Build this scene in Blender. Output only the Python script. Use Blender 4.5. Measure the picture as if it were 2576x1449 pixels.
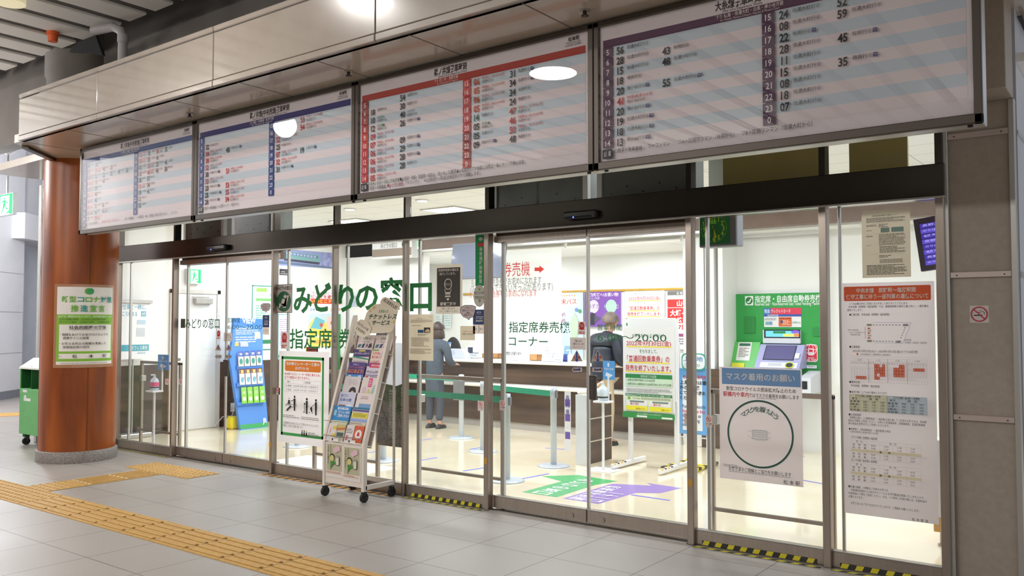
import bpy, math, random
from mathutils import Vector, Matrix
for _o in list(bpy.data.objects): bpy.data.objects.remove(_o)
SC = bpy.context.scene; COL = SC.collection
random.seed(7)
# ------------------------------------------------------------------ camera, world, lights, exposure
W, H, F = 2576, 1449, 2160.0
CAM = Vector((3.534, -5.4997, 1.5142)); YAW = math.radians(36.972); PITCH = math.radians(2.300)
cd = bpy.data.cameras.new('camera'); cd.sensor_width = 36.0; cd.lens = F / W * 36.0; cd.clip_end = 200
cam = bpy.data.objects.new('camera', cd); COL.objects.link(cam)
cam.location = CAM; cam.rotation_euler = (math.pi / 2 + PITCH, 0, YAW); SC.camera = cam
wd = bpy.data.worlds.new('world'); SC.world = wd; wd.use_nodes = True
wd.node_tree.nodes['Background'].inputs[0].default_value = (1.0, 0.96, 0.93, 1)
wd.node_tree.nodes['Background'].inputs[1].default_value = 0.5
SC.view_settings.view_transform = 'Standard'; SC.view_settings.look = 'None'
SC.view_settings.gamma = 1.0; SC.view_settings.use_curve_mapping = False
SC.view_settings.exposure = 0.0
SC.cycles.max_bounces = 10; SC.cycles.transparent_max_bounces = 24; SC.cycles.diffuse_bounces = 4
SC.cycles.glossy_bounces = 4; SC.cycles.use_denoising = True; SC.cycles.caustics_reflective = False
SC.cycles.sample_clamp_indirect = 6.0

def area(name, loc, sx, sy, watt, rgb=(1, 1, 1), rot=(0, 0, 0), shape='RECTANGLE', spread=math.pi):
    l = bpy.data.lights.new(name, 'AREA'); l.shape = shape; l.size = sx; l.size_y = sy; l.energy = watt; l.color = rgb; l.spread = spread
    o = bpy.data.objects.new(name, l); COL.objects.link(o); o.location = loc; o.rotation_euler = rot; return o
# shop ceiling fittings (rows of recessed panels) and office lighting
for _x, _w in ((-6.2, 44), (-4.0, 60), (-1.8, 64), (0.9, 36)): area('shop_light', (_x, 2.5, 2.95), 1.3, 0.5, _w, (0.95, 1.0, 1.05))
for _x in (-5.4, -2.6, 0.0, 2.0): area('shop_light', (_x, 0.95, 2.95), 1.2, 0.3, 27, (0.95, 1.0, 1.05))
for _x in (-5.2, -2.4): area('office_light', (_x, 5.5, 2.57), 1.3, 0.4, 42, (0.95, 1.0, 1.05))
# concourse ceiling lamps, followed by added fill lights
WARM = (1.0, 0.965, 0.925)
area('concourse_lamp_or_fill', (-2.14, -3.28, 4.42), 0.45, 0.45, 44, WARM, shape='DISK')
area('concourse_lamp_or_fill', (-2.05, -5.11, 4.42), 0.55, 0.5, 66, WARM, shape='DISK')
area('concourse_lamp_or_fill', (-6.76, -4.96, 4.42), 0.45, 0.45, 40, WARM, shape='DISK', spread=2.2)
area('concourse_lamp_or_fill', (1.2, -6.8, 4.42), 0.45, 0.45, 55, WARM, shape='DISK', spread=2.0)
for _x, _w in ((-7.0, 100), (-2.5, 125), (2.2, 36)): area('concourse_lamp_or_fill', (_x, -10.2, 4.12), 2.6, 0.4, _w, WARM, rot=(math.radians(48), 0, 0))  # tilted fill areas behind the camera, added to brighten the shop front
def globe(name, loc, r, watt, rgb):
    l = bpy.data.lights.new(name, 'POINT'); l.shadow_soft_size = r; l.energy = watt; l.color = rgb
    o = bpy.data.objects.new(name, l); COL.objects.link(o); o.location = loc
globe('slat_fill_globe', (-6.2, -4.53, 4.27), 0.16, 40, WARM)  # lamp mirrored in a board, made a globe as added fill for the slats
globe('slat_fill_globe', (-9.5, -2.9, 3.7), 0.2, 150, WARM)  # added fill out of view, lifts the slats and the upper wall
globe('passage_globe', (-11.5, 0.6, 3.6), 0.25, 420, (0.95, 0.97, 1.0))
area('passage_light', (5.2, 2.5, 3.6), 0.8, 0.8, 40, (0.75, 0.85, 1.0))

# ------------------------------------------------------------------ pixel <-> place helpers (used only to read real positions off known planes)
_fw = Vector((-math.sin(YAW) * math.cos(PITCH), math.cos(YAW) * math.cos(PITCH), math.sin(PITCH)))
_rt = Vector((math.cos(YAW), math.sin(YAW), 0)); _up = _rt.cross(_fw)
def ray(px, py): return _fw + (px - W / 2) / F * _rt - (py - H / 2) / F * _up
def onplane(px, py, O, N):
    d = ray(px, py); return CAM + d * ((Vector(O) - CAM).dot(N) / d.dot(N))
def PY(px, py, y=0.0): return onplane(px, py, (0, y, 0), Vector((0, 1, 0)))
def PZ(px, py, z=0.0): return onplane(px, py, (0, 0, z), Vector((0, 0, 1)))
def PX(px, py, x): return onplane(px, py, (x, 0, 0), Vector((1, 0, 0)))
def fx(px, py=800, y=0.0): return PY(px, py, y).x
def fz(px, py, y=0.0): return PY(px, py, y).z

# ------------------------------------------------------------------ materials
def lin(c):
    c = c / 255.0
    return c / 12.92 if c <= 0.04045 else ((c + 0.055) / 1.055) ** 2.4
_M = {}
def mat(name, rgb, rough=0.5, metal=0.0, coat=0.0, emit=0.0, noise=None, bump=0.0, stretch=(1, 1, 1), spec=None):
    """procedural Principled material; noise = (second colour, scale) mixes two colours through a noise texture"""
    if name in _M: return _M[name]
    m = bpy.data.materials.new(name); m.use_nodes = True; nt = m.node_tree; b = nt.nodes['Principled BSDF']
    c = tuple(lin(v) for v in rgb) + (1,)
    b.inputs['Base Color'].default_value = c; b.inputs['Roughness'].default_value = rough; b.inputs['Metallic'].default_value = metal
    if spec is not None: b.inputs['Specular IOR Level'].default_value = spec
    if coat: b.inputs['Coat Weight'].default_value = coat; b.inputs['Coat Roughness'].default_value = 0.05
    if emit: b.inputs['Emission Color'].default_value = c; b.inputs['Emission Strength'].default_value = emit
    if noise:
        tc = nt.nodes.new('ShaderNodeTexCoord'); mp = nt.nodes.new('ShaderNodeMapping'); tx = nt.nodes.new('ShaderNodeTexNoise')
        mp.inputs['Scale'].default_value = stretch; tx.inputs['Scale'].default_value = noise[1]; tx.inputs['Detail'].default_value = noise[2] if len(noise) > 2 else 6
        nt.links.new(tc.outputs['Object'], mp.inputs[0]); nt.links.new(mp.outputs[0], tx.inputs['Vector'])
        rp = nt.nodes.new('ShaderNodeValToRGB'); rp.color_ramp.elements[0].position = 0.32; rp.color_ramp.elements[1].position = 0.68
        rp.color_ramp.elements[0].color = c; rp.color_ramp.elements[1].color = tuple(lin(v) for v in noise[0]) + (1,)
        nt.links.new(tx.outputs['Fac'], rp.inputs[0]); nt.links.new(rp.outputs[0], b.inputs['Base Color'])
        if bump:
            bp = nt.nodes.new('ShaderNodeBump'); bp.inputs['Strength'].default_value = bump; bp.inputs['Distance'].default_value = 0.004
            nt.links.new(tx.outputs['Fac'], bp.inputs['Height']); nt.links.new(bp.outputs[0], b.inputs['Normal'])
    _M[name] = m; return m
def ink(rgb, rough=0.6, emit=0.0):
    rgb = tuple(int(v) for v in rgb)
    return mat('print_%02x%02x%02x%s' % (rgb + ('_lit%d' % int(emit * 10) if emit else '',)), rgb, rough, emit=emit)
def paper(rgb, thru=0.45):
    """thin paper taped to glass: part of the light behind it comes through"""
    k = 'paper_%02x%02x%02x' % tuple(rgb)
    if k in _M: return _M[k]
    m = bpy.data.materials.new(k); m.use_nodes = True; nt = m.node_tree; b = nt.nodes['Principled BSDF']; c = tuple(lin(v) for v in rgb) + (1,)
    b.inputs['Base Color'].default_value = c; b.inputs['Roughness'].default_value = .6
    t = nt.nodes.new('ShaderNodeBsdfTranslucent'); t.inputs[0].default_value = c; x = nt.nodes.new('ShaderNodeMixShader'); x.inputs[0].default_value = thru
    nt.links.new(b.outputs[0], x.inputs[1]); nt.links.new(t.outputs[0], x.inputs[2]); nt.links.new(x.outputs[0], nt.nodes['Material Output'].inputs[0]); _M[k] = m; return m
def glass(name, tint=(0.99, 0.995, 0.992), refl=1.0, ior=1.45):
    if name in _M: return _M[name]
    m = bpy.data.materials.new(name); m.use_nodes = True; nt = m.node_tree; nt.nodes.clear()
    out = nt.nodes.new('ShaderNodeOutputMaterial'); mix = nt.nodes.new('ShaderNodeMixShader'); tr = nt.nodes.new('ShaderNodeBsdfTransparent')
    gl = nt.nodes.new('ShaderNodeBsdfGlossy'); lw = nt.nodes.new('ShaderNodeLayerWeight'); lw.inputs[0].default_value = 0.5
    pw = nt.nodes.new('ShaderNodeMath'); pw.operation = 'POWER'; pw.inputs[1].default_value = 5.0
    mu = nt.nodes.new('ShaderNodeMath'); mu.operation = 'MULTIPLY_ADD'; f0 = ((ior - 1) / (ior + 1)) ** 2; mu.inputs[1].default_value = (1 - f0) * refl; mu.inputs[2].default_value = f0 * refl
    gl.inputs['Roughness'].default_value = 0.0; tr.inputs[0].default_value = tint + (1,)
    nt.links.new(lw.outputs['Facing'], pw.inputs[0]); nt.links.new(pw.outputs[0], mu.inputs[0]); nt.links.new(mu.outputs[0], mix.inputs[0]); nt.links.new(tr.outputs[0], mix.inputs[1])
    nt.links.new(gl.outputs[0], mix.inputs[2]); nt.links.new(mix.outputs[0], out.inputs[0]); _M[name] = m; return m
def wood(name, c1, c2, rough, vec, c3=None):
    if name in _M: return _M[name]
    m = mat(name, c1, rough, noise=(c2, 2.2, 8), stretch=vec); return m
def grid_floor(name, rgb, rgb2, sx, sy, ox, oy, seam, joint_rgb, rough, speck=260, bump=0.15):
    m = bpy.data.materials.new(name); m.use_nodes = True; nt = m.node_tree; b = nt.nodes['Principled BSDF']; L = nt.links.new; N = nt.nodes.new
    g = N('ShaderNodeNewGeometry'); mp = N('ShaderNodeMapping'); mp.inputs['Location'].default_value = (-ox, -oy, 0); L(g.outputs['Position'], mp.inputs[0])
    br = N('ShaderNodeTexBrick'); br.offset = 0.0; br.squash = 1.0; br.inputs['Scale'].default_value = 1.0; br.inputs['Mortar Size'].default_value = seam
    br.inputs['Brick Width'].default_value = sx; br.inputs['Row Height'].default_value = sy; br.inputs['Mortar Smooth'].default_value = 0.1
    c1 = tuple(lin(v) for v in rgb) + (1,); c2 = tuple(lin(v) for v in rgb2) + (1,)
    L(mp.outputs[0], br.inputs['Vector'])
    n1 = N('ShaderNodeTexNoise'); n1.inputs['Scale'].default_value = speck; n1.inputs['Detail'].default_value = 2; L(g.outputs['Position'], n1.inputs['Vector'])
    n2 = N('ShaderNodeTexNoise'); n2.inputs['Scale'].default_value = 1.1; n2.inputs['Detail'].default_value = 3; L(g.outputs['Position'], n2.inputs['Vector'])
    r1 = N('ShaderNodeValToRGB'); r1.color_ramp.elements[0].position = 0.35; r1.color_ramp.elements[1].position = 0.65
    r1.color_ramp.elements[0].color = c2; r1.color_ramp.elements[1].color = c1; L(n1.outputs['Fac'], r1.inputs[0])
    L(r1.outputs[0], br.inputs['Color1']); L(r1.outputs[0], br.inputs['Color2']); br.inputs['Mortar'].default_value = tuple(lin(v) for v in joint_rgb) + (1,)
    L(br.outputs['Color'], b.inputs['Base Color'])
    rr = N('ShaderNodeMapRange'); rr.inputs['To Min'].default_value = rough - 0.08; rr.inputs['To Max'].default_value = rough + 0.1; L(n2.outputs['Fac'], rr.inputs[0]); L(rr.outputs[0], b.inputs['Roughness'])
    bp = N('ShaderNodeBump'); bp.inputs['Strength'].default_value = bump; bp.inputs['Distance'].default_value = 0.002; L(n1.outputs['Fac'], bp.inputs['Height']); L(bp.outputs[0], b.inputs['Normal'])
    _M[name] = m; return m
GLASS = glass('pane_glass'); CLEAR = glass('clear_acrylic', (0.98, 0.98, 0.98), 1.0); ACRYL = glass('board_acrylic', (0.97, 0.965, 0.97), 1.0, 1.5)
STEEL = mat('brushed_steel', (172, 160, 150), 0.3, 0.85, noise=((164, 152, 142), 5), stretch=(9, 9, .6))
DARKST = mat('dark_steel', (74, 68, 62), 0.22, 0.85)
ALU = mat('aluminium', (196, 194, 190), 0.35, 0.75)
FRAME = mat('board_frame_metal', (84, 76, 70), 0.4, 0.55)
CREAM = mat('cream_enamel_panel', (166, 155, 144), 0.22, 0, coat=0.6, noise=((160, 149, 138), 4))
WHITE = mat('white_wall_paint', (240, 240, 236), 0.6, noise=((236, 236, 231), 3))
PLASTIC = mat('white_plastic', (236, 236, 238), 0.4, noise=((230, 231, 233), 8))
BLACK = mat('black_rubber', (22, 22, 24), 0.6, noise=((30, 30, 31), 20))
GREY = mat('grey_plastic', (120, 122, 126), 0.45, noise=((112, 114, 118), 12))
OAKDARK = wood('dark_walnut_laminate', (92, 72, 58), (58, 44, 36), 0.5, (0.35, 1, 5))
ORANGEWOOD = wood('orange_cherry_veneer', (170, 88, 28), (112, 50, 12), 0.32, (2.2, 2.2, 0.35))
GRANITE = mat('grey_granite', (150, 142, 136), 0.45, noise=((104, 98, 94), 70, 3))
YELLOWPAVE = mat('yellow_paving_block', (200, 158, 88), 0.6, noise=((184, 144, 78), 30))
REDINK, BLKINK, WHTINK, GRNINK = (196, 38, 48), (34, 34, 36), (244, 242, 240), (0, 128, 68)

# ------------------------------------------------------------------ mesh builder
_glyph = {}
def glyph(s, bold):
    k = (s, bold)
    if k not in _glyph:
        c = bpy.data.curves.new('lettering', 'FONT'); c.body = s; c.size = 1; c.resolution_u = 2; c.offset = bold
        o = bpy.data.objects.new('lettering', c); me = o.to_mesh()
        vs = [(v.co.x, v.co.y) for v in me.vertices]; fs = [tuple(p.vertices) for p in me.polygons]
        o.to_mesh_clear(); bpy.data.objects.remove(o); bpy.data.curves.remove(c)
        _glyph[k] = (vs, fs)
    return _glyph[k]
WORLDLOC = {}
class MB:
    def __init__(s): s.v = []; s.f = []; s.m = []; s.sm = []; s.mats = []
    def mi(s, m):
        if m not in s.mats: s.mats.append(m)
        return s.mats.index(m)
    def add(s, vs, fs, m, smooth=False):
        n = len(s.v); k = s.mi(m)
        for v in vs:
            s.v.append(Vector(v))
        for f in fs: s.f.append([n + i for i in f]); s.m.append(k); s.sm.append(smooth)
    def box(s, x0, x1, y0, y1, z0, z1, m, b=0.0, R=None, c=None):
        if x0 > x1: x0, x1 = x1, x0
        if y0 > y1: y0, y1 = y1, y0
        if z0 > z1: z0, z1 = z1, z0
        b = min(b, (x1 - x0) * .45, (y1 - y0) * .45, (z1 - z0) * .45)
        if b <= 0:
            vs = [(x, y, z) for z in (z0, z1) for y in (y0, y1) for x in (x0, x1)]
            fs = [(0, 2, 3, 1), (4, 5, 7, 6), (0, 1, 5, 4), (2, 6, 7, 3), (0, 4, 6, 2), (1, 3, 7, 5)]
        else:
            vs = []; idx = {}
            X, Y, Z = (x0, x1), (y0, y1), (z0, z1)
            for i in (0, 1):
                for j in (0, 1):
                    for k in (0, 1):
                        sg = (1 - 2 * i, 1 - 2 * j, 1 - 2 * k)
                        for a in range(3):
                            p = [X[i], Y[j], Z[k]]
                            for q in range(3):
                                if q != a: p[q] += sg[q] * b
                            idx[(i, j, k, a)] = len(vs); vs.append(tuple(p))
            fs = []
            for a in range(3):
                o = [q for q in range(3) if q != a]
                for e in (0, 1):
                    r = []
                    for (p, q) in ((0, 0), (1, 0), (1, 1), (0, 1)):
                        t = [0, 0, 0]; t[a] = e; t[o[0]] = p; t[o[1]] = q; r.append(idx[(t[0], t[1], t[2], a)])
                    fs.append(r)
                for p in (0, 1):
                    for q in (0, 1):
                        t0 = [0, 0, 0]; t0[o[0]] = p; t0[o[1]] = q; t1 = list(t0); t1[a] = 1
                        fs.append([idx[(*t0, o[0])], idx[(*t1, o[0])], idx[(*t1, o[1])], idx[(*t0, o[1])]])
            for i in (0, 1):
                for j in (0, 1):
                    for k in (0, 1): fs.append([idx[(i, j, k, a)] for a in range(3)])
        if R is not None:
            c = Vector(c if c is not None else ((x0 + x1) / 2, (y0 + y1) / 2, (z0 + z1) / 2)); vs = [R @ (Vector(v) - c) + c for v in vs]
        s.add(vs, fs, m)
    def cyl(s, p0, p1, r, m, n=20, r1=None, caps=True):
        p0, p1 = Vector(p0), Vector(p1); r1 = r if r1 is None else r1; d = (p1 - p0).normalized()
        a = d.orthogonal().normalized(); b = d.cross(a)
        ring = lambda p, q: [p + q * (math.cos(2 * math.pi * i / n) * a + math.sin(2 * math.pi * i / n) * b) for i in range(n)]
        A, B = ring(p0, r), ring(p1, r1)
        s.add(A + B, [(i, (i + 1) % n, n + (i + 1) % n, n + i) for i in range(n)], m, True)
        if caps: s.add(A, [tuple(reversed(range(n)))], m); s.add(B, [tuple(range(n))], m)
    def lathe(s, prof, c, m, n=28):
        c = Vector(c); vs = []
        for (r, z) in prof: vs += [c + Vector((r * math.cos(2 * math.pi * i / n), r * math.sin(2 * math.pi * i / n), z)) for i in range(n)]
        s.add(vs, [(k * n + i, k * n + (i + 1) % n, (k + 1) * n + (i + 1) % n, (k + 1) * n + i) for k in range(len(prof) - 1) for i in range(n)], m, True)
    def tube(s, pts, r, m, n=10):
        pts = [Vector(p) for p in pts]; vs = []; prev = None
        for i, p in enumerate(pts):
            d = (pts[min(i + 1, len(pts) - 1)] - pts[max(i - 1, 0)]).normalized()
            a = d.orthogonal().normalized() if prev is None else (prev - d * prev.dot(d)).normalized()
            prev = a; b = d.cross(a); rr = r[i] if isinstance(r, (list, tuple)) else r
            vs += [p + rr * (math.cos(2 * math.pi * k / n) * a + math.sin(2 * math.pi * k / n) * b) for k in range(n)]
        fs = [(i * n + k, i * n + (k + 1) % n, (i + 1) * n + (k + 1) % n, (i + 1) * n + k) for i in range(len(pts) - 1) for k in range(n)]
        s.add(vs, fs, m, True); e = len(pts) - 1
        s.add(vs[:n], [tuple(reversed(range(n)))], m); s.add(vs[e * n:], [tuple(range(n))], m)
    def ball(s, c, rx, ry, rz, m, n=18, k=12, z0=-1.0, z1=1.0):
        vs = []; c = Vector(c); a0, a1 = math.asin(z0), math.asin(z1)
        for j in range(k + 1):
            t = a0 + (a1 - a0) * j / k
            vs += [c + Vector((rx * math.cos(t) * math.cos(2 * math.pi * i / n), ry * math.cos(t) * math.sin(2 * math.pi * i / n), rz * math.sin(t))) for i in range(n)]
        s.add(vs, [(j * n + i, j * n + (i + 1) % n, (j + 1) * n + (i + 1) % n, (j + 1) * n + i) for j in range(k) for i in range(n)], m, True)
    def extr(s, poly, O, U, V, d, m):
        """prism: 2D outline in the plane O,U,V, thickness vector d"""
        O, U, V, d = Vector(O), Vector(U), Vector(V), Vector(d); n = len(poly)
        A = [O + U * p[0] + V * p[1] for p in poly]; B = [p + d for p in A]
        s.add(A + B, [tuple(reversed(range(n))), tuple(range(n, 2 * n))] + [(i, (i + 1) % n, n + (i + 1) % n, n + i) for i in range(n)], m)
    def build(s, name, parent=None, label=None):
        lo = [min(v[i] for v in s.v) for i in range(3)]; hi = [max(v[i] for v in s.v) for i in range(3)]
        c = Vector(((lo[0] + hi[0]) / 2, (lo[1] + hi[1]) / 2, lo[2]))
        me = bpy.data.meshes.new(name); me.from_pydata([v - c for v in s.v], [], s.f)
        for m in s.mats: me.materials.append(m)
        me.polygons.foreach_set('material_index', s.m); me.polygons.foreach_set('use_smooth', s.sm); me.update()
        o = bpy.data.objects.new(name, me); COL.objects.link(o)
        if parent: o.parent = parent; o.location = c - WORLDLOC[parent.name]
        else: o.location = c
        WORLDLOC[o.name] = c
        if label: o['label'] = label
        return o
def tag(o, label, cat, group=None):
    o['label'] = label; o['category'] = cat
    if group: o['group'] = group
    return o
def thing(name, label, cat, loc=(0, 0, 0), group=None):
    o = bpy.data.objects.new(name, None); COL.objects.link(o); o.location = loc; o.empty_display_size = 0.1
    WORLDLOC[o.name] = Vector(loc); return tag(o, label, cat, group)
def struct(mb, name, parent=None):
    o = mb.build(name, parent)
    if not parent: o['kind'] = 'structure'
    return o
BOLD = 0.018
class Canvas:
    """prints flat colour shapes and lettering onto a surface O + u*U + v*V, each layer a hair further out"""
    def __init__(s, mb, O, U, V, N, warp=None, e=0.0005):
        s.mb, s.O, s.U, s.V, s.N = mb, Vector(O), Vector(U).normalized(), Vector(V).normalized(), Vector(N).normalized(); s.k = 1; s.e = e; s.warp = warp
    def P(s, u, v):
        if s.warp: return s.warp(u, v, s.k * s.e)
        return s.O + s.U * u + s.V * v + s.N * (s.k * s.e)
    def q(s, px, py):
        d = onplane(px, py, s.O, s.N) - s.O; return d.dot(s.U), d.dot(s.V)
    def poly(s, pts, col, emit=0.0, step=True):
        s.mb.add([s.P(*p) for p in pts], [tuple(range(len(pts)))], col if not isinstance(col, tuple) else ink(col, emit=emit))
        if step: s.k += 1
    def rect(s, u0, v0, u1, v1, col, emit=0.0, n=1, step=True):
        m = col if not isinstance(col, tuple) else ink(col, emit=emit)
        for i in range(n):
            a, b = u0 + (u1 - u0) * i / n, u0 + (u1 - u0) * (i + 1) / n
            s.mb.add([s.P(a, v0), s.P(b, v0), s.P(b, v1), s.P(a, v1)], [(0, 1, 2, 3)], m)
        if step: s.k += 1
    def rrect(s, u0, v0, u1, v1, r, col, emit=0.0):
        if u0 > u1: u0, u1 = u1, u0
        pts = []
        for (cx, cy, a0) in ((u1 - r, v1 - r, 0), (u0 + r, v1 - r, 90), (u0 + r, v0 + r, 180), (u1 - r, v0 + r, 270)):
            pts += [(cx + r * math.cos(math.radians(a0 + t)), cy + r * math.sin(math.radians(a0 + t))) for t in (0, 30, 60, 90)]
        s.poly(pts, col, emit)
    def disc(s, u, v, r, col, ry=None, n=28, emit=0.0):
        ry = ry or r; s.poly([(u + r * math.cos(2 * math.pi * i / n), v + ry * math.sin(2 * math.pi * i / n)) for i in range(n)], col, emit)
    def ring(s, u, v, r, w, col, ry=None, n=40):
        ry = ry or r; m = ink(col) if isinstance(col, tuple) else col; c = [(math.cos(2 * math.pi * i / n), math.sin(2 * math.pi * i / n)) for i in range(n)]
        vs = [s.P(u + r * a, v + ry * b) for a, b in c] + [s.P(u + (r - w) * a, v + (ry - w) * b) for a, b in c]
        s.mb.add(vs, [(i, (i + 1) % n, n + (i + 1) % n, n + i) for i in range(n)], m); s.k += 1
    def line(s, u0, v0, u1, v1, w, col, step=True):
        d = Vector((u1 - u0, v1 - v0)); d = d.normalized() * w / 2; a, b = -d.y, d.x
        s.poly([(u0 + a, v0 + b), (u0 - a, v0 - b), (u1 - a, v1 - b), (u1 + a, v1 + b)], col, step=step)
    def frame(s, u0, v0, u1, v1, w, col):
        for r in ((u0, v0, u1, v0 + w), (u0, v1 - w, u1, v1), (u0, v0, u0 + w, v1), (u1 - w, v0, u1, v1)): s.rect(*r, col, step=False)
        s.k += 1
    def text(s, t, u0, v0, u1, v1, col, bold=0.0, fit=True, emit=0.0, align='l', rot=None, ital=0.0):
        """t in the box u0..u1, v0..v1 (v = the em box of the glyphs); fit stretches to the width, else keeps proportions"""
        m = ink(col, emit=emit) if isinstance(col, tuple) else col
        vs, fs = glyph(t, bold)
        if not vs: return
        x0, x1 = min(v[0] for v in vs), max(v[0] for v in vs)
        if fit and t.isdigit(): e_ = (.63 * len(t) - (x1 - x0)) / 2; x0, x1 = x0 - e_, x1 + e_
        cjk = any(ord(ch) > 0x2000 for ch in t); y0, y1 = (-0.09, 0.85) if cjk else (0.0, 0.72)
        sy = (v1 - v0) / (y1 - y0); sx = (u1 - u0) / max(x1 - x0, 1e-6) if fit else min(sy, (u1 - u0) / max(x1 - x0, 1e-6))
        off = u0 if (fit or align == 'l') else (u0 + u1) / 2 - (x1 - x0) * sx / 2 if align == 'c' else u1 - (x1 - x0) * sx
        out = [(off + (x - x0) * sx + ital * (y - y0) * sy, v0 + (y - y0) * sy) for x, y in vs]
        if rot:
            cx, cy = (u0 + u1) / 2, (v0 + v1) / 2; c_, s_ = math.cos(rot), math.sin(rot)
            out = [(cx + (x - cx) * c_ - (y - cy) * s_, cy + (x - cx) * s_ + (y - cy) * c_) for x, y in out]
        s.mb.add([s.P(*p) for p in out], fs, m); s.k += 1
    def vtext(s, t, u0, u1, v1, v0, col, bold=0.0):
        h = (v1 - v0) / len(t)
        for i, ch in enumerate(t): s.text(ch, u0, v1 - (i + 1) * h + h * .06, u1, v1 - i * h - h * .06, col, bold, fit=False, align='c')
    def greek(s, u0, v0, u1, v1, n, col, fill=0.45):
        """n lines of small print too small to read in the photo, as broken dashes"""
        m = ink(col); h = (v1 - v0) / n
        for i in range(n):
            y = v1 - (i + .5) * h; u = u0; e = u1 - (u1 - u0) * random.choice((0, 0, .05, .3))
            while u < e:
                w = random.uniform(1.2, 4) * h; x = min(u + w, e); s.mb.add([s.P(u, y - h * fill / 2), s.P(x, y - h * fill / 2), s.P(x, y + h * fill / 2), s.P(u, y + h * fill / 2)], [(0, 1, 2, 3)], m); u = x + h * .35
        s.k += 1
    def rp(s, x0, y0, x1, y1, col, emit=0.0):
        a, b = s.q(x0, y0), s.q(x1, y1); s.rect(a[0], b[1], b[0], a[1], col, emit)
    def pp(s, pts, col, emit=0.0): s.poly([s.q(*p) for p in pts], col, emit)
    def tp(s, t, x0, y0, x1, y1, col, bold=0.0, fit=True, emit=0.0, align='l', ital=0.0):
        a, b = s.q(x0, y0), s.q(x1, y1); s.text(t, a[0], b[1], b[0], a[1], col, bold, fit, emit, align, ital=ital)
    def gp(s, x0, y0, x1, y1, n, col, fill=0.45):
        a, b = s.q(x0, y0), s.q(x1, y1); s.greek(a[0], b[1], b[0], a[1], n, col, fill)
    def dp(s, x, y, r, col, ry=None, emit=0.0): a = s.q(x, y); s.disc(a[0], a[1], r, col, ry, emit=emit)
    def lp(s, x0, y0, x1, y1, w, col): a, b = s.q(x0, y0), s.q(x1, y1); s.line(a[0], a[1], b[0], b[1], w, col)
PLANES = {'Y': ((1, 0, 0), (0, 0, 1), (0, -1, 0)), 'X': ((0, 1, 0), (0, 0, 1), (1, 0, 0)), 'Z': ((1, 0, 0), (0, 1, 0), (0, 0, 1))}
class Sheet(MB):
    """a printed sheet (thin slab) on the plane axis=pos, corners given as picture points of that plane"""
    def __init__(s, axis, pos, x0, y0, x1, y1, col=(232, 228, 226), th=0.002, thin=False):
        MB.__init__(s); U, V, N = PLANES[axis]; O = {'Y': (0, pos, 0), 'X': (pos, 0, 0), 'Z': (0, 0, pos)}[axis]
        s.c = Canvas(s, O, U, V, N); a, b = s.c.q(x0, y0), s.c.q(x1, y1); s.u0, s.v1 = a; s.u1, s.v0 = b
        s.w, s.h = s.u1 - s.u0, s.v1 - s.v0
        if axis == 'Y' and (pos < .06 or thin) and isinstance(col, tuple): s.rect3(O, U, V, paper(col))
        elif col is not None: s.extr([(s.u0, s.v0), (s.u1, s.v0), (s.u1, s.v1), (s.u0, s.v1)], O, U, V, Vector(N) * -th, ink(col) if isinstance(col, tuple) else col)
    def rect3(s, O, U, V, m):
        O, U, V = Vector(O), Vector(U), Vector(V); s.add([O + U * a + V * b for a, b in ((s.u0, s.v0), (s.u1, s.v0), (s.u1, s.v1), (s.u0, s.v1))], [(0, 1, 2, 3)], m)
    def n(s, u, v): return s.u0 + u * s.w, s.v0 + v * s.h
    def R(s, a, b, c, d, col, emit=0.0): s.c.rect(*s.n(a, b), *s.n(c, d), col, emit)
    def T(s, t, a, b, c, d, col, bold=0.0, fit=True, emit=0.0, align='l'): s.c.text(t, *s.n(a, b), *s.n(c, d), col, bold, fit, emit, align)
    def G(s, a, b, c, d, n, col, fill=.45): s.c.greek(*s.n(a, b), *s.n(c, d), n, col, fill)
    def D(s, u, v, r, col, ry=None): s.c.disc(*s.n(u, v), r * s.h, col, ry and ry * s.h)
    def done(s, name, label, cat, group=None): return tag(s.build(name), label, cat, group)
# ================================================================== SETTING
TILE = grid_floor('concourse_granite_tile', (180, 174, 168), (140, 134, 128), 0.6, 0.6, -2.631, -0.273, 0.0035, (96, 88, 82), 0.38)
VINYL = mat('cream_vinyl_floor', (244, 232, 206), 0.13, coat=0.3, noise=((236, 222, 194), 2.2, 8))
GREYWALL = mat('dark_grey_concrete', (112, 106, 100), 0.8, noise=((102, 97, 92), 3))
PANEL = mat('beige_wall_panel', (172, 160, 147), 0.5, noise=((164, 152, 139), 30))
BLUEWHITE = mat('pale_blue_white_panel', (208, 212, 220), 0.4, noise=((200, 205, 214), 4))
m = MB(); m.box(-26, 9, -14, 0.0, -.1, 0, TILE); m.box(-26, -7.62, 0.0, 12, -.1, 0, TILE); struct(m, 'floor')
m = MB(); m.box(-7.6, 3.0, 0.0, 7, -.1, 0.0, VINYL); struct(m, 'floor_shop')
# white dot pavers set in the shop floor behind the left door
m = MB(); PAVEW = mat('white_dot_paver', (232, 230, 226), 0.4, noise=((222, 220, 216), 12))
m.box(-4.27, -2.82, .26, .98, 0, .0015, PAVEW)
for i in range(12):
    for j in range(6):
        x, y = -4.2 + i * .12 + (j % 2) * .0, .32 + j * .12
        m.cyl((x, y, 0), (x, y, .006), .022, PAVEW, 10, .016)
tag(m.build('dot_paving'), 'pale raised dot paving on the shop floor inside the left sliding door', 'paving')

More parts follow.
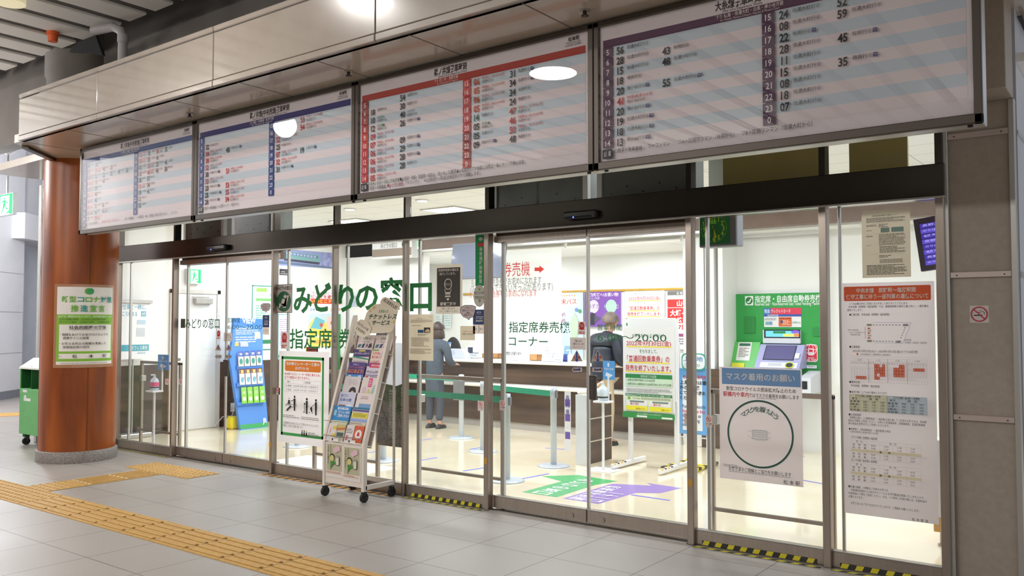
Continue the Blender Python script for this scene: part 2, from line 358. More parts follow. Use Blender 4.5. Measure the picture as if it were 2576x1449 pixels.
# --- front of the shop: posts, beam, rails, doors and panes
PX_ = [-7.42, -6.62, -5.394, -3.608, -2.70, -1.776, -0.843, 0.948, 1.860, 2.53]
m = MB()
for i, x in enumerate(PX_):
    w = .013 if i in (4, 5) else .018 if i in (1, 2, 3) else .024
    m.box(x - w, x + w, -.04, .03, 0, 2.246, STEEL, .004)
    m.box(x - w * .9, x + w * .9, -.03, .05, 2.44, 3.3, DARKST, .003)
struct(m, 'trim_posts')
m = MB(); m.box(-7.44, 2.56, -.035, .11, 2.246, 2.442, DARKST, .004); m.box(-7.44, 2.56, -.05, .0, 2.238, 2.25, ALU, .002)
m.box(-7.44, 2.56, -.02, .1, 3.2, 3.3, DARKST)
struct(m, 'trim_beam')
m = MB()
for a, b in ((-5.36, -3.64), (-.81, .915)): m.box(a, b, .05, .16, 2.168, 2.246, mat('bronze_steel', (98, 82, 72), .35, .7), .003)
struct(m, 'trim_door_head')
m = MB()
for a, b in ((-5.36, -3.64), (-.81, .915)): m.box(a, b, -.04, .14, 0.0, .006, ALU); m.box(a, b, .0, .02, .004, .012, DARKST)
struct(m, 'trim_threshold')
def pane(kind, n, x0, x1, z0, z1, y=.03, rail=True, meet=0):
    o = bpy.data.objects.new('%s_%d' % (kind, n), None); COL.objects.link(o); o.location = ((x0 + x1) / 2, y, z0); WORLDLOC[o.name] = Vector(o.location); o['kind'] = 'structure'
    g = MB(); zb = z0 + (.10 if rail else .0)
    g.box(x0, x1, y, y + .008, zb, z1, GLASS); g.build('glass', o)
    if rail:
        r = MB(); r.box(x0, x1, y - .03, y + .04, z0 + .004, zb, STEEL, .003); r.box(x0, x1, y - .032, y - .02, zb, zb + .006, ALU); r.build('bottom_rail', o)
    if kind == 'door':
        r = MB(); r.box(x0, x1, y - .015, y + .025, z1 - .03, z1 + .02, STEEL); r.build('top_rail', o)
        s = MB(); e = x1 if meet > 0 else x0; s.box(e - .006, e + .006, y - .006, y + .014, zb, z1, ALU); s.build('meeting_edge', o)
        k = MB(); kx = x1 - .13 if meet > 0 else x0 + .13; k.cyl((kx, y - .03, .055), (kx, y - .037, .055), .022, STEEL, 18); k.build('lock', o)
    return o
for n, (a, b, mt) in enumerate(((-5.374, -4.505, 1), (-4.495, -3.628, -1), (-.816, .072, 1), (.082, .922, -1))): pane('door', n + 1, a, b, .012, 2.2, .05, True, mt)
k = 1
for a, b in zip(PX_[:-1], PX_[1:]):
    if round(a, 2) not in (-5.39, -.84): pane('window', k, a + .016, b - .016, 0, 2.246, .02); k += 1
for a, b in zip(PX_[:-1], PX_[1:]): pane('window', k, a + .016, b - .016, 2.442, 3.22, .03, False); k += 1
m = MB()
for x, w in ((-6.5, .02), (-3.50, .018), (-2.625, .02), (-1.69, .022), (-.755, .03), (1.035, .022), (1.93, .016), (-5.28, .024)):
    m.box(x - w / 2, x + w / 2, .07, .10, 0.0, 2.246, ALU, .003)
struct(m, 'trim_stiles')
# --- canopy over the front: soffit slab, fascia panels
SOF = mat('cream_soffit_panel', (202, 188, 172), 0.18, coat=.5, noise=((196, 182, 166), 3))
m = MB(); m.extr([(-5.53, -1.70), (3.6, -1.70), (3.6, .4), (-7.6, .4), (-7.6, -1.10), (-6.05, -1.14)], (0, 0, 3.3), (1, 0, 0), (0, 1, 0), (0, 0, .08), SOF)
m.extr([(-5.60, -1.60), (-5.55, -1.56), (-6.02, -1.06), (-6.07, -1.10)], (0, 0, 3.27), (1, 0, 0), (0, 1, 0), (0, 0, .03), DARKST)
for i in range(11):
    x = -6.6 + i * .875 + .33
    if x > -5.4: m.box(x - .004, x + .004, -1.68, .0, 3.2985, 3.3, GREYWALL)
struct(m, 'ceiling_soffit')
FX = [-5.40, -3.88, -2.15, -.40, 1.35, 3.1, 4.8]
root = bpy.data.objects.new('trim_fascia', None); COL.objects.link(root); root['kind'] = 'structure'; WORLDLOC['trim_fascia'] = Vector((0, 0, 0))
for a, b in zip(FX[:-1], FX[1:]):
    m = MB(); m.box(a + .004, b - .004, -1.72, -1.69, 3.352, 3.712, CREAM, .004); m.box(a + .004, b - .004, -1.725, -1.69, 3.30, 3.346, CREAM, .004); m.box(a + .004, b - .004, -1.725, -1.60, 3.72, 3.765, CREAM, .006)
    m.build('fascia_panel', root)
m = MB(); m.box(-5.39, 4.8, -1.69, -1.66, 3.3, 3.74, GREYWALL); m.box(-5.0, 4.8, -1.708, -1.69, 3.712, 3.72, ALU); m.build('backing', root)
m = MB(); m.box(-5.38, 4.8, -1.5, -1.42, 3.74, 3.9, mat('grey_metal_trunking', (112, 108, 106), .4, .3), .01); struct(m, 'trim_trunking')
m = MB(); m.box(-30, 6, -.7, -.5, 3.76, 6, GREYWALL); struct(m, 'wall_upper')
# --- slatted concourse ceiling
SLAT = mat('white_ceiling_slat', (242, 240, 234), 0.45, noise=((238, 236, 230), 3)); SIDE = mat('grey_slat_channel', (112, 108, 106), 0.6)
m = MB()
for i in range(-22, 14):
    x1 = -4.25 + i * .462
    m.box(x1 - .31, x1, -14, -1.06, 4.5, 4.53, SLAT, .004); m.box(x1, x1 + .06, -14, -1.10, 4.53, 4.62, SIDE)
m.box(-18, 6, -14, -.7, 5.4, 5.5, GREYWALL)
struct(m, 'ceiling')
m = MB(); m.box(-12, 6, -14.2, -14, 0, 5.5, mat('far_concourse_wall', (120, 112, 104), .7, noise=((108, 101, 94), 2))); struct(m, 'wall_front')
# --- right hand pier
root = bpy.data.objects.new('wall_right', None); COL.objects.link(root); root['kind'] = 'structure'; WORLDLOC['wall_right'] = Vector((0, 0, 0))
m = MB(); m.box(2.575, 2.885, 0.005, .3, 0, 2.77, PANEL); m.build('panel', root)
m = MB()
for z in (.955, 1.77, 2.575): m.box(2.575, 2.885, -.012, .02, z, z + .035, mat('pink_aluminium', (206, 190, 184), .35, .5), .003); 
for z in (.955, 1.77, 2.575):
    for x in (2.61, 2.85): m.cyl((x, -.014, z + .015), (x, -.01, z + .015), .004, BLACK, 8)
m.build('joint_strip', root)
m = MB(); m.box(2.55, 2.575, -.02, .05, 0, 2.77, ALU, .003); m.box(2.885, 2.915, -.015, .06, 0, 2.77, ALU, .003); m.build('edge_strip', root)
m = MB(); m.box(2.40, 2.912, -.289, .0, 2.77, 3.3, PANEL, .004); m.build('beam_end', root)
m = MB(); m.box(2.6, 2.92, .06, 7.2, 0, 3.6, BLUEWHITE); m.box(2.92, 2.925, .06, 7, 1.77, 1.80, ALU); m.box(2.92, 2.925, .06, 7, 2.575, 2.6, ALU); m.build('side_face', root)
m = MB(); m.box(2.92, 12, 7.0, 7.2, 0, 4.2, BLUEWHITE); m.box(2.6, 9, -.2, 7.2, 3.9, 4.1, BLUEWHITE); struct(m, 'wall_passage')
# --- passage on the far left
m = MB(); L = Vector((-15.10, 2.554, 0)) - Vector((-14.575, 1.938, 0)); L.normalize(); P0 = Vector((-14.575, 1.938, 0)); NN = Vector((-L.y, L.x, 0)); NN = NN if NN.x < 0 else -NN
LEFTW = mat('white_passage_wall', (226, 226, 230), .5, noise=((220, 220, 225), 2))
def wl(mb, t0, t1, z0, z1, d0, d1, mt):
    a, b = P0 + L * t0, P0 + L * t1; mb.extr([(0, 0), (1, 0), (1, 1), (0, 1)], a + NN * d0 + Vector((0, 0, z0)), b - a, Vector((0, 0, z1 - z0)), NN * (d1 - d0), mt)
wl(m, -9, .79, .16, 5.5, 0, .2, LEFTW); wl(m, -9, .79, 0, .16, -.01, .2, mat('grey_skirting_tile', (136, 138, 146), .5, noise=((122, 124, 132), 20)))
for z in (.9, 1.72, 2.5): wl(m, -9, .79, z, z + .008, -.003, 0, ALU)
wl(m, .79, 6, 0, 3.3, .5, .6, BLUEWHITE); wl(m, .79, .82, 0, 3.3, 0, .5, BLUEWHITE); wl(m, .3, 9, 3.2, 3.72, -.25, .6, LEFTW); wl(m, -9, 9, 3.72, 5.4, .15, .3, LEFTW)
struct(m, 'wall_left')
m = MB(); m.box(-26, -7.6, 7, 7.2, 0, 5.4, LEFTW); m.box(-26, -6.7, -.5, 7, 5.2, 5.4, LEFTW)
struct(m, 'wall_passage_left')
# --- shop interior
WALL = mat('shop_white_wall', (246, 246, 243), .55, noise=((242, 243, 239), 2))
BROWNB = mat('brown_bulkhead_paint', (128, 108, 98), .5, noise=((120, 100, 90), 5))
CEIL = grid_floor('ceiling_tile', (244, 244, 240), (240, 240, 236), .9, .45, 0, 0, .004, (170, 170, 166), .7, 300, .02)
m = MB(); m.box(-7.6, -7.4, .1, 7, 0, 3.3, WALL); struct(m, 'wall_left_shop')
wz = PX(565, 910, -7.4).z
m = MB(); m.box(-7.4, -7.385, .12, 1.13, .0, wz, OAKDARK); m.box(-7.4, -7.385, 1.96, 4.35, .0, wz, OAKDARK); m.box(-7.4, -7.378, .12, 1.13, 0, .08, DARKST); m.box(-7.4, -7.378, 1.96, 4.35, 0, .08, DARKST); struct(m, 'baseboard_left')
m = MB(); m.box(-7.6, 3, .1, 4.4, 3.0, 3.05, CEIL); m.box(-7.6, 3, 4.4, 7, 2.6, 2.65, CEIL); m.box(-7.6, 3, 4.36, 4.4, 2.6, 3.0, WALL); struct(m, 'ceiling_shop')
m = MB(); m.box(-7.4, -5.62, 4.36, 4.5, 0, 3.0, WALL); struct(m, 'wall_back_left')
m = MB(); m.box(-1.21, -.92, 4.36, 4.9, 0, 3.0, WALL); m.box(-.94, 2.6, 4.76, 4.9, 0, 3.0, WALL); m.box(-.93, -.80, 4.36, 4.76, 0, 3.0, WALL); m.box(-.80, -.72, 4.45, 4.76, 0, 3.0, ALU); m.box(-.72, -.66, 4.30, 4.76, 0, 2.65, WALL); struct(m, 'wall_back_right')
m = MB(); m.box(-7.6, 2.6, 6.5, 6.7, 0, 3, WALL); struct(m, 'wall_back_office')
m = MB(); m.box(-5.62, 2.6, 4.2, 4.36, 2.63, 3.0, BROWNB, .004); m.box(-5.62, -.7, 4.19, 4.36, 2.60, 2.63, ALU); struct(m, 'trim_bulkhead')
m = MB(); m.box(-6.6, -1.2, 6.47, 6.5, 2.01, 2.045, mat('gold_picture_rail', (206, 164, 72), .35, .3, noise=((196, 154, 64), 9)), .004); struct(m, 'trim_picture_rail')
# door in the left wall
d = bpy.data.objects.new('door_5', None); COL.objects.link(d); d['kind'] = 'structure'; d.location = (-7.4, 1.54, 0); WORLDLOC['door_5'] = Vector(d.location)
DW = mat('white_door_paint', (236, 238, 238), .45, noise=((232, 234, 234), 5)); DF = mat('grey_door_frame', (214, 212, 206), .4)
m = MB(); m.box(-7.4, -7.372, 1.14, 1.2, 0, 1.98, DF, .004); m.box(-7.4, -7.372, 1.88, 1.94, 0, 1.98, DF, .004); m.box(-7.4, -7.372, 1.14, 1.94, 1.92, 1.98, DF, .004); m.build('door_frame', d)
m = MB(); m.box(-7.4, -7.386, 1.2, 1.88, .01, 1.92, DW, .003); m.build('leaf', d)
m = MB(); m.box(-7.386, -7.32, 1.5, 1.78, 1.78, 1.86, ALU, .006); m.box(-7.35, -7.33, 1.45, 1.72, 1.865, 1.88, ALU, .003); m.build('door_closer', d)
m = MB(); m.cyl((-7.386, 1.27, 1.0), (-7.34, 1.27, 1.0), .02, STEEL); m.build('door_knob', d)
# --- transom boxes behind the upper glass
TAN = mat('olive_tan_board', (186, 168, 92), .6, noise=((178, 160, 86), 3)); GBOX = mat('grey_green_steel_box', (104, 108, 102), .5, .2, noise=((94, 98, 93), 4))
def pybox(name, label, x0, y0, x1, y1, y, dep, mt, cat, group, z1=None):
    a, b = PY(x0, y0, y), PY(x1, y1, y); m = MB(); m.box(a.x, b.x, y, y + dep, b.z, z1 or 2.97, mt, .004)
    t = thing(name, label, cat, ((a.x + b.x) / 2, y, b.z), group); m.build('casing', t)
    for x in (a.x - .02, b.x - .02): s = MB(); s.box(x, x + .045, y - .02, y + .03, b.z - .01, 2.97, ALU, .003); s.build('bracket', t)
    for i in range(5): s = MB(); s.cyl((a.x + .1 + i * (b.x - a.x - .2) / 4, y - .003, b.z + .08 + .05 * (i % 2)), (a.x + .1 + i * (b.x - a.x - .2) / 4, y, b.z + .08 + .05 * (i % 2)), .009, BLACK, 10); s.build('bolt', t)
    return t
pybox('door_operator_box', 'grey steel box behind the upper glass over the left door, beside the orange-brown post', 468, 570, 562, 598, .16, .25, GBOX, 'box', 'boxes behind the upper glass')
pybox('door_operator_box', 'grey steel box behind the upper glass over the left door, nearer its middle', 590, 560, 688, 590, .16, .25, GBOX, 'box', 'boxes behind the upper glass')
pybox('door_operator_box', 'grey steel box behind the upper glass, left half of the large middle door', 1247, 480, 1474, 522, .16, .25, GBOX, 'box', 'boxes behind the upper glass')
pybox('door_operator_box', 'grey steel box behind the upper glass, right half of the large middle door', 1510, 470, 1734, 497, .16, .25, GBOX, 'box', 'boxes behind the upper glass')
for (x0, x1, y1, lb) in ((1818, 2074, 462, 'wide olive tan board behind the upper glass above the clock'), (2136, 2284, 424, 'narrow olive tan board behind the upper glass at the right end')):
    a, b = PY(x0, y1, .3), PY(x1, y1, .3); m = MB(); m.box(a.x, b.x, .3, .33, b.z, 2.97, TAN, .003); tag(m.build('screen_board'), lb, 'board', 'tan boards behind the upper glass')
# recessed ceiling panels of the shop that show through the upper glass
LP = ink((255, 255, 252), emit=4.0)
for (px, py, lb) in ((1137, 528, 'bright square ceiling light seen through the glass above the third window'), (898, 557, 'bright square ceiling light seen through the glass above the large green lettering')):
    c = PZ(px, py, 3.0); t = thing('ceiling_light', lb, 'light', (c.x, c.y, 2.985), 'recessed ceiling lights'); m = MB(); m.box(c.x - .28, c.x + .28, c.y - .28, c.y + .28, 2.99, 3.0, LP); m.build('diffuser', t)
    m = MB()
    for q in ((-.3, -.28, -.3, .3), (.28, .3, -.3, .3)): m.box(c.x + q[0], c.x + q[1], c.y + q[2], c.y + q[3], 2.985, 3.0, ALU)
    for q in (-.3, .28): m.box(c.x - .28, c.x + .28, c.y + q, c.y + q + .02, 2.985, 3.0, ALU)
    m.build('trim_frame', t)
for (px, py, lb) in ((1062, 503, 'small round downlight behind the upper glass, right of the two'), (880, 525, 'small round downlight behind the upper glass, left of the two')):
    c = PZ(px, py, 3.0); m = MB(); m.cyl((c.x, c.y, 2.985), (c.x, c.y, 3.0), .085, PLASTIC, 24); m.cyl((c.x, c.y, 2.983), (c.x, c.y, 2.986), .06, LP, 24); tag(m.build('downlight'), lb, 'light', 'recessed ceiling lights')
c = PZ(391, 582, 3.0); m = MB(); m.ball((c.x, c.y, 2.995), .12, .12, .11, mat('smoked_dome', (88, 92, 92), .1, .4, coat=.5), z0=-1, z1=0); m.cyl((c.x, c.y, 2.985), (c.x, c.y, 3.0), .13, PLASTIC); tag(m.build('dome_camera'), 'grey dome security camera on the shop ceiling behind the far left glass', 'camera')

# ================================================================== COLUMN
CC = Vector((-6.15, -.71, 0)); CR = .40
t = thing('column', 'round orange-brown wood-clad column on a grey granite base', 'column', CC)
m = MB(); m.lathe([(CR - .01, .10), (CR - .01, 3.3)], CC, ORANGEWOOD, 72); m.build('cladding', t)
m = MB()
for px in (251, 107):
    p = PY(px, 1000, -.9 if px > 200 else -1.05); a = math.atan2(p.y - CC.y, p.x - CC.x)
    for da in (-.012, .012): m.cyl(CC + Vector((math.cos(a + da) * (CR - .0112), math.sin(a + da) * (CR - .0112), .1)), CC + Vector((math.cos(a + da) * (CR - .0112), math.sin(a + da) * (CR - .0112), 3.29)), .003, mat('dark_joint', (92, 48, 22), .6), 8)
m.build('joint', t)
m = MB(); m.lathe([(CR + .012, 0), (CR + .012, .115), (CR + .0, .125), (CR - .02, .125)], CC, GRANITE, 72)
m.build('granite_base', t)
m = MB(); m.lathe([(CR - .02, 3.38), (CR - .02, 4.25), (CR, 4.26), (CR, 5.4)], CC, mat('grey_column_paint', (118, 112, 106), .7, noise=((108, 103, 98), 4)), 60); m.build('upper_shaft', t)
# steel corner post behind the column on its left
p = PY(100, 1000, -.35); m = MB(); m.box(p.x - .035, p.x + .035, -.4, -.3, 0, 3.27, ALU, .006); tag(m.build('corner_post'), 'slim aluminium post standing left of the wood-clad column', 'post')
# ================================================================== OUTSIDE, HANGING THINGS
# --- four timetable boards
BY = -1.2; BX = [-5.222, -3.196, -1.150, .897, 2.930]
STR = ((206, 220, 229), (238, 227, 229))
def board(n, label, bar, hourc, title, en, sub, suben, left, right, notes, dens=1.0):
    x0, x1 = BX[n], BX[n + 1]; z0, z1 = 2.408, 3.285
    t = thing('timetable_board', label, 'timetable', ((x0 + x1) / 2, BY, z0), 'timetable boards under the canopy')
    m = MB(); m.box(x0 + .004, x1 - .004, BY + .03, BY + .14, z0 + .004, z1 - .004, ALU, .004)
    for x in (x0 + .06, x1 - .06): m.cyl((x, BY + .05, z0 - .006), (x, BY + .05, z0 + .005), .012, BLACK, 12)
    m.build('cabinet', t)
    w = .052 if n in (1, 2) else .05; m = MB()
    m.box(x0 + .002, x1 - .002, BY, BY + .03, z0, z0 + .045, FRAME, .004); m.box(x0 + .002, x1 - .002, BY, BY + .03, z1 - .03, z1, FRAME, .004)
    m.box(x0 + .002, x0 + w * .75, BY, BY + .03, z0, z1, FRAME, .004); m.box(x1 - w * .75, x1 - .002, BY, BY + .03, z0, z1, FRAME, .004); m.build('frame', t)
    a, b, lo, hi = x0 + w * .7, x1 - w * .7, z0 + .042, z1 - .026
    m = MB(); m.box(a, b, BY + .02, BY + .026, lo, hi, ink((240, 232, 234))); c = Canvas(m, (a, BY + .02, lo), (1, 0, 0), (0, 0, 1), (0, -1, 0), e=.0008); w, h = b - a, hi - lo
    U = lambda f: f * w; V = lambda f: f * h; rv = lambda i: V(.835 - i * .0738)
    hc = lambda i, side: hourc[min(i + side * 3, len(hourc) - 1)]
    for i in range(10): c.rect(U(.012), rv(i + 1), U(.986), rv(i), STR[i % 2], step=False)
    c.k += 1; c.rect(U(.012), V(.836), U(.986), V(.893), bar)
    c.text(title, U(.37), V(.918), U(.37) + V(.072) * len(title) * .62, V(.982), BLKINK, BOLD); c.text(en, U(.39), V(.900), U(.39) + V(.072) * len(title) * .54, V(.916), (70, 66, 68))
    c.text(sub, U(.372), V(.861), U(.372) + len(sub) * V(.024), V(.889), (244, 236, 230), .01); c.text(suben, U(.385), V(.841), U(.385) + len(sub) * V(.021), V(.857), (236, 226, 220))
    c.text('松本駅', U(.925), V(.945), U(.965), V(.98), BLKINK, BOLD); c.text('Matsumoto Sta.', U(.918), V(.93), U(.97), V(.943), BLKINK); c.text('2022年3月12日現在', U(.913), V(.908), U(.972), V(.925), BLKINK)
    for side, rows, hx in ((0, left, .013), (1, right, .503)):
        for i in range(10):
            y1, y0 = rv(i), rv(i + 1); hr = (5 + i) if side == 0 else ((15 + i) % 24)
            c.rect(U(hx), y0 + .002, U(hx + .034), y1 - .001, hourc[i if side == 0 else (i + 4) % 10] if len(hourc) >= 10 else hourc[0], step=False); c.k += 1
            s = str(hr); c.text(s, U(hx + .017 - .0065 * len(s)), y0 + .013, U(hx + .017 + .0065 * len(s)), y1 - .013, WHTINK, .012); c.k -= 2
            for e in rows.get(hr, ()):
                f, mn, l1, l2, red = e; base = hx + .043 + f; mc = red if isinstance(red, tuple) else REDINK if red else (40, 38, 40)
                c.text(mn, U(base), y0 + .006, U(base + .0315 * dens), y1 - .011, mc, .026)
                u = base + .0385 * dens; hh = (y1 - y0)
                if l1: c.text(l1, U(u), y0 + hh * .52, U(u + .0118 * len(l1) * dens), y0 + hh * .86, (40, 130, 90) if '快速' in l1 else (60, 58, 60) if 'みすず' in l1 else mc)
                lt = l2.rstrip('ワAB'); wv = .0118 * len(lt) * dens; yy = (y0 + hh * .12, y0 + hh * .46) if l1 else (y0 + hh * .42, y0 + hh * .8)
                c.text(lt, U(u), yy[0], U(u + wv), yy[1], (62, 60, 62))
                if 'ワ' in l2:
                    q = U(u + wv + .002); s_ = (yy[1] - yy[0]) * .9; c.rect(q, yy[0], q + s_, yy[0] + s_, (52, 58, 120)); c.text('ワ', q + s_ * .15, yy[0] + s_ * .12, q + s_ * .85, yy[0] + s_ * .88, WHTINK)
                    if l2[-1] in 'AB': c.text(l2[-1], q + s_ * 1.15, yy[0], q + s_ * 1.75, yy[1], (62, 60, 62))
                    c.k -= 2
                c.k -= 3 if l1 else 2
            c.k -= 0
    c.k += 4; c.rect(U(.013), V(.022), U(.047), V(.09), (48, 48, 54)); c.text('記 事', U(.018), V(.036), U(.042), V(.076), WHTINK)
    for (tx, u, v, col) in notes: c.text(tx, U(u), V(v), U(u) + V(.0275) * sum(1.0 if ord(ch) > 255 else .55 for ch in tx), V(v + .034), col); c.k -= 1
    c.k += 1; c.line(U(.51), V(.094), U(.985), V(.094), .001, (206, 200, 204))
    m.build('printed_sheet', t)
    m = MB(); m.box(a, b, BY + .001, BY + .003, lo, hi, ACRYL); m.build('cover', t)
    return t
S = '信濃大町行'; R_ = REDINK
board(3, 'timetable board with purple header, rightmost and largest looking of the four under the canopy', (96, 56, 88), [(92, 58, 86)], '大糸線発車時刻', 'Oito Line Departure Times', '下り 穂高・信濃大町・白馬・南小谷方面', 'for Hotaka, Shinano-Omachi, Hakuba & Minami-Otari',
      {5: [(0, '56', '', S + '③', 0)], 6: [(0, '28', '', S + '⑤', 0), (.15, '43', '', '有明行⑥', 0)], 7: [(0, '15', '', S + '⑥', 0), (.15, '48', '', S + '⑥', 0)], 8: [(0, '18', '', '穂高行⑥', 0)], 9: [(0, '20', '', '南小谷行④ワ', 0), (.15, '55', '', S + '⑥ワA', 0)],
       10: [(0, '41', '特急あずさ5号', '南小谷行④', 1)], 11: [(0, '20', '', '南小谷行⑥ワA', 0)], 12: [(0, '19', '', S + '⑥ワA', 0)], 13: [(0, '18', '', S + '⑥ワA', 0)], 14: [(0, '13', '', '南小谷行⑥ワB', 0)]},
      {15: [(0, '24', '', S + '⑥', 0), (.148, '52', '', S + '⑥', 0)], 16: [(0, '08', '', S + '⑥', 0), (.148, '59', '', S + '⑥', 0)], 17: [(0, '22', '', '有明行⑥ワ', 0)], 18: [(0, '28', '', S + '⑥', 0), (.148, '45', '', '有明行⑥ワ', 0)], 19: [(0, '11', '', S + '⑥', 0)],
       20: [(0, '15', '', S + '⑥', 0), (.148, '35', '', '穂高行⑥ワ', 0)], 21: [(0, '08', '', S + '⑥', 0)], 22: [(0, '18', '', S + '⑥', 0)], 23: [(0, '07', '', S + '⑥', 0)]},
      [('○数字＝発車番線', .055, .052, BLKINK), ('ワ＝ワンマン', .165, .055, BLKINK), ('ワA＝区間ワンマン（有明から）', .26, .055, BLKINK), ('ワB＝区間ワンマン（信濃大町から）', .445, .055, BLKINK)])
N = '長野行'; O1 = (200, 84, 40); RC = [(150, 52, 44), (158, 50, 44), (176, 54, 48), (190, 56, 48), (206, 60, 50), (206, 58, 52), (204, 54, 54), (200, 52, 56), (198, 50, 58), (200, 50, 56)]
board(2, 'timetable board with red and orange header, second from the right under the canopy', (188, 62, 48), RC, '篠ノ井線発車時刻', 'Shinonoi Line Departure Times', '下り 篠ノ井・長野方面', 'for Shinonoi & Nagano',
      {5: [(.15, '54', '', N + '③', 0)], 6: [(0, '18', '', N + '③', 0), (.15, '30', '', N + '②', 0)], 7: [(0, '10', '快速★', N + '③', 0), (.15, '40', 'みすず', N + '③', 0)], 8: [(0, '12', '快速■', N + '③', 0), (.15, '26', '', N + '①ワ', 0)], 9: [(0, '09', '特急しなの1号', N + '②', 1)],
       10: [(0, '07', '特急しなの3号', N + '③', 1), (.15, '09', '', N + '①ワ', 0)], 11: [(0, '06', '特急しなの5号', N + '②', 1), (.15, '29', '', N + '③ワ', 0)], 12: [(0, '06', '特急しなの7号', N + '③', 1), (.15, '28', '', N + '③ワ', 0)], 13: [(0, '06', '特急しなの9号', N + '③', 1), (.15, '28', '', N + '②', 0)], 14: [(0, '05', '特急しなの11号', N + '③', 1)]},
      {15: [(0, '06', '特急しなの13号', N + '③', O1), (.15, '31', '', N + '①ワ', 0)], 16: [(0, '05', '特急しなの15号', N + '③', O1), (.15, '34', '', N + '③ワ', 0)], 17: [(0, '06', '特急しなの17号', N + '②', O1), (.15, '34', '', N + '③', 0)], 18: [(0, '05', '特急しなの19号', N + '③', O1), (.15, '24', '', N + '③', 0)], 19: [(0, '14', '', N + '②', (30, 90, 60)), (.15, '47', '特急しなの21号', N + '②', O1)],
       20: [(0, '05', '快速▲', N + '⑤', 0), (.15, '46', '特急しなの23号', N + '②', R_)], 21: [(0, '05', '', N + '③', 0), (.15, '50', '特急しなの25号', N + '②', R_)], 22: [(0, '09', '', '明科行②ワ', 0), (.15, '48', '', N + '⑤', 0)]},
      [('快速★＝田沢・明科に停車', .053, .062, (40, 110, 84)), ('快速■＝田沢・明科・聖高原・稲荷山・篠ノ井に停車', .19, .066, BLKINK), ('快速▲＝聖高原までの各駅と稲荷山・篠ノ井・川中島に停車', .455, .07, BLKINK), ('○数字＝発車番線', .053, .022, BLKINK), ('◆＝土休日運休', .15, .025, (150, 30, 40)), ('ワ＝ワンマン', .24, .028, BLKINK), ('※12月30日〜1月3日は休日ダイヤで運転します。', .33, .028, BLKINK)])
G_ = '名古屋行'; K = '中津川行'; BLU = [(40, 66, 140)]
board(1, 'timetable board with dark blue header, second from the left under the canopy', (48, 48, 122), BLU, '篠ノ井線(中央西線)発車時刻', 'Shinonoi Line (Chuo West Line) Departure Times', '上り 塩尻・木曽福島・名古屋方面', 'for Shiojiri & Nagoya',
      {6: [(0, '32', '', K + '⑤', 0)], 7: [(0, '04', '特急しなの2号', G_ + '①', 1), (.15, '43', '', K + '①ワ', 0)], 8: [(0, '38', '特急しなの4号', G_ + '①', 1)], 9: [(0, '52', '特急しなの6号', G_ + '①', 1)], 10: [(0, '30', '', K + '⓪ワ', 0), (.15, '51', '特急しなの8号', G_ + '①', 1)], 11: [(0, '53', '特急しなの10号', G_ + '①', 1)], 12: [(0, '23', '', K + '①ワ', 0), (.15, '53', '特急しなの12号', G_ + '①', 1)], 13: [(0, '25', '', '木曽福島行⑧ワ', 0), (.15, '55', '特急しなの14号', G_ + '①', 1)], 14: [(0, '28', '', K + '①ワ', 0), (.15, '54', '特急しなの16号', G_ + '①', 1)]},
      {15: [(0, '33', '', K + '④', 0), (.15, '53', '特急しなの18号', G_ + '①', 1)], 16: [(0, '17', '', K + '①ワ', 0), (.15, '54', '特急しなの20号', G_ + '⑤', 1)], 17: [(0, '52', '特急しなの22号', G_ + '①', 1)], 18: [(0, '25', '', K + '⑤', 0)], 19: [(0, '07', '特急しなの24号', G_ + '①', 1), (.15, '19', '', '上松行①ワ', 0)], 20: [(0, '32', '特急しなの26号', G_ + '①', 1)], 21: [(0, '31', '', K + '①ワ', 0)]},
      [('○数字＝発車番線', .055, .045, BLKINK), ('ワ＝区間ワンマン（塩尻から）', .15, .048, BLKINK)])
def b1(*a): return [(.0735 * i, mn, '特急あずさ' if r else '', d, r) for i, (mn, d, r) in enumerate(a)]
k, j, z, sj = '甲府行③', '上諏訪行', '塩尻行', '新宿行'
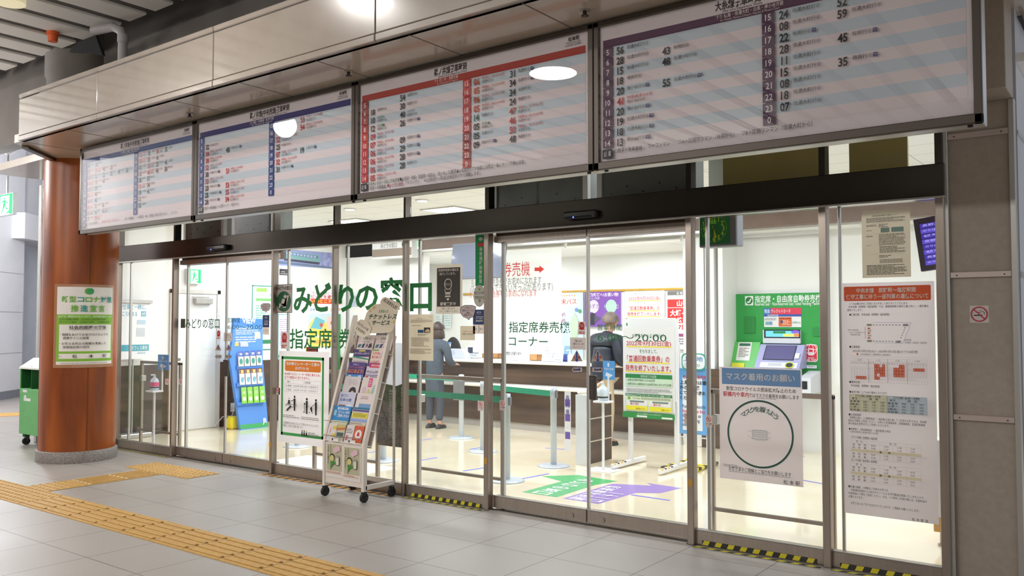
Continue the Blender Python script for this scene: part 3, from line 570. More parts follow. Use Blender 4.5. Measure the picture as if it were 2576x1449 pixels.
board(0, 'timetable board with steel blue header, leftmost of the four, in front of the wood-clad column', (62, 92, 150), BLU, '篠ノ井線(中央東線)発車時刻', 'Shinonoi Line (Chuo East Line) Departure Times', '上り 塩尻・上諏訪・甲府・新宿方面', 'for Shiojiri, Kofu & Shinjuku',
      {5: b1(('47', z, 0), ('53', k, 0)), 6: b1(('17', j, 0), ('30', sj, 1), ('40', z, 0), ('53', k, 0)), 7: b1(('10', sj, 1), ('12', k, 0), ('22', j, 0), ('35', z, 0), ('49', k, 0), ('55', k, 0)), 8: b1(('10', sj, 1), ('13', j, 0), ('43', k, 0)), 9: b1(('10', sj, 1), ('39', k, 0)), 10: b1(('10', sj, 1), ('40', k, 0)), 11: b1(('10', sj, 1), ('40', k, 0)), 12: b1(('10', sj, 1), ('32', j, 0), ('56', k, 0)), 13: b1(('10', sj, 1), ('14', z, 0), ('45', sj, 1)), 14: b1(('17', j, 0), ('50', sj, 1))},
      {15: b1(('10', sj, 1), ('18', j, 0), ('50', sj, 1), ('55', j, 0)), 16: b1(('30', sj, 1), ('35', j, 0), ('41', j, 0)), 17: b1(('05', j, 0), ('20', sj, 1), ('23', k, 0), ('41', j, 0)), 18: b1(('13', '富士見行', 0), ('40', sj, 1), ('43', '大月行', 0), ('58', k, 0)), 19: b1(('05', k, 0), ('57', k, 0)), 20: b1(('10', sj, 1), ('34', k, 0)), 21: b1(('09', j, 0), ('41', k, 0)), 22: b1(('12', k, 0)), 23: b1(('05', j, 0))},
      [('小さい数字は発車番線', .055, .052, BLKINK), ('停車駅と行き先にご注意ください', .21, .052, R_), ('数字＝発車番線', .43, .05, BLKINK), ('＝一部指定席', .53, .05, BLKINK), ('●＝小野経由（岡谷を通りません）', .62, .048, BLKINK), ('＝ワンマン', .83, .048, BLKINK)], .82)
# little spotlights on the soffit
for (px, py, lb) in ((477, 287, 'small dark ceiling sprinkler above the leftmost timetable board'), (877, 182, 'small dark ceiling sprinkler above the gap between the middle timetable boards'), (1471, 29, 'small dark ceiling sprinkler above the right end of the red timetable board')):
    p = PZ(px, py, 3.29); m = MB(); m.cyl((p.x, p.y, 3.292), (p.x, p.y, 3.3), .03, CREAM); m.cyl((p.x, p.y, 3.265), (p.x, p.y, 3.293), .012, DARKST); m.cyl((p.x, p.y, 3.262), (p.x, p.y, 3.268), .022, DARKST); tag(m.build('sprinkler'), lb, 'sprinkler', 'sprinklers on the soffit')
# pipe, cloth, orange detector, round light
p = PY(309, 110, -1.12); m = MB(); PVC = mat('white_grey_pvc', (178, 174, 176), .5, noise=((170, 166, 168), 6)); zt = PY(309, 78, -1.12).z
m.tube([(p.x, p.y, 3.7), (p.x, p.y, zt - .06), (p.x - .01, p.y - .02, zt), (p.x - .08, p.y - .06, zt + .04), (p.x - .3, p.y - .15, zt + .02)], .045, PVC, 14); m.cyl((p.x, p.y, zt - .12), (p.x, p.y, zt - .04), .052, PVC)
tag(m.build('drain_pipe'), 'pale grey drain pipe with elbow rising behind the cream canopy edge', 'pipe')
o = Vector((-6.0, -1.14, 0)); m = MB(); a = [PY(*q, -1.16) for q in ((174, 131), (190, 108), (240, 88), (258, 139), (220, 134))]
m.add(a + [v + Vector((0, .03, 0)) for v in a], [(0, 1, 2, 3, 4), (9, 8, 7, 6, 5)] + [(i, (i + 1) % 5, 5 + (i + 1) % 5, 5 + i) for i in range(5)], mat('black_cloth', (16, 16, 20), .9)); tag(m.build('cover_sheet'), 'black sheet closing the gap between the column top and the slatted ceiling', 'sheet')
p = PZ(133, 88, 4.47); m = MB(); OR = mat('orange_plastic', (226, 98, 34), .4, noise=((216, 90, 30), 9)); m.cyl((p.x, p.y, 4.40), (p.x, p.y, 4.47), .045, OR, 16, .05); m.cyl((p.x, p.y, 4.465), (p.x, p.y, 4.5), .06, OR, 16); tag(m.build('detector_cap'), 'small orange cap hanging under a white ceiling slat', 'detector')
p = PZ(22, 0, 4.47); m = MB(); m.cyl((p.x, p.y, 4.44), (p.x, p.y, 4.5), .14, mat('cream_light_ring', (236, 226, 186), .4, emit=.5), 32); tag(m.build('round_light'), 'round cream ceiling light at the top left corner', 'light')
# exit sign hanging on the far left
def exit_sign(name, label, O, U, N, w, h, group, hang=None, back=.06):
    O, U, N = Vector(O), Vector(U).normalized(), Vector(N).normalized()
    t = thing(name, label, 'exit sign', O + U * w / 2, group); m = MB(); m.extr([(-.01, -.01), (w + .01, -.01), (w + .01, h + .01), (-.01, h + .01)], O - N * .001, U, (0, 0, 1), -N * back, PLASTIC); m.build('casing', t)
    m = MB(); GRE = (20, 190, 110); m.extr([(0, 0), (w, 0), (w, h), (0, h)], O, U, (0, 0, 1), -N * .001, ink((248, 255, 250), emit=1.3)); c = Canvas(m, O, U, (0, 0, 1), N)
    r = lambda *p: [(x * w, y * h) for x, y in p]; g = lambda pts: c.poly(r(*pts), GRE, .9, step=False)
    g(((0, 0), (.2, 0), (.2, .93), (0, .93))); g(((.78, .0), (1, .0), (1, .93), (.78, .93))); g(((0, .93), (1, .93), (1, 1), (0, 1))); g(((.55, .06), (.78, .06), (.78, .2))); c.k += 1
    c.disc(.47 * w, .8 * h, .065 * h, GRE, emit=.9)
    for pts in (((.42, .72), (.56, .72), (.52, .42), (.38, .44)), ((.28, .66), (.3, .6), (.44, .66), (.44, .72)), ((.54, .72), (.58, .66), (.72, .56), (.7, .52), (.58, .58)), ((.38, .46), (.52, .44), (.42, .26), (.3, .1), (.24, .12), (.36, .3)), ((.46, .46), (.54, .44), (.58, .26), (.74, .24), (.74, .3), (.62, .33))): g(pts)
    m.build('legend', t)
    if hang: m = MB(); q = O + U * w / 2 - N * back / 2; m.cyl(q + Vector((0, 0, h)), q + Vector((0, 0, hang)), .015, ALU); m.lathe([(.02, 0), (.1, .06), (.1, .07)], q + Vector((0, 0, hang - .07)), PLASTIC); m.build('hanger', t)
    return t
a, b = PY(-6, 493, .3), PY(31, 537, .3)
exit_sign('exit_sign', 'green running man exit sign hanging on a rod at the far left edge', (a.x, .3, b.z), (1, 0, 0), (0, -1, 0), b.x - a.x, a.z - b.z, 'running man exit signs', hang=1.0)
a, b = PX(474, 677, -7.33), PX(505, 713, -7.33)
exit_sign('exit_sign', 'green running man exit sign above the white door inside the shop', (-7.33, a.y, b.z), (0, 1, 0), (1, 0, 0), b.y - a.y, a.z - b.z, 'running man exit signs')
a, b = PY(1049, 605, 4.19), PY(1058, 626, 4.19)
exit_sign('exit_sign', 'tiny green exit sign on the brown bulkhead above the counter', (a.x, 4.185, b.z), (1, 0, 0), (0, -1, 0), b.x - a.x, a.z - b.z, 'running man exit signs', back=.02)
# sign with black frame on the passage side face, far right
a, b = PX(2561, 40, 2.93), PX(2590, 105, 2.93); m = MB(); m.box(2.925, 2.95, a.y, b.y, b.z, a.z, BLACK, .004); c = Canvas(m, (2.95, a.y, b.z), (0, 1, 0), (0, 0, 1), (1, 0, 0)); w, h = b.y - a.y, a.z - b.z; c.rect(w * .1, h * .06, w * .95, h * .94, (196, 196, 200)); c.text('の', w * .12, h * .7, w * .5, h * .88, BLKINK); c.text('り', w * .12, h * .1, w * .5, h * .28, BLKINK); tag(m.build('wall_sign'), 'black framed sign on the bluish wall at the top right edge', 'sign')
# ================================================================== ON THE CONCOURSE FLOOR
def bars(m, x0, y0, along, n=5, L=.4):
    for i in range(n):
        o = .05 + i * .075
        if along == 'x': m.box(x0 + .018, x0 + L - .018, y0 + o - .016, y0 + o + .016, .004, .012, YELLOWPAVE, .005)
        else: m.box(x0 + o - .016, x0 + o + .016, y0 + .018, y0 + L - .018, .004, .012, YELLOWPAVE, .005)
DIRT = mat('dirty_paving_gap', (112, 82, 46), .8)
def bed(m, x0, y0, x1, y1): m.box(x0, x1, y0, y1, 0, .005, YELLOWPAVE)
def dots(m, x0, y0, x1, y1, p=.0667):
    nx, ny = round((x1 - x0) / p), round((y1 - y0) / p)
    for i in range(nx):
        for j in range(ny):
            x, y = x0 + (i + .5) * (x1 - x0) / nx, y0 + (j + .5) * (y1 - y0) / ny
            m.lathe([(.019, .004), (.014, .011), (.004, .0125)], (x, y, 0), YELLOWPAVE, 10)
ty = -2.205
m = MB(); bed(m, -4.10, ty, 4.3, ty + .4)
for i in range(21):
    x = -4.102 + .4 * i; bars(m, x, ty, 'x')
    m.box(x - .002, x + .002, ty, ty + .4, .005, .0056, DIRT)
    for k in range(5): m.cyl((x, ty + .05 + .075 * k, .005), (x, ty + .05 + .075 * k, .0065), .014, DIRT, 10)
bed(m, -6.9, ty, -4.104, ty + .4); dots(m, -6.9, ty, -4.104, ty + .4)
tag(m.build('tactile_paving'), 'long yellow tactile paving strip crossing the concourse in the foreground', 'tactile paving', 'yellow tactile paving')
m = MB(); bed(m, -4.85, ty + .402, -4.45, -.70); dots(m, -4.85, ty + .402, -4.45, ty + .8)
for j in range(2):
    y = ty + .8 + j * .36; bars(m, -4.85, y, 'y', 5, .355)
for k in range(5):
    for y in (ty + .8, ty + 1.16): m.cyl((-4.80 + .075 * k, y, .005), (-4.80 + .075 * k, y, .008), .012, mat('worn_white_spot', (226, 214, 190), .6), 10)
tag(m.build('tactile_paving'), 'short yellow tactile paving branch running from the long strip toward the left door', 'tactile paving', 'yellow tactile paving')
m = MB(); bed(m, -5.16, -.70, -4.02, -.335); dots(m, -5.16, -.70, -4.02, -.335); tag(m.build('tactile_paving'), 'yellow dotted tactile pad in front of the left door', 'tactile paving', 'yellow tactile paving')
a, b, c_, d_ = PZ(-10, 1040), PZ(51, 1038), PZ(51, 1046), PZ(-10, 1049); m = MB(); m.add([(p.x, p.y, z) for z in (0, .006) for p in (a, b, c_, d_)], [(3, 2, 1, 0), (4, 5, 6, 7), (0, 1, 5, 4), (1, 2, 6, 5), (2, 3, 7, 6), (3, 0, 4, 7)], YELLOWPAVE); tag(m.build('tactile_paving'), 'yellow line of paving in the passage at the far left edge', 'tactile paving', 'yellow tactile paving')
def hazard(name, label, x0, x1, w, col, n, floor_y=-.052, rail=False):
    m = MB(); d = (x1 - x0) / n; dk = ink((52, 50, 50)); cy = ink(col)
    m.box(x0, x1, floor_y - w, floor_y, 0, .0012, dk)
    for i in range(n): m.add([(x0 + d * i, floor_y - w, .0018), (x0 + d * (i + .5), floor_y - w, .0018), (x0 + d * (i + .75), floor_y, .0018), (x0 + d * (i + .25), floor_y, .0018)], [(0, 1, 2, 3)], cy)
    if rail:
        y = -.013
        m.box(x0 + .04, x1 - .04, y, y + .002, .006, .036, dk)
        for i in range(n): m.add([(x0 + .04 + d * i * .93, y - .0006, .006), (x0 + .04 + d * (i * .93 + .45), y - .0006, .006), (x0 + .04 + d * (i * .93 + .6), y - .0006, .036), (x0 + .04 + d * (i * .93 + .15), y - .0006, .036)], [(0, 1, 2, 3)], cy)
    tag(m.build(name), label, 'tape', 'hazard tapes along the glass front')
YL = (222, 208, 52); OY = (226, 164, 74)
hazard('hazard_tape', 'yellow striped hazard tape on the floor beside the wood-clad column', -6.55, -5.42, .03, YL, 16, -.05)
hazard('hazard_tape', 'orange and black hazard tape on the floor left of and behind the brochure rack', -3.70, -1.86, .075, OY, 16, -.05)
hazard('hazard_tape', 'yellow and black hazard tape along the glass between brochure rack and middle door', -1.74, -.87, .028, YL, 10, -.05, True)
hazard('hazard_tape', 'yellow and black hazard tape below the mask notice', .98, 1.83, .03, YL, 9, -.05, True)
hazard('hazard_tape', 'yellow and black hazard tape below the long closure notice', 1.89, 2.55, .03, YL, 7, -.05, True)
# green wheeled collection cart half hidden by the column
t = thing('recycling_cart', 'green wheeled collection cart standing behind the wood-clad column', 'cart', (-7.6, -.45, 0)); GC = mat('green_painted_steel', (104, 178, 108), .45, noise=((98, 170, 102), 8)); GD = mat('dark_green_interior', (24, 92, 40), .6)
x0, x1, y0, y1 = -7.80, -7.25, -.62, -.1
m = MB(); m.box(x0, x1, y0, y1, .14, .70, GC, .006); m.build('body', t)
m = MB(); m.box(x0, x0 + .02, y0, y1, .70, .96, GC); m.box(x1 - .02, x1, y0, y1, .70, .96, GC); m.box(x0, x1, y1 - .02, y1, .70, 1.06, GD); m.box(x0 + .02, x0 + .03, y0 + .01, y1, .70, .96, GD); m.box(x0 + .28, x0 + .29, y0 + .01, y1, .70, .98, GD); m.build('hood_sides', t)
m = MB(); m.extr([(y0 - .01, .94), (y0 - .01, .96), (y0 + .16, 1.07), (y1, 1.07), (y1, 1.05), (y0 + .17, 1.05)], (x0 - .005, 0, 0), (0, 1, 0), (0, 0, 1), (x1 - x0 + .01, 0, 0), mat('pale_cart_lid', (226, 232, 222), .4)); m.build('lid', t)
m = MB(); c = Canvas(m, (0, y0, 0), (1, 0, 0), (0, 0, 1), (0, -1, 0)); c.rect(x0 + .09, .655, x0 + .2, .685, (222, 214, 220)); c.rect(x0 + .12, .55, x0 + .18, .62, (226, 226, 226)); c.rect(x0 + .12, .55, x0 + .3, .585, (226, 226, 226)); c.frame(x0 + .02, .42, x0 + .14, .62, .003, (70, 130, 76)); c.rect(x0 + .14, .35, x0 + .25, .353, (150, 110, 90)); m.build('door_panel', t)
for (x, y) in ((x0 + .07, y0 + .06), (x1 - .07, y0 + .06), (x0 + .07, y1 - .06), (x1 - .07, y1 - .06)):
    m = MB(); m.box(x - .03, x + .03, y - .03, y + .03, .10, .14, GD); m.box(x - .022, x + .022, y - .012, y + .03, .05, .10, DARKST); m.cyl((x - .014, y, .045), (x + .014, y, .045), .045, BLACK, 20); m.build('caster', t)

# ================================================================== ON THE GLASS
GR1 = (30, 132, 66)
# large green lettering; broken by the posts as in the photo
FY = .0165
m = MB(); c = Canvas(m, (0, FY, 0), (1, 0, 0), (0, 0, 1), (0, -1, 0))
for ch, x0, y0, x1, y1 in (('み', 739, 718, 785, 788), ('ど', 791, 712, 833, 786), ('り', 852, 714, 891, 786), ('の', 895, 712, 951, 782), ('窓', 956, 701, 1014, 782), ('口', 1032, 706, 1087, 783)): c.tp(ch, x0, y0, x1, y1, GR1, .03)
tag(m.build('glass_lettering'), 'large green station ticket office lettering on the glass left of the middle door', 'lettering', 'green lettering on the glass')
m = MB(); c = Canvas(m, (0, FY, 0), (1, 0, 0), (0, 0, 1), (0, -1, 0))
for ch, x0, y0, x1, y1 in (('指', 729, 827, 763, 878), ('定', 765, 827, 799, 878), ('席', 801, 827, 834, 878), ('券', 853, 827, 884, 878), ('売', 893, 826, 925, 878)): c.tp(ch, x0, y0, x1, y1, GR1, .012)
tag(m.build('glass_lettering'), 'smaller green lettering under the large words, running behind the brochure rack', 'lettering', 'green lettering on the glass')
DYB = .0195 + .03
m = MB(); c = Canvas(m, (0, DYB, 0), (1, 0, 0), (0, 0, 1), (0, -1, 0))
c.tp('指定席券売機', 1280, 809, 1434, 838, (0, 124, 76), .008); c.tp('コーナー', 1280, 845, 1378, 873, (0, 124, 76), .008)
tag(m.build('glass_lettering'), 'green ticket machine corner lettering on the left leaf of the middle door', 'lettering', 'green lettering on the glass')
m = MB(); c = Canvas(m, (0, DYB, 0), (1, 0, 0), (0, 0, 1), (0, -1, 0))
c.tp('営業時間', 1503, 815, 1565, 832, (50, 140, 84), .008); c.tp('6:00〜20:00', 1503, 836, 1677, 862, (50, 140, 84), 0)
tag(m.build('glass_lettering'), 'green opening hours lettering on the right leaf of the middle door', 'lettering', 'green lettering on the glass')
m = MB(); c = Canvas(m, (0, DYB, 0), (1, 0, 0), (0, 0, 1), (0, -1, 0))
c.tp('みどりの窓口', 467, 801, 552, 827, (20, 98, 62), .008); c.rp(455, 802, 466, 825, (90, 74, 66)); c.dp(460.5, 815, .018, (30, 80, 50), .035)
tag(m.build('glass_lettering'), 'small green ticket office lettering on the left leaf of the far left door', 'lettering', 'green lettering on the glass')
m = MB(); c = Canvas(m, (0, DYB, 0), (1, 0, 0), (0, 0, 1), (0, -1, 0))
c.tp('営業時間', 573, 799, 603, 812, (44, 120, 92), .008); c.tp('6:00〜20:00', 573, 815, 659, 830, (44, 120, 132), 0)
tag(m.build('glass_lettering'), 'small green opening hours lettering on the right leaf of the far left door', 'lettering', 'green lettering on the glass')
SY = .014
def seat_mark(c, x0, y0, x1, y1, g=(36, 96, 60), bg=(206, 196, 190)):
    a, b = c.q(x0, y0), c.q(x1, y1); w, h = b[0] - a[0], a[1] - b[1]; L = lambda u, v: (a[0] + u * w, b[1] + v * h)
    c.rect(*L(0, 0), *L(1, 1), g); c.rect(*L(.03, .015), *L(.97, .985), bg); c.disc(*L(.5, .40), .43 * w, g, .36 * h); c.text('みどりの窓口', *L(.1, .8), *L(.92, .93), (40, 40, 44), .02)
    c.disc(*L(.58, .57), .09 * w, bg, .055 * h); c.poly([L(*p) for p in ((.42, .5), (.56, .48), (.6, .36), (.52, .25), (.34, .3), (.36, .4))], bg, step=False)
    c.poly([L(*p) for p in ((.34, .33), (.24, .34), (.2, .18), (.28, .17), (.34, .26), (.52, .25), (.52, .32))], bg, step=False); c.poly([L(*p) for p in ((.62, .58), (.7, .6), (.82, .62), (.66, .26), (.6, .22), (.44, .22), (.44, .18), (.64, .18))], bg, step=False); c.k += 1
m = MB(); c = Canvas(m, (0, SY, 0), (1, 0, 0), (0, 0, 1), (0, -1, 0)); seat_mark(c, 694, 716, 735, 787); tag(m.build('office_sticker'), 'green and grey sticker with a reclining seat figure left of the large green lettering', 'sticker')
# notices and stickers
def sticker(name, label, x0, y0, x1, y1, col, cat, y=SY, group=None): return Sheet('Y', y, x0, y0, x1, y1, col), (lambda s: s.done(name, label, cat, group))
s, fin = sticker('notice_sheet', 'black energy saving notice with a light bulb, high on the third pane', 1097, 667, 1163, 789, (196, 184, 168), 'notice')
s.R(.04, .145, .92, .935, (66, 62, 58)); s.T('発車時刻表の電気を', .09, .86, .86, .915, (222, 214, 202), .015); s.T('消灯しています。', .13, .785, .75, .84, (222, 214, 202), .015)
cu, cv = s.n(.47, .60); s.c.ring(cu, cv, .062 * s.h * 1.7, .008, (222, 214, 202), .115 * s.h); s.T('ECO', .36, .57, .58, .625, (222, 214, 202))
s.c.poly([s.n(*p) for p in ((.34, .49), (.40, .42), (.54, .42), (.60, .49))], (66, 62, 58)); s.c.line(*s.n(.335, .5), *s.n(.385, .43), .006, (222, 214, 202)); s.c.line(*s.n(.605, .5), *s.n(.555, .43), .006, (222, 214, 202)); s.c.line(*s.n(.38, .43), *s.n(.56, .43), .007, (222, 214, 202))
for v in (.39, .335): s.c.rrect(*s.n(.36, v), *s.n(.58, v + .035), .008, (222, 214, 202))
s.c.poly([s.n(*p) for p in ((.42, .31), (.53, .31), (.50, .27), (.45, .27))], (222, 214, 202)); s.T('節電実施中', .18, .165, .78, .235, (222, 214, 202), .02); s.T('ご理解とご協力のほど', .2, .085, .75, .13, (60, 56, 54)); s.T('よろしくお願いいたします。', .17, .03, .85, .075, (60, 56, 54)); fin(s)
s, fin = sticker('alarm_sticker', 'tall dark green emergency alarm sticker at the top right of the third pane', 1196, 592, 1220, 719, (28, 108, 62), 'sticker')
s.D(.55, .92, .05, (214, 206, 198), .035); s.R(.25, .77, .9, .85, (150, 70, 70)); s.T('110番', .3, .775, .88, .84, (222, 60, 60), .02); s.c.vtext('非常通報装置設置', *[s.n(u, 0)[0] for u in (.3, .88)], s.n(0, .76)[1], s.n(0, .05)[1], (214, 206, 198), .02); fin(s)
m = MB(); c = Canvas(m, (0, SY, 0), (1, 0, 0), (0, 0, 1), (0, -1, 0)); c.dp(1206, 744, .063, (206, 202, 192), .092); c.ring(*c.q(1206, 744), .063, .004, (160, 156, 146), .092); c.dp(1206, 728, .011, (126, 170, 60)); c.tp('新型コロナ対策', 1194, 733, 1219, 741, (120, 122, 112)); c.tp('推進宣言の店', 1195, 744, 1219, 752, (110, 130, 90)); c.tp('9', 1203, 753, 1210, 761, (120, 140, 50), .02); tag(m.build('campaign_sticker'), 'oval pale sticker with small green heart under the tall green alarm sticker', 'sticker')
def bubble(label, cx, cy, k, y=SY):
    m = MB(); c = Canvas(m, (0, y, 0), (1, 0, 0), (0, 0, 1), (0, -1, 0)); o = [(-17, -12), (-8, -17), (10, -17), (19, -14), (18, -2), (14, 10), (6, 13), (2, 18), (-2, 14), (-10, 11), (-16, 4), (-18, -4)]
    c.pp([(cx + a * k * 1.08, cy + b * k * 1.08) for a, b in o], (50, 44, 60)); c.pp([(cx + a * k, cy + b * k) for a, b in o], (206, 190, 190)); c.tp('えきねっと', cx - 7 * k, cy - 14 * k, cx + 9 * k, cy - 10 * k, BLKINK, .01); c.tp('信州ワンデーパス', cx - 14 * k, cy - 8 * k, cx + 15 * k, cy - 2 * k, (66, 60, 92)); c.tp('ご購入、', cx - 5 * k, cy - 1 * k, cx + 8 * k, cy + 3 * k, BLKINK); c.tp('ご利用ください', cx - 11 * k, cy + 4 * k, cx + 11 * k, cy + 9 * k, BLKINK); tag(m.build('bubble_sticker'), label, 'sticker', 'pinkish speech bubble stickers')
bubble('pinkish speech bubble sticker beside the blue coupon poster on the third pane', 1177, 786, 1.0); bubble('smaller pinkish speech bubble sticker near the right edge of the far left door', 668, 774, .62, DYB - .002)
def coupon(label, x0, y0, x1, y1, y=SY):
    s = Sheet('Y', y, x0, y0, x1, y1, (206, 190, 178)); s.R(0, .38, 1, 1, (44, 64, 116)); s.T('GO TO', .32, .86, .68, .92, WHTINK, .02); s.T('トラベル', .32, .79, .68, .84, WHTINK); s.T('地域共通', .25, .67, .85, .73, WHTINK); s.T('クーポン', .25, .59, .85, .66, WHTINK, .02); s.T('取扱店舗', .25, .50, .85, .57, WHTINK, .02); s.R(.49, .05, .52, .36, (60, 70, 110)); s.T('紙', .2, .16, .32, .24, BLKINK); s.T('電子', .6, .16, .84, .24, BLKINK); s.done('coupon_poster', label, 'poster', 'blue coupon posters')
coupon('blue and beige coupon acceptance poster at the right edge of the third pane', 1190, 779, 1220, 840); coupon('small blue and beige coupon poster on the left door near its right edge', 661, 793, 677, 842, DYB - .002)
s, fin = sticker('notice_sheet', 'small square beige paper with red line taped left of the blue coupon poster', 1158, 820, 1195, 856, (198, 184, 160), 'notice'); s.T('10/29〜1/3の間', .2, .55, .95, .68, (190, 50, 50)); s.T('ご利用いただけません', .12, .36, .92, .5, BLKINK, .01); fin(s)
s, fin = sticker('notice_sheet', 'long beige letter with two small train pictures on the third pane', 1030, 791, 1090, 908, (206, 192, 168), 'notice')
s.T('2022年10月', .78, .93, .95, .95, (110, 100, 90)); s.T('特急列車の運転について', .3, .895, .68, .915, (90, 80, 72)); s.G(.06, .82, .95, .885, 4, (140, 126, 112)); s.G(.1, .745, .5, .765, 1, (120, 106, 94)); s.R(.36, .6, .6, .665, (60, 110, 150)); s.c.poly([s.n(*p) for p in ((.36, .6), (.6, .6), (.6, .63), (.48, .66), (.4, .63))], (30, 80, 120)); s.R(.62, .6, .88, .715, (60, 50, 46)); s.c.poly([s.n(*p) for p in ((.66, .62), (.86, .61), (.86, .66), (.78, .69), (.68, .65))], (226, 196, 150)); s.G(.36, .53, .85, .58, 3, (140, 126, 112)); s.G(.1, .30, .85, .5, 9, (146, 132, 118)); s.G(.06, .14, .93, .26, 6, (146, 132, 118)); fin(s)
# elevator works notice
s, fin = sticker('notice_poster', 'white elevator works notice with green frame and orange title left of the rack', 702, 882, 826, 1127, (232, 226, 226), 'notice')
s.c.frame(*s.n(.055, .08), *s.n(.905, .94), .028, (66, 166, 84)); s.c.rrect(*s.n(.13, .78), *s.n(.845, .895), .02, (238, 134, 30)); s.T('松本駅エレベーター工事の', .15, .845, .82, .88, WHTINK, .03); s.T('お知らせ', .34, .798, .62, .832, WHTINK, .02)
s.T('松本駅ではエレベーター取替工事のため、', .125, .735, .84, .765, (206, 50, 60), .008); s.T('以下の期間は使用できません。', .125, .698, .64, .728, (206, 50, 60), .008)
for v in (.685, .645, .602, .557): s.c.line(*s.n(.115, v), *s.n(.855, v), .0015, (150, 146, 146), step=False)
for u in (.115, .31, .855): s.c.line(*s.n(u, .557), *s.n(u, .685), .0015, (150, 146, 146), step=False)
s.c.k += 1; g_ = (120, 116, 116); s.T('場所', .18, .652, .245, .676, g_); s.T('工事期間', .51, .654, .65, .678, g_); s.T('0.1番線', .16, .61, .27, .634, g_); s.T('2022年10月12日〜11月末まで', .325, .61, .8, .634, g_); s.T('6.7番線', .16, .567, .27, .591, g_); s.T('2022年11月 4日〜12月末まで', .325, .567, .8, .591, g_); s.c.line(*s.n(.13, .624), *s.n(.83, .624), .0012, (90, 86, 86))
s.c.frame(*s.n(.11, .265), *s.n(.475, .54), .0012, (206, 200, 200)); s.c.frame(*s.n(.49, .255), *s.n(.86, .535), .0012, (206, 200, 200))
K_ = (26, 26, 26)
def stick(u, v, k=1.0):
    s.D(u, v, .014 * k, K_); s.c.poly([s.n(*p) for p in ((u - .02, v - .018), (u + .02, v - .018), (u + .018, v - .085 * k), (u - .018, v - .085 * k))], K_, step=False); s.c.poly([s.n(*p) for p in ((u - .018, v - .08 * k), (u + .018, v - .08 * k), (u + .014, v - .15 * k), (u - .012, v - .15 * k))], K_, step=False)
stick(.345, .505); stick(.59, .49, 1.05); stick(.77, .485, 1.05); stick(.235, .485, .45)
s.c.line(*s.n(.345, .475), *s.n(.27, .455), .006, K_); s.c.ring(*s.n(.24, .425), .022, .003, K_); s.c.line(*s.n(.17, .40), *s.n(.22, .44), .006, K_); s.c.poly([s.n(*p) for p in ((.18, .36), (.21, .345), (.29, .40), (.27, .41))], K_)
s.c.line(*s.n(.16, .415), *s.n(.4, .425), .0025, K_); s.c.poly([s.n(*p) for p in ((.17, .345), (.2, .345), (.2, .36), (.24, .36), (.24, .375), (.28, .375), (.28, .39), (.33, .39), (.33, .405), (.4, .405), (.4, .411), (.325, .411), (.325, .396), (.275, .396), (.275, .38), (.235, .38), (.235, .366), (.195, .366), (.195, .351), (.17, .351))], (120, 118, 118))
s.D(.555, .44, .011, K_); s.c.line(*s.n(.55, .43), *s.n(.555, .36), .008, K_); s.c.poly([s.n(*p) for p in ((.66, .40), (.7, .42), (.71, .37), (.69, .355))], K_); s.c.line(*s.n(.7, .42), *s.n(.76, .445), .005, K_)
for u in (.655, .71, .54, .565): s.D(u, .352, .007, K_)
s.c.line(*s.n(.635, .42), *s.n(.655, .42), .008, (220, 130, 120)); s.G(.115, .275, .46, .31, 2, (150, 146, 146)); s.G(.5, .27, .84, .305, 2, (150, 146, 146)); s.T('工事期間中はお客さまにはご不便をおかけいたしますが', .13, .205, .84, .232, (70, 66, 66)); s.T('ご理解とご協力をお願い致します。', .115, .175, .54, .202, (70, 66, 66))
for i, u in enumerate((.52, .565, .61)): s.R(u - .014, .10, u + .012, .138, K_); s.D(u, .15, .009, (214, 190, 40) if i == 2 else K_)
s.G(.64, .1, .85, .145, 3, (120, 116, 116)); fin(s)
# mask notice (mascot left out)
s, fin = sticker('notice_poster', 'white mask notice with a blue title band and a large green circle', 1809, 922, 2021, 1226, (222, 210, 210), 'notice')
s.R(.035, .845, .985, .99, (116, 158, 206)); s.T('マスク着用のお願い', .09, .885, .92, .95, (236, 230, 226), .006); s.T('新型コロナウイルス感染拡大防止のため', .09, .79, .93, .828, BLKINK, .008); s.T('駅構内や車内', .05, .735, .37, .78, (206, 40, 66), .015); s.T('ではマスクの着用をお願いします', .375, .738, .965, .776, BLKINK, .006); s.c.line(*s.n(.46, .733), *s.n(.7, .733), .002, BLKINK)
cu, cv = s.n(.5, .42); s.c.ring(cu, cv, .40 * s.w, .012, (38, 86, 72), .39 * s.w * 1.02, 72)
for i, ch in enumerate('マスクを着けよう'):
    a = math.radians(131 - i * 11.8); r = .292 * s.w; u, v = cu + r * math.cos(a), cv + r * math.sin(a); hw = .034 * s.w; s.c.text(ch, u - hw, v - hw, u + hw, v + hw, (30, 92, 74), .012, rot=a - math.pi / 2)
s.c.k += 1; s.c.rrect(cu - .09 * s.w, cv - .075 * s.w, cu + .09 * s.w, cv + .055 * s.w, .02, (240, 238, 236)); s.c.frame(cu - .09 * s.w, cv - .06 * s.w, cu + .09 * s.w, cv + .045 * s.w, .002, (150, 160, 166))
for v in (-.03, -.005, .02): s.c.line(cu - .08 * s.w, cv + v * s.w, cu + .08 * s.w, cv + v * s.w, .0015, (176, 184, 190))
for sg in (-1, 1): s.c.line(cu + sg * .09 * s.w, cv + .035 * s.w, cu + sg * .14 * s.w, cv + .02 * s.w, .002, (150, 160, 166)); s.c.line(cu + sg * .09 * s.w, cv - .055 * s.w, cu + sg * .14 * s.w, cv - .02 * s.w, .002, (150, 160, 166))
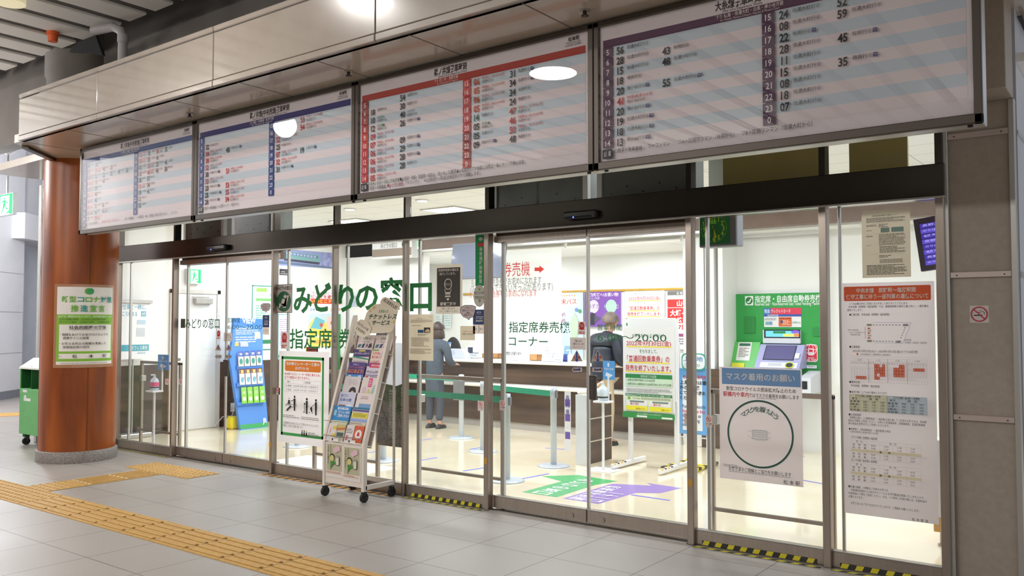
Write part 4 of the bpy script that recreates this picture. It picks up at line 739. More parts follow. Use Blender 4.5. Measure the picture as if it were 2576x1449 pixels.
s.T('お客さまのご理解とご協力をお願いします', .12, .078, .87, .115, BLKINK, .006); s.c.line(*s.n(.12, .072), *s.n(.87, .072), .002, BLKINK); s.G(.05, .11, .3, .135, 2, (150, 140, 140)); s.T('松 本 駅', .78, .012, .97, .05, BLKINK, .006); fin(s)
# closure notice
s, fin = sticker('notice_poster', 'very long white line closure notice with an orange title, on the rightmost pane', 2116, 713, 2362, 1320, (224, 214, 214), 'notice')
_n = s.n; s.n = lambda u, v: (s.u0 + u * s.w, s.v0 + (.249 + .743 * v) * s.h)
ORG = (232, 96, 48); s.c.rrect(*s.n(.03, .905), *s.n(.965, .99), .008, ORG); s.T('中央本線　辰野駅〜塩尻駅間', .17, .952, .81, .98, (240, 226, 218), .02); s.T('保守工事に伴う一部列車の運休について', .055, .915, .94, .944, (240, 226, 218), .02)
tx = lambda t, u, v, u1, h=.0145, b=.006: s.T(t, u, v, u1, v + h, BLKINK, b)
tx('いつもJR東日本をご利用いただきましてありがとうございます。', .09, .882, .73); tx('中央本線（辰野駅〜塩尻駅間）では、昼間時間帯の保守工事に伴い、一部列車を', .08, .864, .94); tx('運休いたします。', .065, .845, .235); tx('■工事区間　中央本線（辰野駅〜塩尻駅間）', .09, .818, .53)
BXY = {'塩尻駅': (.31, .765), '岡谷駅': (.70, .765), '辰野駅': (.31, .672), '川岸駅': (.62, .67)}
for u0, v0, u1, v1, n in ((.35, .765, .66, .765, 9), (.35, .672, .58, .671, 7), (.695, .752, .64, .682, 5)):
    for i in range(n): a, b = i / n, (i + .5) / n; s.c.line(*s.n(u0 + (u1 - u0) * a, v0 + (v1 - v0) * a), *s.n(u0 + (u1 - u0) * b, v0 + (v1 - v0) * b), .0035, (60, 56, 58), step=False)
for q in (((.35, .779), (.76, .779)), ((.76, .779), (.67, .662)), ((.67, .662), (.36, .663))): s.c.line(*s.n(*q[0]), *s.n(*q[1]), .0014, (140, 164, 206), step=False)
s.c.k += 1
for kname, (u, v) in BXY.items(): s.c.rrect(*s.n(u - .03, v - .007), *s.n(u + .03, v + .007), .003, (226, 226, 196) if u < .5 else (214, 210, 214)); s.T(kname, u - .022, v - .005, u + .022, v + .005, BLKINK)
for v in (.745, .718, .69): s.T('×', .29, v - .008, .325, v + .008, (206, 70, 80), .03); 
for v in (.732, .704): s.c.rrect(*s.n(.292, v - .005), *s.n(.334, v + .005), .002, (226, 226, 196))
s.c.line(*s.n(.268, .685), *s.n(.268, .752), .002, (196, 60, 70)); tx('保守工事区間', .075, .73, .19, .01, 0); tx('・9:00〜15:00頃までの', .08, .716, .265, .01, 0); tx('列車運休区間', .1, .703, .21, .01, 0); tx('迂回経路', .685, .675, .76, .011, 0); tx('（辰野駅〜岡谷駅〜塩尻駅）', .69, .660, .92, .011, 0)
tx('■工事期間', .09, .63, .205); tx('2022年10月25日(火)〜 2023年1月13日(金)のうち38日間', .125, .606, .82, .0155); s.R(.17, .589, .188, .601, ORG); tx('一部列車運休日（昼間帯保守工事実施日）', .205, .588, .54, .012, 0)
def calendar(u0, month, first, last, red):
    w = .0293
    for i in range(7): s.T('日月火水木金土'[i], u0 + i * w + .006, .541, u0 + i * w + .022, .551, (206, 60, 70) if i == 0 else (110, 106, 108))
    s.T(month, u0 + .08, .557, u0 + .125, .567, (110, 106, 108)); s.c.k -= 6
    for d in range(1, last + 1):
        i = (first + d - 1) % 7; j = (first + d - 1) // 7; x, y = u0 + i * w, .523 - j * .0178
        if d in red: s.R(x, y - .001, x + w, y + .0168, ORG); s.c.k -= 1
        s.c.k += 1; s.T(str(d), x + .007, y + .003, x + .021, y + .013, (244, 230, 224) if d in red else (150, 146, 148), .02 if d in red else 0); s.c.k -= 2
    s.c.k += 3
calendar(.10, '10月', 6, 31, (25, 26, 27, 28)); calendar(.305, '11月', 2, 30, (1, 2, 4, 8, 9, 10, 11, 15, 16, 17, 18, 22, 24, 25, 29, 30)); calendar(.512, '12月', 4, 31, (1, 2, 6, 7, 8, 9, 13, 14, 15, 16, 20, 21, 22, 23)); calendar(.72, '1月', 0, 31, (10, 11, 12, 13))
for v in (.583, .57, .555, .54, .523, .505, .487, .469, .451, .434): s.c.line(*s.n(.1, v), *s.n(.925, v), .0008, (170, 166, 168), step=False)
for i in range(29): s.c.line(*s.n(.1 + i * .0294, .434), *s.n(.1 + i * .0294, .57), .0024 if i in (7, 14, 21) else .0007, (140, 144, 160) if i in (7, 14, 21) else (190, 186, 188), step=False)
s.c.k += 1; tx('■運休区間', .09, .425, .205); tx('中央本線　辰野駅〜塩尻駅間', .105, .405, .42); tx('■運休列車（上下6本が運休となります）', .09, .368, .5)
for (u0, u1, col, hd, names, tm) in ((.09, .505, (226, 226, 196), '【下り列車】辰野駅 ⇒ 塩尻駅', ('辰 野 発', '信濃川島〃', '小 野 〃', '塩 尻 着'), (('8:57', '11:00', '12:43'), ('9:02', '11:06', '12:48'), ('9:07', '11:10', '12:53'), ('9:20', '11:24', '13:06'))), (.505, .92, (200, 216, 226), '【上り列車】塩尻駅 ⇒ 辰野駅', ('塩 尻 発', '小 野 〃', '信濃川島〃', '辰 野 着'), (('9:34', '12:12', '14:19'), ('9:47', '12:25', '14:32'), ('9:51', '12:30', '14:36'), ('9:56', '12:35', '14:41')))):
    s.R(u0, .265, u1, .362, col); tx(hd, u0 + .07, .347, u0 + .34, .0125, 0); tx('駅 名', u0 + .03, .332, u0 + .085, .012, 0); tx('時　刻', u0 + .22, .332, u0 + .31, .012, 0); s.c.frame(*s.n(u0, .265), *s.n(u1, .362), .001, (130, 128, 120))
    for j in range(4):
        v = .315 - j * .0158; tx(names[j], u0 + .008, v, u0 + .11, .0125, .004)
        for i in range(3): tx(tm[j][i], u0 + .155 + i * .092, v + .001, u0 + .195 + i * .092, .0105, 0)
    for v in (.345, .329): s.c.line(*s.n(u0, v), *s.n(u1, v), .0008, (150, 148, 140), step=False)
    for i in range(3): s.c.line(*s.n(u0 + .12 + i * .095, .265), *s.n(u0 + .12 + i * .095, .345), .0008, (150, 148, 140), step=False)
    s.c.k += 1
tx('■迂回経路等', .09, .238, .225); tx('辰野駅以遠〜（小野駅経由）〜塩尻駅以遠を通してご利用のお客さまは、岡谷駅', .1, .221, .915); tx('経由の列車をご利用ください。お持ちの普通乗車券、定期乗車券、普通回数乗車', .085, .204, .90); tx('券の経由を変更せずにご利用いただけます。', .085, .187, .53); tx('●辰野駅〜（岡谷駅経由）〜塩尻駅間の時刻', .09, .155, .54); tx('※ 運休時間帯の普通列車のみ記載', .095, .141, .41, .0115, 0)

s.n = _n
tx = lambda t, u, v, u1, h=.0108, b=.006: s.T(t, u, v, u1, v + h, BLKINK, b)
for (v0, hd, a, b, tm) in ((.247, '【下り列車】辰野駅⇒塩尻駅', ('辰　野　発', '岡　谷　着'), ('岡　谷　発', '塩　尻　着'), (('8:54', '10:54', '11:48', '13:44'), ('9:05', '11:05', '11:58', '13:55'), ('9:07', '11:42', '12:26', '13:59'), ('9:18', '11:52', '12:37', '14:09'))),
                          (.151, '【上り列車】塩尻駅⇒辰野駅', ('塩　尻　発', '岡　谷　着'), ('岡　谷　発', '辰　野　着'), (('9:58', '11:58', '12:49', '14:35'), ('10:09', '12:08', '13:00', '14:46'), ('10:42', '12:29', '13:30', '14:50'), ('10:53', '12:40', '13:41', '15:01')))):
    tx(hd, .12, v0 + .082, .40, .0115); tx('駅　名', .17, v0 + .066, .235, .0095, 0); tx('時　刻', .53, v0 + .066, .60, .0095, 0)
    s.R(.115, v0 + .027, .86, v0 + .039, (238, 226, 196)); tx('乗　　換', .42, v0 + .0285, .54, .009)
    for j, nm in enumerate(a + b):
        v = v0 + (.053, .041, .0145, .0025)[j]; tx(nm, .13, v, .28, .0092, .004)
        for i in range(4): tx(tm[j][i], .335 + i * .138, v + .001, .38 + i * .138, .008, 0)
    for v in (.0, .0765, .0645): s.c.line(*s.n(.115, v0 + v), *s.n(.86, v0 + v), .0008, (160, 156, 150), step=False)
    for u in (.115, .295, .43, .57, .71, .86): s.c.line(*s.n(u, v0), *s.n(u, v0 + .0765), .0007, (176, 172, 168), step=False)
    s.c.k += 1
tx('■信濃川島駅、小野駅をご利用のお客さま', .09, .121, .515); tx('列車運休区間のバス及びタクシーによる代行輸送は実施いたしませんので、', .115, .107, .89); tx('地域振興バス等をご利用ください。なお、バス等をご利用の際には、別途料金が', .09, .093, .915); tx('必要になります。', .09, .079, .25); tx('お客さまにはご不便をおかけいたしますが、ご理解をお願いいたします。', .115, .052, .835); tx('松 本 駅 長', .76, .014, .925, .0125)
fin(s)
# brown paper high on the rightmost pane
s, fin = sticker('notice_sheet', 'brownish paper of small print high on the rightmost pane', 2167, 531, 2292, 696, (190, 178, 156), 'notice'); tk = (92, 86, 76)
s.T('JR東日本全駅の券売機での取扱いについて', .22, .9, .75, .925, tk, .01); s.G(.1, .815, .9, .885, 5, tk, .5); s.G(.1, .755, .33, .785, 2, tk); s.G(.36, .735, .55, .79, 3, tk); s.R(.4, .66, .58, .73, (140, 168, 152)); s.R(.62, .66, .87, .73, (136, 168, 158)); s.G(.1, .69, .22, .705, 1, tk); s.G(.36, .47, .9, .64, 10, (110, 102, 90), .5); s.G(.56, .623, .72, .632, 1, (196, 160, 60)); s.G(.1, .60, .24, .625, 2, (120, 80, 66)); s.G(.37, .36, .9, .46, 6, tk, .5); s.G(.36, .29, .62, .33, 2, tk); s.G(.37, .21, .85, .27, 4, tk); s.G(.1, .04, .92, .19, 8, tk, .5); s.G(.1, .47, .24, .48, 1, tk)
for v in (.80, .645, .345): s.c.line(*s.n(.1, v), *s.n(.9, v), .001, (160, 150, 132), step=False)
fin(s)
# small door stickers
def star_badge(label, x0, y0, x1, y1, y, group='red award stickers'):
    s = Sheet('Y', y, x0, y0, x1, y1, (196, 180, 176)); cu, cv = s.n(.5, .66); r = .40 * s.w; n = 16
    s.c.poly([(cu + (r if i % 2 else r * .82) * math.cos(math.pi * i / n), cv + (r if i % 2 else r * .82) * 1.25 * math.sin(math.pi * i / n)) for i in range(2 * n)], (196, 36, 48)); s.c.poly([s.n(*p) for p in ((.2, .5), (.8, .5), (.84, .36), (.5, .42), (.16, .36))], (196, 36, 48)); s.T('DVS', .28, .7, .72, .8, (236, 200, 190), .02); s.T('優良店', .26, .58, .74, .68, (236, 200, 190), .02); s.G(.12, .06, .88, .26, 2, (190, 70, 70), .6); s.done('award_sticker', label, 'sticker', group)
star_badge('red starry award sticker left of the small green lettering line, second pane', 707, 835, 724, 878, SY); star_badge('red starry award sticker on the left leaf of the middle door', 1454, 809, 1473, 842, DYB - .001); star_badge('red starry award sticker on the far left door', 545, 832, 555, 854, DYB - .001)
def door_set(which, lx, rx, y1, y2, y3, k, arr):
    for side, x in (('left', lx), ('right', rx)):
        m = MB(); c = Canvas(m, (0, DYB - .001, 0), (1, 0, 0), (0, 0, 1), (0, -1, 0)); c.pp([(x, y2 - 19 * k), (x + 15 * k, y2 + 10 * k), (x - 15 * k, y2 + 10 * k)], (190, 168, 150)); c.rp(x - 2 * k, y2 - 14 * k, x + 2 * k, y2 + 3 * k, (52, 78, 150)); c.dp(x, y2 + 7 * k, .008 * k * 1.6, (52, 78, 150)); c.tp('注', x - 9 * k, y2 - 4 * k, x - 3 * k, y2 + 4 * k, (200, 60, 50), .02); c.tp('意', x + 3 * k, y2 - 4 * k, x + 9 * k, y2 + 4 * k, (200, 60, 50), .02); tag(m.build('caution_sticker'), 'triangular caution sticker on the %s leaf of the %s' % (side, which), 'sticker', 'triangular caution stickers')
        m = MB(); c = Canvas(m, (0, DYB - .001, 0), (1, 0, 0), (0, 0, 1), (0, -1, 0)); sg = -1 if side == 'left' else 1
        for q, col in ((1.0, (40, 66, 128)), (.8, (204, 184, 168))): c.pp([(x + sg * 15 * k * (1 if q == 1 else .86), y3), (x + sg * 9.5 * k, y3 + 8 * k * q), (x - sg * 15 * k * (1 if q == 1 else .92), y3 + 7 * k * q), (x - sg * 15 * k * (1 if q == 1 else .92), y3 - 7 * k * q), (x + sg * 9.5 * k, y3 - 7 * k * q)], col)
        c.dp(x, y3, .012 * k * 1.6, (52, 78, 150), .005 * k * 1.6); c.tp('自', x - 9.5 * k, y3 - 4 * k, x - 4.5 * k, y3 + 3.5 * k, BLKINK, .02); c.tp('動', x + 4.5 * k, y3 - 4 * k, x + 9.5 * k, y3 + 3.5 * k, BLKINK, .02); tag(m.build('automatic_sticker'), 'arrow shaped automatic door sticker on the %s leaf of the %s' % (side, which), 'sticker', 'arrow shaped automatic door stickers')
door_set('middle door', 1451, 1504, 0, 899, 930, 1.0, 0); door_set('far left door', 549, 575, 0, 876, 897, .55, 0)
for (x0, y0, x1, y1, lb) in ((1434, 849, 1474, 880, 'small beige phone guidance sticker on the left leaf of the middle door'), (563, 837, 584, 859, 'small beige phone guidance sticker on the far left door')):
    s = Sheet('Y', DYB - .001, x0, y0, x1, y1, (190, 176, 172)); s.T('来訪により', .28, .62, .74, .82, BLKINK, .02); s.T('ご案内いたします', .14, .38, .9, .56, BLKINK, .01); s.T('お気軽にお申し出ください', .18, .16, .84, .26, BLKINK); s.done('guidance_sticker', lb, 'sticker', 'beige guidance stickers')
def nohand(label, cx, cy, k, y=SY):
    s = Sheet('Y', y, cx - 7 * k, cy - 13 * k, cx + 7 * k, cy + 13 * k, (206, 188, 182)); cu, cv = s.n(.5, .67); s.c.ring(cu, cv, .38 * s.w, .07 * s.w, (200, 40, 60), .36 * s.w * 1.1); s.c.poly([(cu + a * s.w, cv + b * s.w) for a, b in ((-.14, -.18), (.12, -.18), (.14, .05), (.06, .22), (-.12, .2), (-.18, .0))], (190, 150, 140)); s.c.line(cu - .24 * s.w, cv + .26 * s.w, cu + .24 * s.w, cv - .26 * s.w, .07 * s.w, (200, 40, 60)); s.T('ドアに注意', .08, .22, .92, .36, BLKINK, .02); s.T('CAUTION', .22, .08, .78, .15, BLKINK, .01); s.done('door_sticker', label, 'sticker', 'no touching door stickers')
nohand('no touching sticker on the third pane near the post left of the middle door', 1209, 1021, 1.0); nohand('no touching sticker on the left leaf of the middle door by its post', 1264, 1020, 1.0, DYB - .001); nohand('no touching sticker on the right leaf of the middle door by its post', 1729, 1053, 1.15, DYB - .001); nohand('no touching sticker on the pane with the mask notice', 1783, 1060, 1.2); nohand('no touching sticker at the left edge of the second pane by the elevator notice', 699, 984, .7); nohand('no touching sticker on the glass left of the far left door', 420, 960, .6); nohand('no touching sticker on the far left door by its left post', 454, 960, .6, DYB - .001)
# no smoking sign on the pier
s = Sheet('Y', .0035, 2439, 769, 2488, 812, ink((214, 204, 200))); cu, cv = s.n(.5, .5); s.c.rect(cu - .28 * s.w, cv - .1 * s.w, cu + .16 * s.w, cv - .03 * s.w, (60, 54, 54)); s.c.line(cu + .02 * s.w, cv + .22 * s.w, cu + .26 * s.w, cv + .12 * s.w, .03 * s.w, (90, 84, 86)); s.c.line(cu + .26 * s.w, cv + .12 * s.w, cu + .27 * s.w, cv - .02 * s.w, .03 * s.w, (90, 84, 86)); s.c.line(cu - .1 * s.w, cv + .12 * s.w, cu + .1 * s.w, cv + .1 * s.w, .03 * s.w, (90, 84, 86)); s.c.ring(cu, cv, .45 * s.w, .07 * s.w, (192, 52, 76)); s.c.line(cu - .3 * s.w, cv + .3 * s.w, cu + .3 * s.w, cv - .3 * s.w, .06 * s.w, (192, 52, 76)); s.done('no_smoking_sign', 'square no smoking sign on the beige right hand pier', 'sign')
# infection control poster wrapped round the column (mascot left out)
A0, RR = math.atan2(CAM.y - CC.y, CAM.x - CC.x), CR - .006
def wrap(u, v, o): a = A0 + .184 + u / RR; r = RR + o; return CC + Vector((math.cos(a) * r, math.sin(a) * r, v))
m = MB(); c = Canvas(m, (0, 0, 0), (1, 0, 0), (0, 0, 1), (0, -1, 0), wrap, .0007); u0, u1, v0, v1 = -.306, .306, 1.06, 1.90; w, h = u1 - u0, v1 - v0
c.rect(u0 - .035, v0 - .035, u1 + .03, v1 + .03, mat('tape_film', (176, 130, 100), .15, coat=.5), n=20)
n_ = lambda u, v: (u0 + u * w, v0 + v * h); cR = lambda a, b, d, e, col: c.rect(*n_(a, b), *n_(d, e), col, n=20); cT = lambda t, a, b, d, e, col, bo=0.0: c.text(t, *n_(a, b), *n_(d, e), col, bo)
cR(0, 0, 1, 1, (236, 232, 228)); cR(0, .04, 1, .645, (132, 186, 60)); cR(.05, .17, .965, .515, (238, 234, 230)); cR(.05, .075, .965, .14, (238, 234, 230))
g1, g2 = (112, 178, 60), (52, 156, 140)
for q, col in ((-.02, g1), (.02, (60, 164, 110))): c.disc(*n_(.53 + q, .945), .034, col, .034)
c.poly([n_(*p) for p in ((.475, .93), (.585, .93), (.535, .895))], (84, 170, 90))
for i, ch in enumerate('新型コロナ対策'): cT(ch, .085 + i * .127, .80, .085 + i * .127 + .11, .88, g2 if i in (2, 5, 6) else g1, .02)
for i, ch in enumerate('推進宣言'): cT(ch, .24 + i * .147, .68, .24 + i * .147 + .12, .765, g2 if i in (1,) else g1, .02)
cT('当店では、感染拡大の防止に向けて、次の対策を進めています。', .04, .605, .96, .632, (226, 240, 210), .01); cT('☑対人距離の確保　☑手指の消毒設備の設置', .06, .57, .82, .595, (60, 84, 40)); cT('☑マスクの着用　☑施設の換気　☑施設の消毒', .06, .535, .9, .56, (60, 84, 40))
cT('社会的距離の確保', .22, .455, .83, .5, BLKINK, .015); cR(.22, .446, .83, .449, BLKINK); cT('・間隔をあけてお並び頂けるような', .08, .37, .87, .402, BLKINK, .008); cT('誘導サインの設置', .13, .325, .53, .357, BLKINK, .008); cT('・お客さま同士の距離を考慮した', .075, .255, .83, .287, BLKINK, .008); cT('座席指定券の発売', .13, .21, .54, .242, BLKINK, .008)
for ch, u in (('松', .28), ('本', .53), ('駅', .76)): cT(ch, u, .085, u + .075, .13, BLKINK, .01)
cT('店名', .06, .1, .1, .118, BLKINK); c.greek(*n_(.1, .012), *n_(.9, .028), 1, (150, 146, 144))
tag(m.build('notice_poster'), 'green and white infection control poster taped round the wood-clad column', 'poster')
# door sensors on the beam
for (x0, y0, x1, y1, lb) in ((525, 615, 571, 631, 'black automatic door sensor above the far left door'), (1421, 529, 1503, 551, 'black automatic door sensor above the middle door')):
    a, b = PY(x0, y0, -.06), PY(x1, y1, -.06); t = thing('door_sensor', lb, 'sensor', ((a.x + b.x) / 2, -.05, b.z), 'door sensors on the beam'); zc = (PY((x0 + x1) / 2, (y0 + y1) / 2, -.06)).z
    m = MB(); m.box(a.x, b.x, -.095, -.035, zc - .028, zc + .028, mat('black_gloss_plastic', (46, 44, 44), .2, coat=.4), .012); m.build('casing', t); m = MB(); m.box(a.x + .02, b.x - .03, -.098, -.05, zc - .03, zc - .012, BLACK, .004); m.cyl((a.x + .1, -.1, zc - .02), (a.x + .1, -.096, zc - .02), .006, ink((70, 90, 255), emit=6)); m.build('lens', t)

for (px, py, x, lb) in ((1744, 1216, .948, 'small yellow tape patch low on the post right of the middle door'), (1226, 1160, -.843, 'small yellow tape patch low on the post left of the middle door'), (690, 1120, -3.608, 'small yellow tape patch low on the post right of the far left door')):
    z = PY(px, py, -.041).z; m = MB(); m.box(x - .017, x + .017, -.0418, -.0402, z - .025, z + .025, mat('amber_tape', (196, 150, 66), .4)); tag(m.build('tape_patch'), lb, 'tape', 'yellow tape patches on the posts')
# ================================================================== BROCHURE RACK
RX0, RX1 = -2.335, -1.845; RO = Vector((RX0, -.43, .47)); RV = Vector((0, .36, 1.15)); RL = RV.length; RVn = RV.normalized(); RN = Vector((1, 0, 0)).cross(RVn); RUW = RX1 - RX0
CRM = mat('cream_painted_steel', (232, 222, 212), .4, noise=((226, 216, 206), 7))
t = thing('brochure_rack', 'cream wheeled rack of travel brochures leaning back in front of the glass', 'rack', ((RX0 + RX1) / 2, -.27, 0))
for x in (RX0, RX1):
    m = MB(); w = .014
    m.extr([(-.445, .09), (-.445, .48), (-.10, 1.58), (-.07, 1.58), (-.07, 1.54), (-.405, .47), (-.405, .09)], (x - w, 0, 0), (0, 1, 0), (0, 0, 1), (2 * w, 0, 0), CRM)
    m.box(x - w, x + w, -.42, -.08, .10, .14, CRM, .003)
    m.tube([(x, -.08, 1.54), (x, -.072, .12)], .012, CRM, 8); m.build('side_frame', t)
m = MB(); m.box(RX0 + .014, RX1 - .014, -.435, -.425, .12, .475, CRM); m.build('front_panel', t)
m = MB(); m.extr([(.015, 0), (RUW - .015, 0), (RUW - .015, 1.0), (.015, 1.0)], RO - RN * .106, (1, 0, 0), RVn, RN * .006, CRM); m.build('back_panel', t)
CLR = mat('frosted_shelf_lip', (226, 222, 218), .2)
ROWD = {.82: -.080, .70: -.064, .565: -.048, .42: -.032, .29: -.016, .14: .0, .01: .016}
for v, d in ROWD.items():
    m = MB(); m.extr([(.016, v), (RUW - .016, v), (RUW - .016, v + .008), (.016, v + .008)], RO - RN * .100, (1, 0, 0), RVn, RN * (.104 + d), CLR)
    for u in (.09, .30): m.extr([(u, v), (u + .10, v), (u + .10, v + .028), (u, v + .028)], RO + RN * (d + .0045), (1, 0, 0), RVn, RN * .0015, ink((236, 232, 228))); m.extr([(u + .012, v + .006), (u + .03, v + .006), (u + .03, v + .024), (u + .012, v + .024)], RO + RN * (d + .0062), (1, 0, 0), RVn, RN * .0003, BLACK)
    m.build('shelf', t)
m = MB(); m.tube([(RX0, -.46, .535), (RX1, -.46, .535)], .004, STEEL, 8); m.tube([(RX0, -.455, .66), (RX1, -.455, .66)], .003, STEEL, 8); m.build('wire_guard', t)
m = MB(); m.box(RX0, RX1, -.075, -.06, .10, .14, CRM); m.build('rear_bar', t)
for x in (RX0, RX1):
    for y in (-.425, -.10): m = MB(); m.cyl((x - .012, y, .04), (x + .012, y, .04), .04, BLACK, 20); m.box(x - .018, x + .018, y - .02, y + .02, .05, .092, BLACK, .004); m.build('caster', t)
# topper
m = MB(); c = Canvas(m, RO + RN * .06, (1, 0, 0), RVn, RN); TOPC = (222, 210, 188)
def slab(m, c, pts, col, th=.004): m.extr([c.q(*p) for p in pts], c.O, c.U, c.V, c.N * -th, ink(col))
tt = thing('rack_topper', 'cream cut-out advertising board with stars on top of the brochure rack', 'sign', RO + RVn * 1.0 + Vector((RUW / 2, 0, 0)))
slab(m, c, [(905, 838), (916, 806), (922, 788), (930, 775), (942, 766), (956, 764), (1001, 781), (989, 828), (982, 836), (960, 838)], TOPC)
c.tp('えきねっと', 954, 779, 976, 787, (52, 140, 60), .03); c.tp('チケットレス', 929, 790, 996, 803, (28, 70, 44), .03, ital=.12); c.tp('サービス', 937, 806, 979, 818, (28, 70, 44), .03, ital=.12)
for x, y, r in ((941, 774, .02), (931, 782, .017), (991, 810, .018)):
    q = c.q(x, y); c.poly([(q[0] + (r if i % 2 else r * .45) * math.cos(math.pi * i / 5 + .3), q[1] + (r if i % 2 else r * .45) * math.sin(math.pi * i / 5 + .3)) for i in range(10)], (222, 184, 80))
m.build('main_board', tt)
m = MB(); c = Canvas(m, RO + RN * .068, (1, 0, 0), RVn, RN); slab(m, c, [(958, 755), (963, 749), (970, 747), (1004, 762), (1007, 768), (1002, 779), (996, 780), (960, 768), (956, 762)], TOPC)
a, b = c.q(962, 763), c.q(1003, 765); c.text('はじめませんか?', a[0], (a[1] + b[1]) / 2 - .018, b[0], (a[1] + b[1]) / 2 + .018, BLKINK, .03, rot=-.42); m.build('banner', tt)
m = MB(); c = Canvas(m, RO + RN * .066, (1, 0, 0), RVn, RN); q = c.q(912, 826); pts = []
for i in range(48): a = 2 * math.pi * i / 48; r = 1 + .10 * abs(math.sin(4 * a)); pts.append((q[0] + .105 * r * math.cos(a), q[1] + .072 * r * math.sin(a) - .25 * .105 * math.cos(a)))
m.extr(pts, c.O, c.U, c.V, c.N * -.004, ink(TOPC)); c.text('パンフレットは', q[0] - .085, q[1] + .004, q[0] + .085, q[1] + .032, BLKINK, .03, rot=-.4); c.text('こちらから!', q[0] - .085, q[1] - .034, q[0] + .05, q[1] - .006, BLKINK, .03, rot=-.4); m.build('cloud_bubble', tt)
# brochures: (label, u0,u1,v0,v1, paper, painter)
def bro(label, u0, u1, v0, v1, col, draw, off=0):
    vs = max(q for q in ROWD if q < v0 + .012); off = ROWD[vs] - (.006 if u0 < 0 else 0); v0 = vs + .009; m = MB(); m.extr([(u0, v0), (u1, v0), (u1, v1), (u0, v1)], RO + RN * (off - .006), (1, 0, 0), RVn, RN * .006, ink(col)); c = Canvas(m, RO + RN * off, (1, 0, 0), RVn, RN); w, h = u1 - u0, v1 - v0
    n = lambda u, v: (u0 + u * w, v0 + v * h)
    draw(lambda a, b, d, e, k: c.rect(*n(a, b), *n(d, e), k), lambda s, a, b, d, e, k, bo=.015: c.text(s, *n(a, b), *n(d, e), k, bo), lambda pts, k: c.poly([n(*p) for p in pts], k), lambda a, b, d, e, q, k: c.greek(*n(a, b), *n(d, e), q, k))
    tag(m.build('brochure'), label, 'brochure', 'brochures on the rack')
la, lb, ra, rb = .025, .232, .252, .462
def ek(R, T, Pq, G):
    T('えきねっと', .28, .74, .8, .9, (50, 120, 60), .03); R(0, .3, 1, .31, (150, 140, 150)); Pq(((.05, .32), (.2, .32), (.3, .5), (.1, .48)), (66, 120, 124)); Pq(((.3, .3), (.45, .32), (.5, .55), (.35, .5)), (66, 70, 104)); Pq(((.55, .32), (.7, .4), (.62, .55)), (110, 90, 96)); Pq(((.72, .28), (.95, .34), (.88, .55), (.76, .5)), (74, 66, 72)); G(.3, .6, .8, .66, 1, (150, 140, 150))
bro('pale pink ticket brochure in the top row of the rack, left one', la, lb, .83, 1.0, (226, 212, 214), ek); bro('pale pink ticket brochure in the top row of the rack, right one', ra, rb, .83, 1.0, (226, 212, 214), ek)
bro('brown mountain brochure sticking out at the left of the top row', -.07, .02, .835, 1.0, (190, 170, 158), lambda R, T, P, G: (P(((0, 0), (1, 0), (1, .55), (.7, .35), (.45, .5), (.2, .3), (0, .4)), (92, 80, 74)), R(0, .86, 1, 1, (120, 108, 100))), .012)
bro('purple and white guide brochure in the second row, left side', la, lb, .71, .86, (222, 212, 212), lambda R, T, P, G: (R(0, .55, 1, 1, (76, 62, 122)), R(.3, .86, .7, .97, (200, 190, 90)), T('おトクなきっぷガイド', .06, .68, .96, .82, (236, 226, 236)), P(((0, .5), (1, .36), (1, .44), (0, .6)), (60, 150, 120)), G(.1, .1, .9, .3, 3, (170, 150, 160))), .024)
bro('pink and green rail pass brochure in the second row, right side', ra, rb, .71, .865, (228, 206, 198), lambda R, T, P, G: (T('北海道&', .06, .68, .55, .84, (206, 90, 90)), T('東日本パス', .06, .46, .7, .62, (206, 90, 90)), T('11,330円', .06, .18, .55, .34, (206, 120, 110)), P(((.6, .6), (.8, .55), (.85, .85), (.65, .9)), (180, 180, 220)), P(((.75, .05), (.98, .05), (.95, .4), (.8, .35)), (196, 190, 120)), R(.02, .9, .4, .98, (120, 170, 90))), .024)
bro('deep purple and blue start ticketless brochure in the third row, left side', la - .01, lb, .575, .735, (84, 66, 140), lambda R, T, P, G: (R(0, 0, 1, .3, (74, 150, 214)), T('えきねっと', .25, .82, .6, .94, (226, 220, 240)), T('チケットレスなら', .08, .66, .9, .78, (236, 140, 90)), T('はじめよう!', .06, .38, .96, .62, (240, 150, 50), .03), P(((.1, .05), (.25, .02), (.3, .25), (.15, .28)), (206, 220, 236)), P(((.7, .02), (.9, .05), (.88, .28), (.72, .25)), (206, 220, 236))), .03)
bro('lilac ticketless brochure with red bar in the third row, right side', ra, rb + .006, .575, .735, (214, 204, 220), lambda R, T, P, G: (R(0, .8, 1, 1, (84, 66, 140)), R(.15, .74, .85, .97, (206, 44, 84)), T('新幹線も在来線も', .25, .8, .75, .92, (244, 226, 230)), T('チケットレスサービス', .05, .4, .96, .58, (70, 60, 80)), R(0, .3, 1, .33, (84, 66, 140)), P(((.06, .05), (.2, .05), (.2, .26), (.06, .26)), (206, 60, 80)), G(.3, .06, .9, .26, 3, (90, 84, 100))), .03)
bro('pale grey brochure with a dark haired head in the fourth row, left side', la, lb, .43, .60, (220, 212, 214), lambda R, T, P, G: (T('COCOLO', .2, .72, .78, .86, (196, 180, 186)), T('STYLE', .3, .56, .84, .7, (196, 180, 186)), P(((.42, 0), (.86, 0), (.86, .22), (.78, .42), (.62, .46), (.48, .38), (.42, .2)), (40, 34, 40)), P(((.55, .0), (.74, .0), (.74, .2), (.65, .26), (.56, .2)), (222, 190, 176))), .036)
